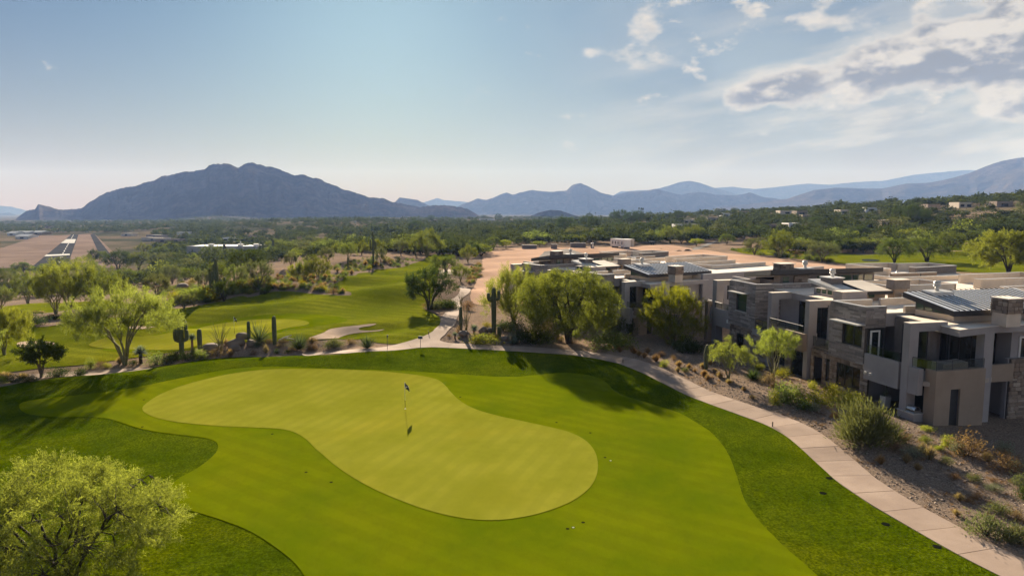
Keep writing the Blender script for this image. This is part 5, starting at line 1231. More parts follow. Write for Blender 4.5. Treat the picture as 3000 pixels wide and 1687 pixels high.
# ---- far woods: low trees, the nearer ones single, the rest one mass
def far_meshes(seed, leaf, n=240, ll=.15, lw=.085):
    r = np.random.default_rng(seed)
    d = r.normal(size=(60, 3)); d /= np.linalg.norm(d, axis=1)[:, None]; d = d[d[:, 2] > -.35][:30]
    C = d*(.5+.5*r.random((len(d), 1)))*np.array([.5, .5, .42])*(1+.25*r.normal(size=(len(d), 1))); C[:, 2] += .54
    ci = r.integers(0, len(C), n); cen = C[ci]+r.normal(size=(n, 3))*.075
    v, f = leaf_tris(cen, r.normal(size=(n, 3))+np.array([0, 0, .4]), ll, lw, r)
    tv, tf = tubes([(curve((0, 0, -.05), c*np.array([.7, .7, .8]), (0, 0, .03), 3, r, .01), [.03, .02, .008]) for c in C[:5]], 3)
    return v, f, np.repeat(r.random(len(C))[ci]*.5+r.random(n)*.5, 3), tv, tf
def far_woods():
    r = np.random.default_rng(99)
    var = [far_meshes(300+k, None) for k in range(5)]
    fm = []
    for k, q in enumerate([far_meshes(340+k, None, 900, .085, .036) for k in range(5)]):
        for lf in ('leaf_far', 'leaf_mesquite', 'leaf_grey'):
            cm = npmesh('crown', q[0], q[1], False, q[2]); cm.materials.append(MATS[lf])
            tm = npmesh('trunk', q[3], q[4]); tm.materials.append(MATS['bark_dark']); fm.append((tm, cm, 1.0, 1.0, lf))
    n = 24000; az = np.radians(r.uniform(-43, 43, n)); az[-5000:] = np.radians(r.uniform(-43, -22, 5000)); dist = np.exp(r.uniform(math.log(240), math.log(3300), n)); dist[-5000:] = np.exp(r.uniform(math.log(600), math.log(3000), 5000))
    x = dist*np.sin(az); y = dist*np.cos(az)
    den = vnoise(x/90+50, y/140+50, 5)*.5+vnoise(x/30+9, y/40+7, 6)*.5
    t = x/y
    keep = r.random(n) < np.clip(den*3.0-.55, .08, 1)
    lot = (t > -.035) & (t < .36) & (y < 345)                       # bare lot and golf ground
    lot |= (t > .10) & (t < .95) & (y < 250)
    run = (t < -.50) & (t > -.76) & (y > 330) & (y < 1120)          # airfield
    run |= (t < -.70) & (y > 330) & (y < 640)
    keep &= ~lot & ~run & ~((t < -.02) & (y < 255))
    az_ = np.arctan2(x, y); d_ = np.hypot(x, y)
    for ha, hd, hw in HSXY+[(math.atan((650-CX)/F), 400., .052)]: keep &= ~((np.abs(az_-ha) < hw) & (d_ > hd-.10*hd-20) & (d_ < hd+26))
    x = x[keep]; y = y[keep]; z = ground(x, y); d = np.hypot(x, y)
    h = r.uniform(2.6, 5.6, len(x))*np.where(r.random(len(x)) < .12, 1.45, 1)*np.clip(.75+d/1800, .8, 1.25); wd = h*r.uniform(1.1, 1.7, len(x))
    order = np.argsort(-(h/d)); names = {'leaf_far': 'dark scrub tree of the distant desert wood', 'leaf_mesquite': 'green scrub tree of the distant desert wood', 'leaf_grey': 'greyish scrub tree of the distant desert wood'}
    for i in order[:200]:
        k = r.integers(0, len(fm)); 
        if r.random() < .45: k -= k % 3
        tm, cm, _, _, lf = fm[k]
        o = empty('desert_tree', (x[i], y[i], z[i]-.1), r.random()*6.28); o.scale = (wd[i], wd[i], h[i])
        for nm, me in (('trunk', tm), ('crown', cm)): c = bpy.data.objects.new(nm, me); COL.objects.link(c); c.parent = o
        tt_ = x[i]/y[i]; rg = 'on the slope below the right hillside houses' if tt_ > .36 else ('in the wood behind the dirt lot' if tt_ > -.03 else ('in the wood beyond the sandy mound' if tt_ > -.28 else ('in the wood around the block building' if tt_ > -.50 else 'on the scrubby edge of the airfield')))
        set_tag(o, names[lf].replace('of the distant desert wood', rg), 'tree', 'scrub trees '+rg)
    V = []; Fq = []; Tn = []; b = 0
    for i in order[200:]:
        q = var[r.integers(0, 5)]; m = 170 if d[i] < 600 else (84 if d[i] < 1300 else 36)
        f = q[1][:m]; v = q[0][:m*3]; c = q[2][:m*3]
        sc = 1.16 if m == 170 else (1.65 if m == 84 else 2.3)
        cen = v.reshape(-1, 3, 3).mean(1, keepdims=True); v = (cen+(v.reshape(-1, 3, 3)-cen)*sc).reshape(-1, 3)
        a = r.random()*6.28; ca, sa = math.cos(a), math.sin(a)
        vv = np.column_stack([(v[:, 0]*ca-v[:, 1]*sa)*wd[i]+x[i], (v[:, 0]*sa+v[:, 1]*ca)*wd[i]+y[i], v[:, 2]*h[i]+z[i]-.1])
        V.append(vv); Fq.append(f+b); Tn.append(np.clip(c*.7+r.normal(.12, .18), 0, 1)); b += len(vv)
    o = link('desert_wood', npmesh('desert_wood', np.vstack(V), np.vstack(Fq), False, np.concatenate(Tn)), MATS['leaf_far'])
    set_tag(o, 'dense dark scrub wood covering the valley floor', 'wood', kind='stuff')
far_woods()

# ---- cacti, ocotillo, yucca, boulders
def column(pts, rad, ribs=14):
    pts = np.asarray(pts, float); n = len(pts); t = np.gradient(pts, axis=0); t /= np.linalg.norm(t, axis=1)[:, None]
    ref = np.array([0, 1., .05]); u = np.cross(t, ref); u /= np.linalg.norm(u, axis=1)[:, None]; w_ = np.cross(t, u)
    k = ribs*2; an = np.arange(k)*2*np.pi/k; rr = np.where(np.arange(k) % 2, .84, 1.06)
    V = (pts[:, None]+np.asarray(rad)[:, None, None]*rr[None, :, None]*(np.cos(an)[None, :, None]*u[:, None]+np.sin(an)[None, :, None]*w_[:, None])).reshape(-1, 3)
    tint = np.tile(np.where(np.arange(k) % 2, 0., .75), n); tint[-2*k:] = .9
    Fq = [(i*k+j, i*k+(j+1) % k, (i+1)*k+(j+1) % k, (i+1)*k+j) for i in range(n-1) for j in range(k)]
    return npmesh('cactus', V, np.array(Fq), True, tint)
def dome(p0, p1, r, n=9, taper=.85):
    t = np.linspace(0, 1, n); pts = np.array(p0)[None]*(1-t[:, None])+np.array(p1)[None]*t[:, None]
    L = np.linalg.norm(np.array(p1)-np.array(p0)); rad = r*(taper+(1-taper)*np.sin(np.pi*np.clip(t*1.15, 0, 1)))
    for i in range(n):
        e = (1-t[i])*L
        if e < r: rad[i] = max(.02, rad[i]*math.sqrt(max(0, 1-(1-e/r)**2)))
    return pts, rad
def saguaro(u, v, hpx, rpx, arms, label, bend=0.0):
    x, y = P1(u, v); z = float(ground(x, y)); s = mpp(x, y); H = hpx*s; r = rpx*s
    rt = empty('saguaro', (x, y, z-.1)); set_tag(rt, label, 'cactus', 'saguaros of the golf course')
    tt = np.concatenate([np.linspace(0, .86, 8), [.92, .96, .985, 1.0]])
    pts = np.column_stack([bend*np.maximum(0, tt-.6)**1.5*H, np.zeros(12), tt*H]); rad = r*np.interp(tt, [0, .25, .6, .9, .96, .985, 1], [.82, .95, 1.05, .92, .75, .5, .06])
    link('trunk', column(pts, rad), MATS['cactus'], rt)
    for a0, out, zs, zt, k in arms:     # side (deg), reach in trunk radii, start and tip height fractions, thickness
        ca, sa = math.cos(R(a0)), math.sin(R(a0)); o = out*r; ar = r*k; b0 = zs*H; b1 = zt*H
        el = np.array([[0, b0], [o*.55, b0-ar*.2], [o*.92, b0+ar*.35], [o, b0+ar*1.4], [o*1.02, b0+(b1-b0)*.45], [o*1.0, b0+(b1-b0)*.75], [o, b1-ar*.8], [o, b1-ar*.35], [o, b1-ar*.08], [o, b1]])
        P_ = np.column_stack([el[:, 0]*ca, el[:, 0]*sa, el[:, 1]])
        link('arm', column(P_, ar*np.array([.85, .9, .95, 1, 1.05, 1.05, .92, .72, .45, .05]), 10), MATS['cactus'], rt)
    return rt
def saguaros():
    saguaro(533, 1034, 113, 7.2, [(180, 2.4, .35, .66, .75), (8, 2.2, .36, .63, .7), (40, 1.9, .38, .84, .62), (200, 1.3, .40, .70, .55)], 'saguaro with four raised arms beside the trunked yucca')
    saguaro(586, 1022, 62, 6.5, [], 'short fuzzy columnar cactus next to the trunked yucca')
    saguaro(730, 1005, 68, 4.8, [], 'thin armless saguaro beside the spiky yucca and boulders')
    saguaro(805, 1009, 87, 6.2, [], 'stout armless saguaro before the far putting green')
    saguaro(636, 866, 112, 4.4, [(180, 2.6, .30, .66, .8), (170, 4.6, .25, .72, .7), (10, 3.0, .20, .45, .8), (15, 5.0, .15, .50, .8), (250, 1.8, .45, .85, .75), (90, 2, .3, .8, .7)], 'many-armed candelabra saguaro in the left scrub')
    saguaro(487, 823, 30, 2.9, [], 'single short saguaro spire left of the candelabra saguaro')
    saguaro(687, 831, 48, 3.2, [], 'slender saguaro spire right of the candelabra saguaro')
    saguaro(1094, 775, 100, 2.6, [(180, 3, .45, .75, .8), (0, 3.2, .5, .68, .8), (60, 2.4, .55, .72, .8)], 'tallest saguaro with short arms above the sandy mound')
    saguaro(1020, 793, 42, 2.4, [], 'lone small saguaro on the shrubby mound slope')
    saguaro(802, 755, 54, 3.2, [(180, 2.6, .3, .62, .85), (0, 2.4, .25, .5, .85)], 'saguaro with two arms near the parked cars')
    saguaro(770, 748, 40, 2.8, [(180, 2.6, .3, .8, .85), (0, 2.4, .2, .6, .85), (90, 2, .3, .9, .8)], 'saguaro with three arms left of the parked cars')
    saguaro(914, 742, 46, 2.2, [], 'thin saguaro pole in the middle scrub')
    saguaro(1276, 798, 46, 2.8, [(180, 2.4, .05, .3, .8), (0, 2.6, .0, .2, .8)], 'saguaro with stub arms above the dark round tree')
    saguaro(1217, 748, 36, 1.8, [], 'thin saguaro before the large bright palo verde')
    saguaro(1447, 976, 138, 6.8, [(180, 2.3, .72, .88, .62), (10, 2.2, .74, .93, .66), (215, 1.2, .70, .82, .6)], 'tall saguaro with clustered top arms beside the cart path')
    saguaro(1350, 971, 76, 5.0, [], 'armless saguaro beside the ocotillo at the path fork')
    saguaro(2068, 1081, 76, 6.4, [], 'short crooked saguaro beside the small airy palo verde', .25)
    saguaro(1463, 985, 30, 6.0, [], 'stubby saguaro among the rocks under the tall saguaro')
    saguaro(2128, 702, 34, 1.8, [], 'far saguaro pole at the edge of the dirt lot')
    saguaro(2510, 655, 30, 1.6, [], 'far saguaro pole among the hillside houses')
saguaros()
def ocotillo(u, v, hpx, wpx, n, label, seed):
    r = np.random.default_rng(seed); x, y = P1(u, v); z = float(ground(x, y)); s = mpp(x, y); H = hpx*s; W = wpx*s/2
    rt = empty('ocotillo', (x, y, z)); set_tag(rt, label, 'ocotillo')
    for k in range(n):
        a = r.random()*6.28; q = r.random()**.6; tip = np.array([np.cos(a)*W*q, np.sin(a)*W*q*.6, H*(1-.35*q*q)*r.uniform(.8, 1.0)])
        c = curve((r.normal(0, .06), r.normal(0, .06), -.05), tip, (np.cos(a)*-W*.05, np.sin(a)*-W*.05, H*.05), 7, r, .03)
        tv, tf = tubes([(c, np.linspace(.035, .012, 7))], 5); link('stem', npmesh('stem', tv, tf, True), MATS['bark_green'], rt)
ocotillo(647, 1029, 96, 84, 18, 'wand-stemmed ocotillo beside the boulder pile', 5)
ocotillo(1366, 968, 96, 50, 14, 'wand-stemmed ocotillo behind the saguaro at the path fork', 6)
ocotillo(1352, 890, 40, 30, 10, 'small ocotillo by the winding cart path', 7)
def spiky(seed, n, L, w_, up, spread):
    r = np.random.default_rng(seed); a = r.random(n)*6.283; e = np.arcsin(np.clip(r.uniform(up, 1, n), -1, 1))
    d = np.column_stack([np.cos(a)*np.cos(e), np.sin(a)*np.cos(e), np.sin(e)]); LL = L*r.uniform(.75, 1.05, n)[:, None]
    s = np.cross(d, [0, 0, 1.]); s /= np.linalg.norm(s, axis=1)[:, None]+1e-6; b = d*spread
    v = np.stack([b-s*w_*.5, b+s*w_*.5, b+d*LL*.6+s*w_*.42, b+d*LL*.6-s*w_*.42, b+d*LL], 1).reshape(-1, 3)
    i = np.arange(n)[:, None]*5; f = np.concatenate([i+np.array([[0, 1, 2]]), i+np.array([[0, 2, 3]]), i+np.array([[3, 2, 4]])])
    return npmesh('rosette', v, f, False, np.repeat(r.random(n), 5))
def yucca(u, v, hpx, wpx, trunk, label, seed, leaf='leaf_yucca', n=170, up=-.2, bark='bark_rust', lw=.05):
    x, y = P1(u, v); z = float(ground(x, y)); s = mpp(x, y); H = hpx*s; W = wpx*s
    rt = empty('yucca', (x, y, z)); set_tag(rt, label, 'yucca')
    th = H*trunk
    if trunk > .05: MB().tube((0, 0, -.1), (0, 0, th), W*.11, 9, W*.10).build('trunk', bark, rt, True)
    me = spiky(seed, n, W*.52 if trunk > .05 else max(H, W*.5), lw*W, up, .04*W); me.materials.append(MATS[leaf])
    o = bpy.data.objects.new('rosette', me); COL.objects.link(o); o.parent = rt; o.location = (0, 0, th)
yucca(564, 1028, 60, 32, .62, 'bluish yucca head on a rusty trunk beside the saguaro', 1, 'leaf_bluish', 260, -.3)
yucca(758, 1002, 68, 62, .02, 'large green spiky yucca by the boulder pile', 2, n=150, up=.05, lw=.035)
yucca(877, 1025, 52, 42, .02, 'dense green spiky yucca between armless saguaro and bunker', 3, n=240, up=.2)
yucca(1076, 1021, 44, 32, .02, 'dark spiky yucca beside the thin path sign', 4, n=220, up=.25)
yucca(413, 1063, 56, 46, .55, 'shaggy bluish yucca on a thick dark trunk by the left path', 5, 'leaf_bluish', 320, -.4, 'bark_dark')
yucca(1389, 978, 44, 34, .3, 'pale yucca rosette behind the rounded boulder at the fork', 6, 'leaf_bluish', 200, -.2)
yucca(1333, 992, 40, 24, .25, 'small pale yucca at the path fork', 7, 'leaf_bluish', 160, -.1)
yucca(1506, 1008, 26, 26, .0, 'blue-grey agave by the pale rock', 8, 'leaf_bluish', 120, .15, lw=.07)
yucca(2207, 1110, 36, 52, .0, 'dark green spiky desert spoon below the lime palo verde', 9, 'leaf_dark', 260, .0, lw=.03)
def boulder(u, v, wpx, hpx, label, seed, dz=0.0):
    r = np.random.default_rng(seed); x, y = P1(u, v); z = float(ground(x, y)); s = mpp(x, y)
    bm = bmesh.new(); bmesh.ops.create_icosphere(bm, subdivisions=3, radius=.5)
    pl = [(Vector(r.normal(size=3)).normalized(), r.uniform(.28, .42)) for _ in range(7)]
    for vt in bm.verts:
        p = vt.co.copy()
        for nv, dd_ in pl:
            e = p.dot(nv)-dd_
            if e > 0: p -= nv*e*.85
        p *= 1+.10*(fbm(np.array([p.x*3+seed]), np.array([p.y*3+p.z*2]), seed, 3)[0]-.5)
        vt.co = p
    me = bpy.data.meshes.new('boulder'); bm.to_mesh(me); bm.free(); me.polygons.foreach_set('use_smooth', [True]*len(me.polygons))
    o = link('boulder', me, MATS['boulder'], None, (x, y, z+hpx*s*.30+dz*s), r.random()*6.28); o.scale = (wpx*s*1.12, wpx*s*.9, hpx*s*1.25)
    set_tag(o, label, 'boulder', 'landscape boulders')
boulder(617, 1026, 46, 24, 'flat brown boulder left of the ocotillo', 1)
boulder(694, 1014, 54, 28, 'big rounded boulder under the balanced one', 2)
boulder(712, 1004, 36, 22, 'boulder balanced on top of the boulder pile', 3, 13)
boulder(690, 1026, 40, 18, 'low boulder at the front of the boulder pile', 4)
boulder(738, 1012, 30, 22, 'boulder at the foot of the spiky yucca', 14)
boulder(1358, 986, 36, 20, 'rounded brown boulder at the path fork', 5)
boulder(1415, 974, 28, 20, 'brown boulder left of the tall saguaro', 6)
boulder(1437, 972, 24, 14, 'low boulder right at the tall saguaro foot', 7)
boulder(1627, 994, 24, 24, 'upright brown boulder left of the mesquite trunk', 8)
boulder(1480, 998, 26, 16, 'pale flat rock beside the blue-grey agave', 9)
boulder(535, 850, 40, 24, 'grey boulder outcrop in the left scrub', 10)
boulder(2143, 693, 18, 9, 'rock outcrop beside the far dirt track', 11)
def barrel(u, v, wpx, label):
    x, y = P1(u, v); z = float(ground(x, y)); r = wpx*mpp(x, y)/2
    t = np.linspace(0, 1, 9); pts = np.column_stack([t*0, t*0, t*1.7*r]); rad = r*np.sqrt(np.clip(1-(t*1.15-.45)**2*1.6, .01, 1)); rad[-1] = .02
    me = column(pts, rad, 12); o = link('barrel_cactus', me, MATS['barrel'], None, (x, y, z)); set_tag(o, label, 'cactus', 'golden barrel cacti by the path fork')
for k, (u, v) in enumerate(((1345.6, 992), (1404, 983), (1460, 1006), (1477, 1007), (1434, 981))): barrel(u, v, 8, 'small golden barrel cactus among the path fork rocks')

# ---- shrubs and grass tufts of the beds
def zlist(s, fn): return [(*fn([(float(a), float(b))])[0], float(c), float(d_), k) for a, b, c, d_, k in (q.split() for q in s.split(';'))]
ze = lambda L: [(1400+x/3.22, 650+y/3.22) for x, y in L]
z6 = lambda L: [(2050+x/4.14, 780+y/4.14) for x, y in L]
zA = lambda L: [(2000+x/2.576, 700+y/2.576) for x, y in L]
zf = lambda L: [(1200+x/5.152, 800+y/5.152) for x, y in L]
SHLAB = {'gold': 'tawny ornamental grass tuft', 's_green': 'mid green rounded shrub', 's_dark': 'dark green rounded shrub', 's_lime': 'lime green upright shrub', 's_yellow': 'yellow-green flowering shrub', 's_sage': 'pale grey sage shrub', 's_rust': 'rusty brown dry shrub', 's_grey': 'grey-green wispy shrub', 's_broom': 'large feathery desert broom bush', 'agave': 'spiky agave'}
def bed(s, fn, where, group):
    for u, v, a, b, k in zlist(s, fn): place_shrub(u, v, a, b, k, SHLAB[k]+' '+where, group)
bed('1340 1228 22 18 gold;1450 1204 24 20 gold;1470 1240 24 18 gold;1520 1262 20 18 gold;1570 1280 20 18 gold;1600 1236 22 18 gold;1680 1312 28 22 gold;1730 1268 20 16 s_rust;1755 1364 24 22 s_lime;1845 1298 18 16 s_rust;1895 1364 24 20 gold;1885 1414 20 16 gold;1955 1416 18 18 s_grey;1990 1380 20 16 gold;2045 1416 14 12 gold;2120 1376 20 16 gold;2140 1452 22 18 gold;2235 1420 18 12 gold;2190 1346 18 16 gold', ze, 'in the gravel garden under the bright palo verde', 'garden grasses by the path')
bed('45 1335 20 22 gold;95 1380 20 20 gold;180 1285 18 12 gold;240 1352 24 20 gold;355 1425 24 16 gold;120 1190 16 12 gold;375 1230 14 22 gold;720 1260 26 26 s_lime;850 1430 40 36 s_rust;1000 1340 40 30 s_yellow', z6, 'in the gravel garden below the villa bays', 'garden plants below the villa bays')
bed('460 1142 20 12 gold;525 1204 24 12 gold;760 1240 60 74 s_green;700 1245 40 50 s_yellow;850 1230 56 60 s_green;930 1290 60 44 s_dark;990 1300 30 30 s_sage;1020 1240 70 50 s_yellow;1130 1200 56 48 s_yellow;1230 1270 76 52 s_yellow;1290 1250 50 44 s_yellow;980 1130 24 26 s_lime;1150 1345 24 22 s_rust;690 1120 22 20 s_rust', zA, 'in the garden bed below the stone wall', 'garden plants below the stone wall')
bed('1345 484 176 128 s_broom', zr, 'beside the cart path below the balcony', 'garden plants below the prow balcony')
bed('1430 636 32 28 gold;1535 545 32 30 s_rust;1620 628 30 30 gold;1668 588 64 44 s_sage;1785 606 40 44 gold;1730 560 34 36 gold;1848 536 28 18 s_lime;1908 510 30 38 s_lime;2062 580 90 74 s_rust;1985 560 36 44 s_sage;2350 680 84 56 s_rust;2440 690 50 44 s_sage;2190 1150 100 70 s_grey;2350 1200 70 56 s_grey;2440 1215 70 60 s_grey;1770 402 36 22 s_lime;1110 310 16 16 s_rust;2130 890 34 18 s_rust;2060 910 26 14 s_rust;2250 770 30 14 s_rust;1960 745 26 20 s_rust;2470 900 40 50 s_dark;2290 1000 60 40 s_grey;2420 1050 50 40 s_rust;2330 560 50 44 s_sage;2200 620 40 30 gold;1900 640 34 26 s_grey;1700 680 30 22 gold;1600 480 40 30 s_rust;2100 760 40 26 s_grey;2000 900 36 24 gold;1750 480 30 24 s_green;2250 830 40 26 s_sage;2440 800 50 40 s_grey;1980 1010 30 20 gold', zr, 'in the gravel garden below the prow balcony', 'garden plants below the prow balcony')
bed('1110 1075 76 38 s_green;1030 1060 40 28 s_yellow;1240 1020 44 24 s_yellow;1560 1040 26 36 s_sage;1760 1060 60 50 s_dark;1880 1050 60 56 s_dark;2000 1055 60 52 s_green;2090 1060 36 34 s_dark;1180 815 30 18 s_yellow;1420 870 50 36 s_dark;1530 880 44 40 s_dark;1650 930 44 44 s_dark;2040 870 50 40 s_rust;2480 960 36 22 s_lime;2450 1060 30 20 s_rust;2290 1040 24 18 s_rust;600 960 12 10 s_rust;740 900 16 24 s_rust;880 560 36 30 s_rust;520 550 60 36 s_dark;360 560 50 36 s_grey;620 540 40 30 s_dark', zf, 'in the rocky bed at the path fork', 'plants of the rocky bed at the path fork')
bed('1200 1200 90 60 s_green;1330 1190 90 56 s_green;1420 1050 80 60 s_grey;1250 1060 40 44 s_grey;1960 1230 60 50 s_dark;2040 1240 60 40 s_dark;1880 1200 40 30 s_dark', ze, 'under the trees before the far villa', 'shrubs under the trees before the far villa')
bed('2130 640 30 16 gold;2460 700 44 26 s_grey;2130 745 28 18 s_rust;1650 700 26 12 s_rust;1480 650 26 16 s_rust;1250 660 22 14 s_rust;1320 700 26 20 s_grey;1440 800 18 28 gold;1600 800 18 14 s_dark;1770 800 20 14 s_dark;1250 820 22 16 s_rust;900 850 24 24 gold;700 840 44 26 s_rust;440 890 40 34 s_green;250 900 44 30 s_dark;120 890 40 26 s_dark;30 890 30 26 s_green;840 680 16 22 gold;1840 750 20 14 s_rust;1700 640 26 14 s_rust;350 880 30 40 s_green', z3, 'in the cactus bed behind the berm', 'plants of the cactus bed behind the berm')
bed('1370 920 28 36 s_green;1530 890 26 18 s_rust;1610 910 28 18 s_yellow;1810 850 26 22 gold;2010 870 28 18 s_dark;2370 860 48 42 s_green;2520 850 40 34 s_dark;870 1050 60 30 s_dark;1210 1040 30 30 s_dark;190 1140 40 30 s_dark;380 1140 30 26 s_dark;490 1130 26 28 s_dark;40 1150 30 26 s_dark;60 1060 50 18 gold;340 1070 40 16 gold;530 270 60 36 s_dark;830 190 50 20 s_dark;1020 170 40 22 s_dark;320 95 34 12 s_dark;500 90 24 8 s_rust;620 92 24 8 gold;1000 240 30 10 s_grey', z2, 'along the left cart path strip', 'shrubs along the left cart path strip')
bed('900 1190 50 26 s_grey;1050 1150 40 20 s_rust;690 1145 32 20 s_rust;690 1205 30 12 s_rust;1850 815 40 26 s_rust;1930 820 40 30 s_dark;1790 825 36 24 s_rust;2000 800 24 20 s_rust;240 680 26 22 s_dark;80 640 40 24 s_rust', z4, 'near the sand bunker and dark round tree', 'shrubs near the sand bunker')
UNDER = []
def scatter_bed(poly, n, kinds, where, group, smin, smax, seed):
    r = np.random.default_rng(seed); p = np.array(poly); k = 0; tries = 0
    while k < n and tries < 4000:
        tries += 1; u = r.uniform(p[:, 0].min(), p[:, 0].max()); v = r.uniform(p[:, 1].min(), p[:, 1].max())
        if not in_poly(np.array([u]), np.array([v]), poly)[0]: continue
        kd = kinds[r.integers(0, len(kinds))]; sz = r.uniform(smin, smax)
        place_shrub(u, v, 0, 0, kd, SHLAB[kd]+' '+where, group, size=(sz*r.uniform(.9, 1.3), sz*r.uniform(.7, 1.0))); k += 1
    UNDER.append((poly, int(n*1.6), smin, smax))
scatter_bed(z4([(20, 560), (250, 520), (500, 500), (800, 470), (950, 440), (1230, 440), (1240, 470), (1080, 490), (960, 545), (860, 600), (1010, 670), (900, 690), (600, 655), (300, 645), (100, 690)]), 90, ['gold', 'gold', 's_rust', 's_green', 's_yellow', 'gold', 's_dark'], 'on the shrubby slope beyond the far fairway', 'plants of the shrubby slope', .6, 1.5, 1)
scatter_bed(z4([(880, 420), (1250, 330), (1600, 340), (1680, 370), (1540, 425), (1250, 445), (900, 470)]), 30, ['gold', 's_rust', 's_green', 's_dark', 's_grey'], 'on the sandy mound', 'plants of the sandy mound', .7, 1.7, 2)
scatter_bed(z1([(1300, 720), (1500, 680), (1800, 640), (2000, 640), (2300, 640), (2318, 730), (2050, 750), (1800, 830), (1450, 860), (1380, 800)]), 60, ['s_green', 's_rust', 's_dark', 's_yellow', 's_grey', 'gold'], 'in the left scrub beside the fairway', 'shrubs of the left scrub', .9, 2.2, 3)
scatter_bed(z1([(0, 760), (300, 780), (700, 740), (1300, 600), (1600, 520), (1650, 490), (1200, 560), (500, 600), (0, 640)]), 50, ['s_green', 's_dark', 's_grey', 's_yellow'], 'under the left desert trees', 'shrubs under the left desert trees', 1.2, 2.8, 4)
scatter_bed(z5([(260, 735), (420, 725), (520, 765), (760, 785), (900, 805), (1000, 820), (1200, 838), (1080, 800), (850, 765), (600, 740)]), 26, ['s_green', 's_dark', 's_rust', 's_grey'], 'along the edge of the right fairway', 'shrubs along the right fairway', 1.0, 2.2, 5)
scatter_bed(z4([(2130, 560), (2200, 420), (2290, 400), (2280, 520), (2180, 590)]), 24, ['gold', 's_rust', 'gold', 's_rust'], 'beside the winding path and dirt lot', 'plants beside the dirt lot', .6, 1.3, 6)

def undergrowth():
    r = np.random.default_rng(77); V = []; Fq = []; T = []; b = 0
    src = []
    for k in ('s_green', 's_rust', 's_dark'):
        me = PROTO[k][0][0]; nv = 360*3; co = np.empty(len(me.vertices)*3, np.float32); me.vertices.foreach_get('co', co); src.append(co.reshape(-1, 3)[:nv])
    for poly, n, s0, s1 in UNDER:
        a = np.array(poly); u = r.uniform(a[:, 0].min(), a[:, 0].max(), n*4); v = r.uniform(a[:, 1].min(), a[:, 1].max(), n*4); m = in_poly(u, v, poly)
        q = pix(u[m][:n], v[m][:n]); z = ground(q[:, 0], q[:, 1])
        for i in range(len(q)):
            c = src[r.integers(0, 3)]; s = r.uniform(s0, s1)*.8; t = r.random()*6.28; ca, sa = math.cos(t), math.sin(t)
            cen = c.reshape(-1, 3, 3).mean(1, keepdims=True); w_ = (cen+(c.reshape(-1, 3, 3)-cen)*1.6).reshape(-1, 3)
            V.append(np.column_stack([(w_[:, 0]*ca-w_[:, 1]*sa)*s*1.2+q[i, 0], (w_[:, 0]*sa+w_[:, 1]*ca)*s*1.2+q[i, 1], w_[:, 2]*s*.9+z[i]]))
            Fq.append(np.arange(len(w_)).reshape(-1, 3)+b); T.append(np.clip(r.random()*.6+r.random(len(w_))*.4, 0, 1)); b += len(w_)
    o = link('undergrowth', npmesh('undergrowth', np.vstack(V), np.vstack(Fq), False, np.concatenate(T)), MATS['leaf_mesquite_scrub']); set_tag(o, 'low olive undergrowth filling the desert scrub', 'undergrowth', kind='stuff')
undergrowth()

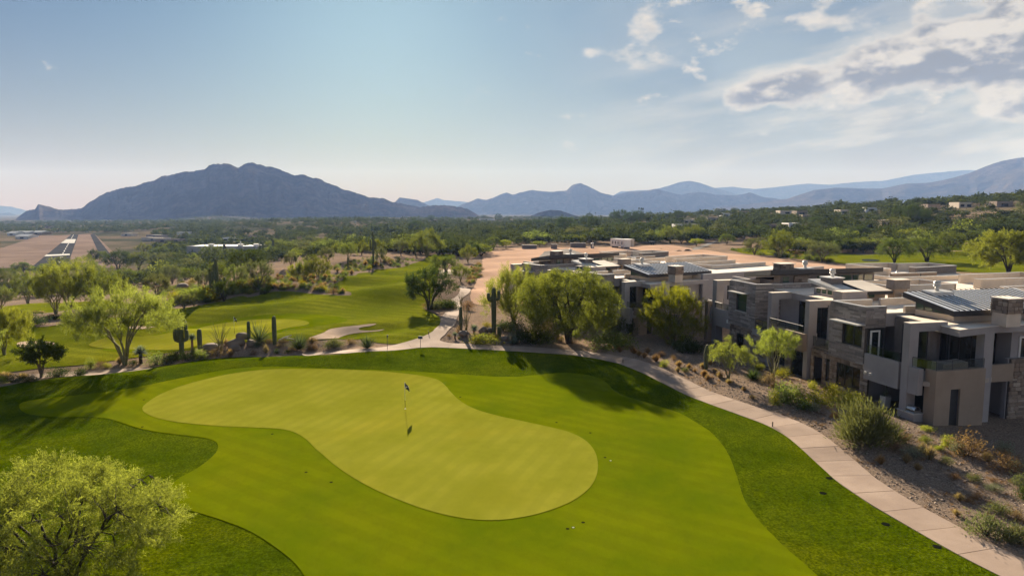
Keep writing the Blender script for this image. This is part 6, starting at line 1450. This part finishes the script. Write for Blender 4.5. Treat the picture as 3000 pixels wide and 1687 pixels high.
# ---- loose stones and dry litter on the gravel
def litter():
    r = np.random.default_rng(17); polys = [(zr([(0, 0), (150, 100), (500, 225), (860, 345), (1090, 490), (1350, 715), (1620, 890), (2010, 1105), (2470, 1340), (2900, 1500), (2900, 700), (2300, 560), (1900, 420), (1500, 300), (1000, 80), (600, -60), (300, -120), (0, -130)]), 9000),
        (ze([(1150, 1190), (1500, 1200), (1900, 1160), (2200, 1250), (2300, 1500), (2000, 1440), (1700, 1310), (1400, 1230)]), 1200), (zf([(450, 1000), (700, 850), (1300, 850), (2100, 900), (2550, 1100), (2500, 1170), (1300, 1100), (700, 1070)]), 900),
        (z3([(0, 960), (600, 860), (1300, 830), (2000, 800), (2500, 750), (2576, 640), (1900, 660), (1000, 740), (300, 760), (0, 800)]), 900)]
    V = []; Fq = []; T = []; b = 0
    oc = np.array([(1, 0, 0), (-1, 0, 0), (0, 1, 0), (0, -1, 0), (0, 0, 1), (0, 0, -1)], float); of = np.array([(0, 2, 4), (2, 1, 4), (1, 3, 4), (3, 0, 4), (2, 0, 5), (1, 2, 5), (3, 1, 5), (0, 3, 5)])
    for poly, n in polys:
        w_ = sp(poly); x0, y0 = w_.min(0); x1, y1 = w_.max(0)
        x = r.uniform(x0, x1, n*5); y = r.uniform(y0, y1, n*5); m = in_poly(x, y, w_); x = x[m][:n]; y = y[m][:n]; z = ground(x, y)
        for i in range(len(x)):
            s = .022+.075*r.random()**4; q = (oc*s*np.array([1, 1, .7])*(.6+.8*r.random((6, 1)))); a = r.random()*6.28; ca, sa = math.cos(a), math.sin(a)
            V.append(np.column_stack([q[:, 0]*ca-q[:, 1]*sa+x[i], q[:, 0]*sa+q[:, 1]*ca+y[i], q[:, 2]+z[i]+s*.15])); Fq.append(of+b); T.append(np.full(6, r.random())); b += 6
    o = link('loose_stones', npmesh('loose_stones', np.vstack(V), np.vstack(Fq), False, np.concatenate(T)), MATS['stone']); set_tag(o, 'small loose stones scattered over the gravel beds', 'stones', kind='stuff')
    V = []; Fq = []; T = []; b = 0
    w_ = sp(polys[0][0]); x0, y0 = w_.min(0); x1, y1 = w_.max(0); n = 900
    x = r.uniform(x0, x1, n*5); y = r.uniform(y0, y1, n*5); m = in_poly(x, y, w_); x = x[m][:n]; y = y[m][:n]; z = ground(x, y)
    den = vnoise(x/4, y/4, 3)
    for i in range(len(x)):
        if den[i] < .45: continue
        k = 14; h = r.uniform(.08, .28); cen = np.column_stack([np.full(k, x[i]), np.full(k, y[i]), np.full(k, z[i]+h*.4)])+r.normal(0, h*.35, (k, 3))*np.array([1, 1, .3])
        v, f = leaf_tris(cen, r.normal(size=(k, 3))+np.array([0, 0, 1.]), h, .02, r); V.append(v); Fq.append(f+b); T.append(np.full(len(v), r.random())); b += len(v)
    o = link('dry_weeds', npmesh('dry_weeds', np.vstack(V), np.vstack(Fq), False, np.concatenate(T)), MATS['leaf_rust']); set_tag(o, 'sparse dry brown weeds on the villa garden gravel', 'weeds', kind='stuff')
litter()

# ------------------------------------------------------------------ golf furniture
mat_simple('pole_white', (.75, .75, .72), .5, .05)
mat_simple('black_plastic', (.02, .02, .02), .6, .1)
mat_simple('wood_dark', (.10, .07, .05), .8, .2, 8)
mat_simple('plastic_blue', (.06, .085, .13), .6, .1)
mat_simple('beige_panel', (.52, .47, .40), .7, .08, 1)
mat_simple('rust_fabric', (.20, .105, .080), .9, .12, 4)
def mat_flag():
    m = NT('flag_cloth'); p = m.pos('Object'); n = m.noise(p, 3.2, 2, .5)
    c = m.mix(m.ramp(n, .49, .52), (.03, .035, .06), (.78, .77, .78))
    m.principled(c, .85, spec=.1, **{'Sheen Weight': .2}); m.done('flag_cloth')
mat_flag()
def flagstick(u, v, label, hgt=2.13):
    x, y = P1(u, v, .095); z = float(ground(x, y))+.095
    rt = empty('flagstick', (x, y, z)); set_tag(rt, label, 'flagstick', 'flagsticks of the two holes')
    MB().tube((0, 0, -.1), (0, 0, hgt*.33), .018, 8).build('pole_base', 'black_plastic', rt, True)
    MB().tube((0, 0, hgt*.33), (0, 0, hgt), .017, 8).tube((0, 0, hgt), (0, 0, hgt+.03), .016, 8, .006).build('pole', 'pole_white', rt, True)
    MB().tube((0, 0, .002), (0, 0, .012), .054, 20).build('cup_rim', 'black_plastic', rt)
    n, m = 16, 12; V = []
    for i in range(n):
        for j in range(m):
            s = i/(n-1); q = j/(m-1)
            out = .38*s*(.75+.25*q); drop = .42*q+.34*s+.10*s*q
            V.append((.012+out*math.cos(.5+.35*math.sin(5*s)), out*math.sin(.5+.35*math.sin(5*s))+.035*math.sin(9*s+2*q), hgt-.02-drop*.92))
    Fq = [(i*m+j, i*m+j+1, (i+1)*m+j+1, (i+1)*m+j) for i in range(n-1) for j in range(m-1)]
    me = pymesh('flag', V, Fq, True); o = link('flag', me, MATS['flag_cloth'], rt); sm = o.modifiers.new('thick', 'SOLIDIFY'); sm.thickness = .004
flagstick(1187, 1197, 'limp navy and white flag on a pin in the near putting green')
flagstick(687, 977, 'small flag on a pin in the far putting green')
def sign(u, v, hpx, wpx, bpx, label, rz=0.0):
    x, y = P1(u, v); z = float(ground(x, y)); s = mpp(x, y)
    rt = empty('course_sign', (x, y, z), rz); set_tag(rt, label, 'sign', 'small course signs by the path'); H = hpx*s
    MB().tube((0, 0, -.1), (0, 0, H-bpx*s*.4), .025, 8).build('post', 'dark_metal', rt)
    MB().box(-wpx*s/2, wpx*s/2, -.045, -.02, H-bpx*s, H).build('board', 'plastic_blue', rt)
    MB().tube((0, 0, 0), (0, 0, .04), .09, 8).build('foot', 'dark_metal', rt)
sign(1135, 1024, 44, 5, 8, 'narrow turned sign on a thin post by the path', 1.2)
sign(1232, 1020, 36, 13, 8, 'small rectangular sign on a thin post at the path fork')
def stake(u, v, hpx, label):
    x, y = P1(u, v); z = float(ground(x, y)); s = mpp(x, y)
    o = MB().box(-.035, .035, -.035, .035, -.1, hpx*s).box(-.04, .04, -.04, .04, hpx*s, hpx*s+.03).build('path_stake', 'wood_dark', None, False, (x, y, z)); set_tag(o, label, 'stake', 'wooden stakes along the path')
stake(2263, 1252, 16, 'dark wooden stake at the edge of the slab path'); stake(1825, 1065, 12, 'dark wooden stake by the mesquite shade'); stake(1256, 981, 10, 'dark wooden stake by the winding path')
def covers():
    m = NT('lid_black'); m.principled((.012, .014, .010), 1.0, spec=0.0); m.done('lid_black')
    m = NT('lid_white'); m.principled((.55, .55, .52), 1.0, spec=0.0); m.done('lid_white')
    base = MB().tube((0, 0, -.03), (0, 0, .006), .5, 18).mesh('sprinkler_head'); base.materials.append(MATS['lid_black'])
    tops = {}
    for k in ('lid_black', 'lid_white'):
        me = MB().tube((0, 0, .007), (0, 0, .013), .34, 16).mesh('lid'); me.materials.append(MATS[k]); tops[k] = me
    L = dd([(1158, 998), (1400, 1062), (1485, 1088), (1522, 1150), (1536, 1158), (1428, 1329), (1442, 1326), (1467, 1313), (770, 1187), (833, 1212), (685, 1091), (358, 1073), (362, 1005), (1640, 953)])+zr([(1015, 845), (1468, 1069), (1840, 1231), (1060, 737)])
    for i, (u, v) in enumerate(L):
        x, y = P1(u, v, .08); k = 'lid_white' if i in (4, 6) else 'lid_black'; big = i >= 14
        o = bpy.data.objects.new('sprinkler_head', base); COL.objects.link(o); o.location = (x, y, float(ground(x, y))+(.055 if big else .078)); o.rotation_euler = (0, 0, i)
        s = .40 if big else .19; o.scale = (s, s, 1)
        c = bpy.data.objects.new('lid', tops[k]); COL.objects.link(c); c.parent = o
        set_tag(o, 'large dark irrigation valve lid sunk in the rough by the path' if big else ('pale-topped sprinkler head sunk in the apron grass' if k == 'lid_white' else 'small dark sprinkler head sunk in the apron grass'), 'sprinkler', 'valve lids in the rough' if big else 'sprinkler heads in the apron')
covers()
def log():
    x, y = P1(842, 1000); z = float(ground(x, y)); r = np.random.default_rng(3)
    c = curve((-1.0, 0, .12), (.5, .1, .75), (0, 0, .05), 6, r, .03); c2 = curve((-.3, 0, .4), (.9, -.2, .25), (0, 0, .05), 5, r, .03)
    v, f = tubes([(c, np.linspace(.12, .05, 6)), (c2, np.linspace(.08, .03, 5))], 7)
    o = link('fallen_branch', npmesh('fallen_branch', v, f, True), MATS['deadwood'], None, (x, y, z)); set_tag(o, 'bleached dead branch lying beside the armless saguaro', 'branch')
log()

# ------------------------------------------------------------------ things on the villas
def on_villa(root, name, a, b, z, label, cat, group=None):
    o = empty(name, root.matrix_world @ Vector((a, b, z)), root.rotation_euler[2]); set_tag(o, label, cat, group); return o
MB().box(-.42, .39, -5.95, -4.39, -1.2, .92).build('grill_counter', 'stucco_grey', VA); MB().box(-.5, .46, -5.98, -4.34, .922, .985).build('counter_top', 'cap_metal', VA)
g = on_villa(VA, 'grill', -.02, -5.45, .99, 'stainless steel grill built into the villa patio counter', 'grill')
MB().box(-.28, .28, -.42, .42, 0, .20).build('body', 'steel', g)
lid = MB()
for k in range(6):
    t0, t1 = math.pi*k/6, math.pi*(k+1)/6
    y0, z0_, y1, z1_ = -.27*math.cos(t0), .2+.24*math.sin(t0), -.27*math.cos(t1), .2+.24*math.sin(t1)
    lid.hexa([(y0, -.41, z0_-.01), (y0, .41, z0_-.01), (y1, .41, z1_-.01), (y1, -.41, z1_-.01), (y0, -.41, z0_+.02), (y0, .41, z0_+.02), (y1, .41, z1_+.02), (y1, -.41, z1_+.02)])
lid = lid.build('lid', 'steel', g); MB().tube((-.3, -.35, .3), (-.3, .35, .3), .018, 6).build('handle', 'dark_metal', lid)
for k in range(5): MB().tube((-.28, -.32+.16*k, .1), (-.33, -.32+.16*k, .1), .035, 8).build('knob', 'dark_metal', g)
g = on_villa(VA, 'covered_table', 2.7, -5.75, 3.39, 'brown fabric cover over a table on the prow balcony', 'table')
MB().hexa([(-1.3, -.55, .0), (1.3, -.55, 0), (1.3, .55, 0), (-1.3, .55, 0), (-1.1, -.5, 1.25), (1.05, -.5, 1.30), (1.05, .5, 1.32), (-1.1, .5, 1.22)]).build('cover', 'fabric_cover', g)
MB().box(-1.15, 1.1, -.53, .53, 1.20, 1.26).build('cover_hem', 'fabric_cover', g)
g = on_villa(VA, 'covered_grill', 2.95, 24.0, 3.52, 'pale grey fitted cover over furniture on the far end balcony', 'cover')
MB().hexa([(-.7, -1.2, 0), (.7, -1.2, 0), (.7, 1.3, 0), (-.7, 1.3, 0), (-.45, -1.0, 1.15), (.5, -1.0, 1.2), (.45, .5, 1.5), (-.45, .5, 1.5)]).build('cover', 'fabric_pale', g)
MB().hexa([(-.72, -1.22, 0), (.72, -1.22, 0), (.72, 1.32, 0), (-.72, 1.32, 0), (-.71, -1.2, .12), (.71, -1.2, .12), (.71, 1.3, .12), (-.71, 1.3, .12)]).build('cover_hem', 'fabric_pale', g)
def armchair(root, a, b, z, rz, label, mat='fabric_pale'):
    g = on_villa(root, 'armchair', a, b, z, label, 'chair', 'chairs on the villa balconies'); g.rotation_euler[2] += rz
    MB().box(-.35, .35, -.35, .35, .28, .46).build('seat', mat, g); MB().hexa([(.25, -.35, .4), (.38, -.35, .4), (.38, .35, .4), (.25, .35, .4), (.35, -.33, .9), (.48, -.33, .9), (.48, .33, .9), (.35, .33, .9)]).build('backrest', mat, g)
    for s in (-1, 1): MB().box(-.35, .35, s*.36-.05, s*.36+.05, .3, .62).build('armrest', mat, g)
    for sx in (-.3, .3):
        for sy in (-.3, .3): MB().tube((sx, sy, 0), (sx, sy, .29), .025, 6).build('leg', 'dark_metal', g)
armchair(VA, 1.7, 8.7, 3.4, .6, 'pale armchair at the loggia railing nearer the frame post'); armchair(VA, 2.0, 9.9, 3.4, -.4, 'pale armchair at the loggia railing nearer the loggia middle')
armchair(VB, 1.4, -6.0, 3.39, .9, 'rust coloured armchair at the corner of the far villa prow balcony', 'rust_fabric'); armchair(VB, 2.7, -5.6, 3.39, 1.6, 'rust coloured armchair in the middle of the far villa prow balcony', 'rust_fabric')
def sofa(root, a, b, z, rz, label):
    g = on_villa(root, 'sofa', a, b, z, label, 'sofa'); g.rotation_euler[2] += rz
    MB().box(-1.0, 1.0, -.4, .4, .2, .45).build('seat', 'rust_fabric', g); MB().box(-1.0, 1.0, .28, .45, .4, .85).build('backrest', 'rust_fabric', g)
    for s in (-1, 1): MB().box(s*1.0-.08, s*1.0+.08, -.4, .42, .2, .62).build('armrest', 'rust_fabric', g)
    for s in (-.9, .9): MB().box(s-.04, s+.04, -.3, .3, 0, .2).build('leg', 'dark_metal', g)
sofa(VB, 3.6, -5.0, 3.39, 0, 'rust coloured sofa before the far villa glass wall')
g = on_villa(VA, 'potted_agave', .35, -2.3, 0.0, 'tall pale planter with a silvery agave and thin cactus on the villa patio', 'planter'); g.location.z = float(ground(g.location.x, g.location.y))
MB().hexa([(-.22, -.22, 0), (.22, -.22, 0), (.22, .22, 0), (-.22, .22, 0), (-.28, -.28, .95), (.28, -.28, .95), (.28, .28, .95), (-.28, .28, .95)]).build('pot', 'fabric_pale', g)
me = spiky(77, 60, .5, .07, -.1, .03); me.materials.append(MATS['leaf_sage']); o = link('rosette', me, None, g, (0, 0, .95))
MB().tube((.08, .05, .9), (.08, .05, 1.75), .07, 8, .05).build('cactus_stem', 'cactus', g, True)
dsh = on_villa(VB, 'satellite_dish', 19.3, 16.5, 7.42, 'round white satellite dish on the far villa roof', 'dish')
MB().tube((0, 0, 0), (0, 0, .7), .04, 8).build('mast', 'dark_metal', dsh)
V = []; Fq = []
for i in range(5):
    for k in range(16): t = k*math.pi/8; rr = .55*i/4; V.append((rr*math.cos(t)-.1, -.28*(rr/.55)**2*-.6-.1, .9+rr*math.sin(t)))
Fq = [(i*16+k, i*16+(k+1) % 16, (i+1)*16+(k+1) % 16, (i+1)*16+k) for i in range(4) for k in range(16)]
o = link('reflector', pymesh('reflector', V, Fq, True), MATS['white_paint'], dsh); o.modifiers.new('t', 'SOLIDIFY').thickness = .02
MB().tube((-.1, -.1, .5), (-.1, -.55, .85), .02, 6).build('feed_arm', 'dark_metal', dsh)

# ------------------------------------------------------------------ the lot: trailer, containers, walls
def ground_thing(name, u, v, rz, label, cat, group=None):
    x, y = P1(u, v); o = empty(name, (x, y, float(ground(x, y))), rz); set_tag(o, label, cat, group); return o
def trailer():
    t = ground_thing('office_trailer', 1797, 725, R(-68), 'white mobile office trailer on the dirt lot', 'trailer')
    MB().box(-.0, 12.0, -1.5, 1.5, .75, 3.9).build('body', 'white_paint', t); MB().box(-.08, 12.08, -1.56, 1.56, 3.9, 4.0).build('roof', 'cap_metal', t)
    # long side faces -y of the unrotated trailer
    for i, a in enumerate((1.6, 4.0, 6.2, 9.4)): 
        w_ = MB().box(a, a+.8, -1.54, -1.50, 1.7, 3.1).build('window', 'white_paint', t); MB().box(a+.07, a+.73, -1.56, -1.54, 1.77, 3.03).build('pane', 'glass', w_)
    w_ = MB().box(-.04, 0, -.5, .6, 2.2, 3.1).build('window', 'white_paint', t); MB().box(-.06, -.04, -.42, .52, 2.28, 3.02).build('pane', 'glass', w_)
    d = MB().box(7.6, 8.5, -1.55, -1.5, .9, 3.0).build('door', 'cap_metal', t); MB().box(7.7, 7.76, -1.6, -1.55, 1.8, 1.95).build('handle', 'dark_metal', d)
    for a in (4.8, 6.0):
        for s in (-1, 1): MB().tube((a, s*1.2, .42), (a, s*1.42, .42), .42, 14).build('wheel', 'black_plastic', t)
    for a in (.6, 11.2): MB().box(a, a+.4, -1.2, 1.2, 0, .75).build('support', 'dark_metal', t)
trailer()
def container(u, v, rz, l, wd, h, label):
    t = ground_thing('storage_container', u, v, rz, label, 'container', 'storage containers on the lot')
    MB().box(-wd/2, wd/2, 0, l, .15, h).build('body', 'beige_panel', t)
    rb = MB()
    for k in range(int(l/.35)): rb.box(-wd/2-.04, -wd/2, .1+k*.35, .25+k*.35, .3, h-.1)
    rb.build('ribs', 'beige_panel', t)
    MB().box(-wd/2-.03, wd/2+.03, -.03, l+.03, h, h+.08).build('roof', 'white_paint', t); d = MB().box(-wd/2+.15, wd/2-.15, -.06, 0, .25, h-.15).build('door', 'beige_panel', t)
    MB().tube((0, -.1, .4), (0, -.1, h-.3), .03, 6).build('lock_rod', 'dark_metal', d)
container(1830, 723, R(20), 6, 2.6, 2.9, 'beige storage container next to the office trailer'); container(1849, 722.5, R(24), 6, 3.4, 3.2, 'larger beige storage container at the end of the row')
t = ground_thing('portable_toilet', 1735.5, 728, R(10), 'dark blue portable toilet left of the office trailer', 'toilet')
MB().box(-.6, .6, -.6, .6, .05, 2.1).build('cabin', 'plastic_blue', t); MB().hexa([(-.66, -.66, 2.1), (.66, -.66, 2.1), (.66, .66, 2.1), (-.66, .66, 2.1), (-.5, -.5, 2.4), (.5, -.5, 2.4), (.5, .5, 2.4), (-.5, .5, 2.4)]).build('roof', 'white_paint', t)
MB().box(-.42, .42, -.63, -.6, .2, 1.95).build('door', 'cap_metal', t)
def gate_wall(u0, u1, v, hpx, label):
    (x0, y0), (x1, y1) = P1(u0, v), P1(u1, v); s = mpp(x0, y0); l = math.hypot(x1-x0, y1-y0)
    t = empty('entry_wall', (x0, y0, float(ground(x0, y0))-.2), math.atan2(y1-y0, x1-x0)); set_tag(t, label, 'wall', 'low entry walls of the lot')
    MB().box(0, l, 0, .6, 0, hpx*s+.2).build('wall', 'cladding', t); MB().box(-.08, l+.08, -.08, .68, hpx*s+.2, hpx*s+.3).build('coping', 'cap_metal', t)
gate_wall(1529, 1572, 729, 11, 'long low dark entry wall at the lot edge'); gate_wall(1614, 1631, 729, 13, 'short entry pier wall beside the lot gate'); gate_wall(1671, 1716, 725.5, 13, 'dark entry wall beside the portable toilet')
def gate(u0, u1, v, hpx, label):
    (x0, y0), (x1, y1) = P1(u0, v), P1(u1, v); s = mpp(x0, y0); l = math.hypot(x1-x0, y1-y0); H = hpx*s
    t = empty('lot_gate', (x0, y0, float(ground(x0, y0))), math.atan2(y1-y0, x1-x0)); set_tag(t, label, 'gate')
    n = 14
    for k in range(n+1): MB().box(l*k/n-.03, l*k/n+.03, .2, .26, .05, H).build('bar', 'dark_metal', t)
    for z in (.2, H-.1): MB().box(0, l, .18, .2, z, z+.07).build('rail', 'dark_metal', t)
gate(1573, 1613, 728, 9, 'dark metal bar gate between the entry walls'); gate(1632, 1670, 726, 9, 'dark metal bar gate beside the entry pier')
t = ground_thing('utility_trailer', 1910, 717, R(15), 'low covered utility trailer on the far side of the lot', 'trailer')
MB().box(-1.4, 1.4, -.9, .9, .5, 1.5).build('box', 'dark_metal', t); MB().box(-1.45, 1.45, -.95, .95, 1.5, 1.62).build('cover', 'fabric_pale', t)
for s in (-1, 1): MB().tube((.2, s*.92, .35), (.2, s*1.1, .35), .35, 12).build('wheel', 'black_plastic', t)
MB().box(1.4, 2.4, -.05, .05, .5, .6).build('drawbar', 'dark_metal', t)
def pile(u, v, wpx, hpx, label, seed):
    x, y = P1(u, v); s = mpp(x, y); n = 22; V = []; W = wpx*s/2; H = hpx*s
    for i in range(n):
        for j in range(n):
            a, b = -1+2*i/(n-1), -1+2*j/(n-1); q = math.hypot(a, b)
            V.append((a*W, b*W*.6, H*max(0, 1-q)**.9*(.5+float(fbm(np.array([a*2+seed]), np.array([b*2]), seed, 4)[0])*1.0)-.15))
    Fq = [(i*n+j, (i+1)*n+j, (i+1)*n+j+1, i*n+j+1) for i in range(n-1) for j in range(n-1)]
    o = link('soil_pile', pymesh('soil_pile', V, Fq, True), MATS['boulder'], None, (x, y, float(ground(x, y))), .2); set_tag(o, label, 'soil', 'soil piles on the lot')
pile(2016, 735, 34, 8, 'dark pointed soil pile on the dirt lot', 3); pile(1990, 735.5, 40, 4, 'low dark soil heap beside the pointed pile', 4); pile(1938, 729.5, 20, 3, 'small flat soil heap in the dirt lot', 5)
tr_ = z5([(60, 722), (120, 700), (200, 672), (255, 655), (262, 662), (215, 688), (140, 718), (90, 730)])
sheet('dirt_track', sp(tr_), .07, 'asphalt_pale', 'pale dirt track leaving the lot', 'track', 2.0)

# ------------------------------------------------------------------ buildings of the valley
def flat_building(name, u0, u1, v, hpx, depth, label, mat, group=None, wins=3, par=.5, roofm='membrane', cat='building', dz=0.0):
    (x0, y0), (x1, y1) = P1(u0, v), P1(u1, v)
    s = mpp(x0, y0); s1 = mpp(x1, y1)
    if abs(y1-y0) > .35*abs(x1-x0)+5: y1 = y0; x1 = x0+(u1-u0)*s
    l = math.hypot(x1-x0, y1-y0); H = max(hpx*s, 3.6); z = min(float(ground(x0, y0)), float(ground(x1, y1)))
    t = empty(name, (x0, y0, z+dz), math.atan2(y1-y0, x1-x0)); set_tag(t, label, cat, group)
    MB().box(0, l, 0, depth, -4, H).build('wall', mat, t)
    MB().box(.25, l-.25, .25, depth-.25, H+.002, H+.06).build('roof', roofm, t)
    pr = MB()
    for q in ((0, l, 0, .25), (0, l, depth-.25, depth), (0, .25, .25, depth-.25), (l-.25, l, .25, depth-.25)): pr.box(*q, H, H+par)
    pr.build('parapet', mat, t)
    for k in range(wins):
        c = l*(k+.5)/wins; ww = min(l/wins*.3, 2.2); zz = max(.6, H*.25)
        w_ = MB().box(c-ww, c+ww, -.06, .0, zz, H*.72).build('window', 'dark_metal', t); MB().box(c-ww+.08, c+ww-.08, -.08, -.06, zz+.08, H*.72-.08).build('pane', 'glass', w_)
    return t, l, H
def commercial():
    t, l, H = flat_building('commercial_building', 549, 752, 770, 47, 26, 'long grey flat-roofed block building among the desert trees', 'block_grey', wins=0, par=.4, roofm='white_paint')
    for a in (.27, .70, .93): MB().box(l*a-1.5, l*a+1.5, 8, 11, H+.07, H+1.5).build('roof_unit', 'cap_metal', t)
    MB().box(l*.72, l*.735, 6, 6.6, H, H+3.2).build('flue', 'cap_metal', t); MB().box(l*.55-1, l*.55+.6, -.8, 0, 0, H+1.5).build('pier', 'dark_metal', t)
    for a0, a1 in ((.12, .20), (.25, .45), (.60, .78), (.84, .98)):
        w_ = MB().box(l*a0, l*a1, -.1, 0, H*.15, H*.6).build('window', 'dark_metal', t); MB().box(l*a0+.2, l*a1-.2, -.14, -.1, H*.15+.2, H*.6-.2).build('pane', 'glass', w_)
    for a in (.22, .50, .81): MB().box(l*a-.5, l*a+.5, -.35, -.0, -4, H-.01).build('pilaster', 'stucco_cream', t)
commercial()
HM = ['stucco_cream', 'stucco_tan', 'white_paint', 'stucco_tan', 'stucco_cream', 'fabric_cover']
for i, (u, v, wp, hp, k) in enumerate(HS):
    m = HM[i % 6]; big = hp > 8
    lab = {'h': 'low flat-roofed house on the right hillside', 'g': 'low flat-roofed building beyond the airfield scrub', 'c': 'low flat-roofed house in the distant wood'}[k]
    lab = {'stucco_cream': 'cream ', 'stucco_tan': 'tan ', 'white_paint': 'white ', 'fabric_cover': 'brown '}[m]+lab
    flat_building('house', u, u+wp, v, hp, 12, lab, m, 'houses scattered through the valley', 2 if big else 1, .5, 'white_paint' if i % 2 else 'membrane', 'house')
for i, (x, y, w_, h) in enumerate(((60, 262, 70, 16), (130, 258, 110, 26), (260, 256, 90, 22), (130, 292, 110, 30))):
    u, v = z1([(x, y)])[0]; t, l, H = flat_building('hangar', u, u+w_/2.8975, v, h/2.8975*.7, 24, ('white', 'grey', 'brown', 'pale blue')[i]+' airfield hangar beside the runway verge', ('white_paint', 'stucco_grey', 'stucco_tan', 'cap_metal')[i], 'hangars of the airfield', 1, .1, 'cap_metal', 'hangar')
    MB().hexa([(-.5, -.5, H+.1), (l+.5, -.5, H+.1), (l+.5, 24.5, H+.1), (-.5, 24.5, H+.1), (-.5, 11.9, H+2.6), (l+.5, 11.9, H+2.6), (l+.5, 12.1, H+2.6), (-.5, 12.1, H+2.6)]).build('gable_roof', 'cap_metal', t)
def hill_house():
    x, y = P1(2830, 684); s = mpp(x, y); t = empty('hillside_house', (x, y, float(ground(x, y))-1), R(6)); set_tag(t, 'dark modern house with long flat roofs on the right hillside', 'house')
    W = 200*s; H = 17*s
    MB().box(0, W*1.3, 6, 22, 0, H).build('wall', 'cladding', t); MB().box(-2, W*1.3, 3, 24, H, H+.9).build('roof', 'dark_metal', t); MB().box(W*.25, W*.95, 3.5, 16, H+.9, H+1.7).build('roof', 'membrane', t)
    MB().box(-6*0-12*s, W*.42, -3, 2, -3, 7*s).build('terrace_wall', 'stucco_tan', t)
    for k in range(6):
        a = W*(.12+.18*k); w_ = MB().box(a, a+W*.13, 5.85, 6, 1.2, H-1).build('window', 'dark_metal', t); MB().box(a+.2, a+W*.13-.2, 5.8, 5.85, 1.4, H-1.2).build('pane', 'glass', w_)
    MB().box(W*.28, W*.36, 2.4, 4, 0, H+3).build('chimney', 'cladding', t)
    for k in range(4): MB().box(W*(.2+.25*k), W*(.2+.25*k)+.5, 3.2, 3.7, 0, H).build('post', 'dark_metal', t)
hill_house()
def car(u, v, rz, mat, label):
    t = ground_thing('parked_car', u, v, rz, label, 'car', 'cars parked by the block building')
    prof = [(-2.2, .45), (-2.2, .85), (-1.5, .98), (-.9, 1.5), (.9, 1.52), (1.6, 1.0), (2.2, .9), (2.2, .45)]
    n = len(prof); V = [(x_, -.88, z_) for x_, z_ in prof]+[(x_, .88, z_) for x_, z_ in prof]
    Fq = [tuple(range(n)), tuple(range(2*n-1, n-1, -1))]+[(i, n+i, n+(i+1) % n, (i+1) % n) for i in range(n)]
    link('body', pymesh('body', V, Fq), MATS[mat], t)
    for s in (-1, 1): MB().hexa([(-1.25, s*.885, 1.0), (1.35, s*.885, 1.0), (1.35, s*.895, 1.0), (-1.25, s*.895, 1.0), (-.8, s*.885, 1.42), (.8, s*.885, 1.42), (.8, s*.895, 1.42), (-.8, s*.895, 1.42)]).build('side_window', 'glass', t)
    for sx in (-1.35, 1.35):
        for s in (-1, 1): MB().tube((sx, s*.75, .33), (sx, s*.92, .33), .33, 14).build('wheel', 'black_plastic', t)
    for s in (-.6, .6): MB().box(2.18, 2.23, s-.15, s+.15, .65, .8).build('headlight', 'steel', t)
car(757, 739, .2, 'white_paint', 'white car parked nearest the saguaro with two arms'); car(775, 737, .1, 'cap_metal', 'silver car parked between two white cars'); car(793, 738, .3, 'white_paint', 'white car parked beyond the silver one')
def palm(u, v, hpx, label, seed):
    x, y = P1(u, v); z = float(ground(x, y)); s = mpp(x, y); H = hpx*s
    t = empty('fan_palm', (x, y, z)); set_tag(t, label, 'palm', 'fan palms rising from the distant wood')
    MB().tube((0, 0, -.3), (0, 0, H), .28, 7, .20).build('trunk', 'bark', t)
    me = spiky(seed, 90, 2.2, .35, -.6, .2); me.materials.append(MATS['leaf_far']); o = link('crown', me, None, t, (0, 0, H))
for k, (x, y, h) in enumerate(((2055, 500, 70), (2245, 500, 84), (2262, 500, 82), (2275, 505, 84), (1918, 500, 50), (285, 540, 34), (328, 540, 34), (2298, 590, 100), (2318, 590, 96))): palm(*zc(x, y), h/2.576, 'tall thin fan palm rising above the distant wood', 900+k)
SKY = [(*zc(x, y), w_/2.576, h/2.576, 'dark') for x, y, w_, h in ((2060, 520, 90, 80), (2110, 525, 100, 100), (2180, 530, 100, 90), (2240, 520, 80, 90), (1870, 500, 60, 50), (1900, 580, 90, 110), (1690, 600, 130, 120), (1840, 560, 90, 90), (1000, 560, 80, 60), (1450, 570, 150, 70), (1560, 540, 90, 50), (680, 505, 50, 40), (1185, 495, 50, 40), (1075, 500, 50, 36), (560, 600, 130, 90), (640, 600, 110, 60), (2420, 500, 60, 40), (2540, 510, 70, 80), (2320, 490, 60, 50), (2380, 530, 60, 50), (2250, 620, 90, 100), (2330, 620, 80, 100), (2090, 600, 120, 80))]
SKY += [(*z5([(x, y)])[0], w_/2.576, h/2.576, 'dark') for x, y, w_, h in ((1600, 350, 40, 30), (1650, 348, 30, 24), (1715, 350, 50, 40), (1810, 355, 60, 36), (2035, 350, 50, 40), (960, 420, 80, 60), (1190, 420, 70, 60), (1115, 395, 30, 36), (1640, 540, 120, 140), (1720, 560, 130, 170), (1800, 550, 120, 130), (1860, 560, 90, 90), (1760, 400, 60, 70), (1230, 570, 110, 60), (1400, 590, 120, 70), (1000, 560, 110, 80), (600, 600, 90, 60), (520, 600, 80, 60), (2140, 380, 80, 50), (2250, 390, 70, 46), (2400, 390, 90, 40), (1560, 400, 50, 50), (390, 455, 50, 46), (130, 450, 50, 36), (330, 460, 50, 30), (2480, 640, 120, 70), (2300, 650, 130, 70))]
for u, v, a, b, k in SKY:
    rg = 'on the right hillside' if u > 2200 else ('around the palms of the distant wood' if u > 1700 else 'in the distant wood below the mountains')
    place_tree(u, v, a, b, k, 'tall dark tree '+rg, 'tall dark trees '+rg)
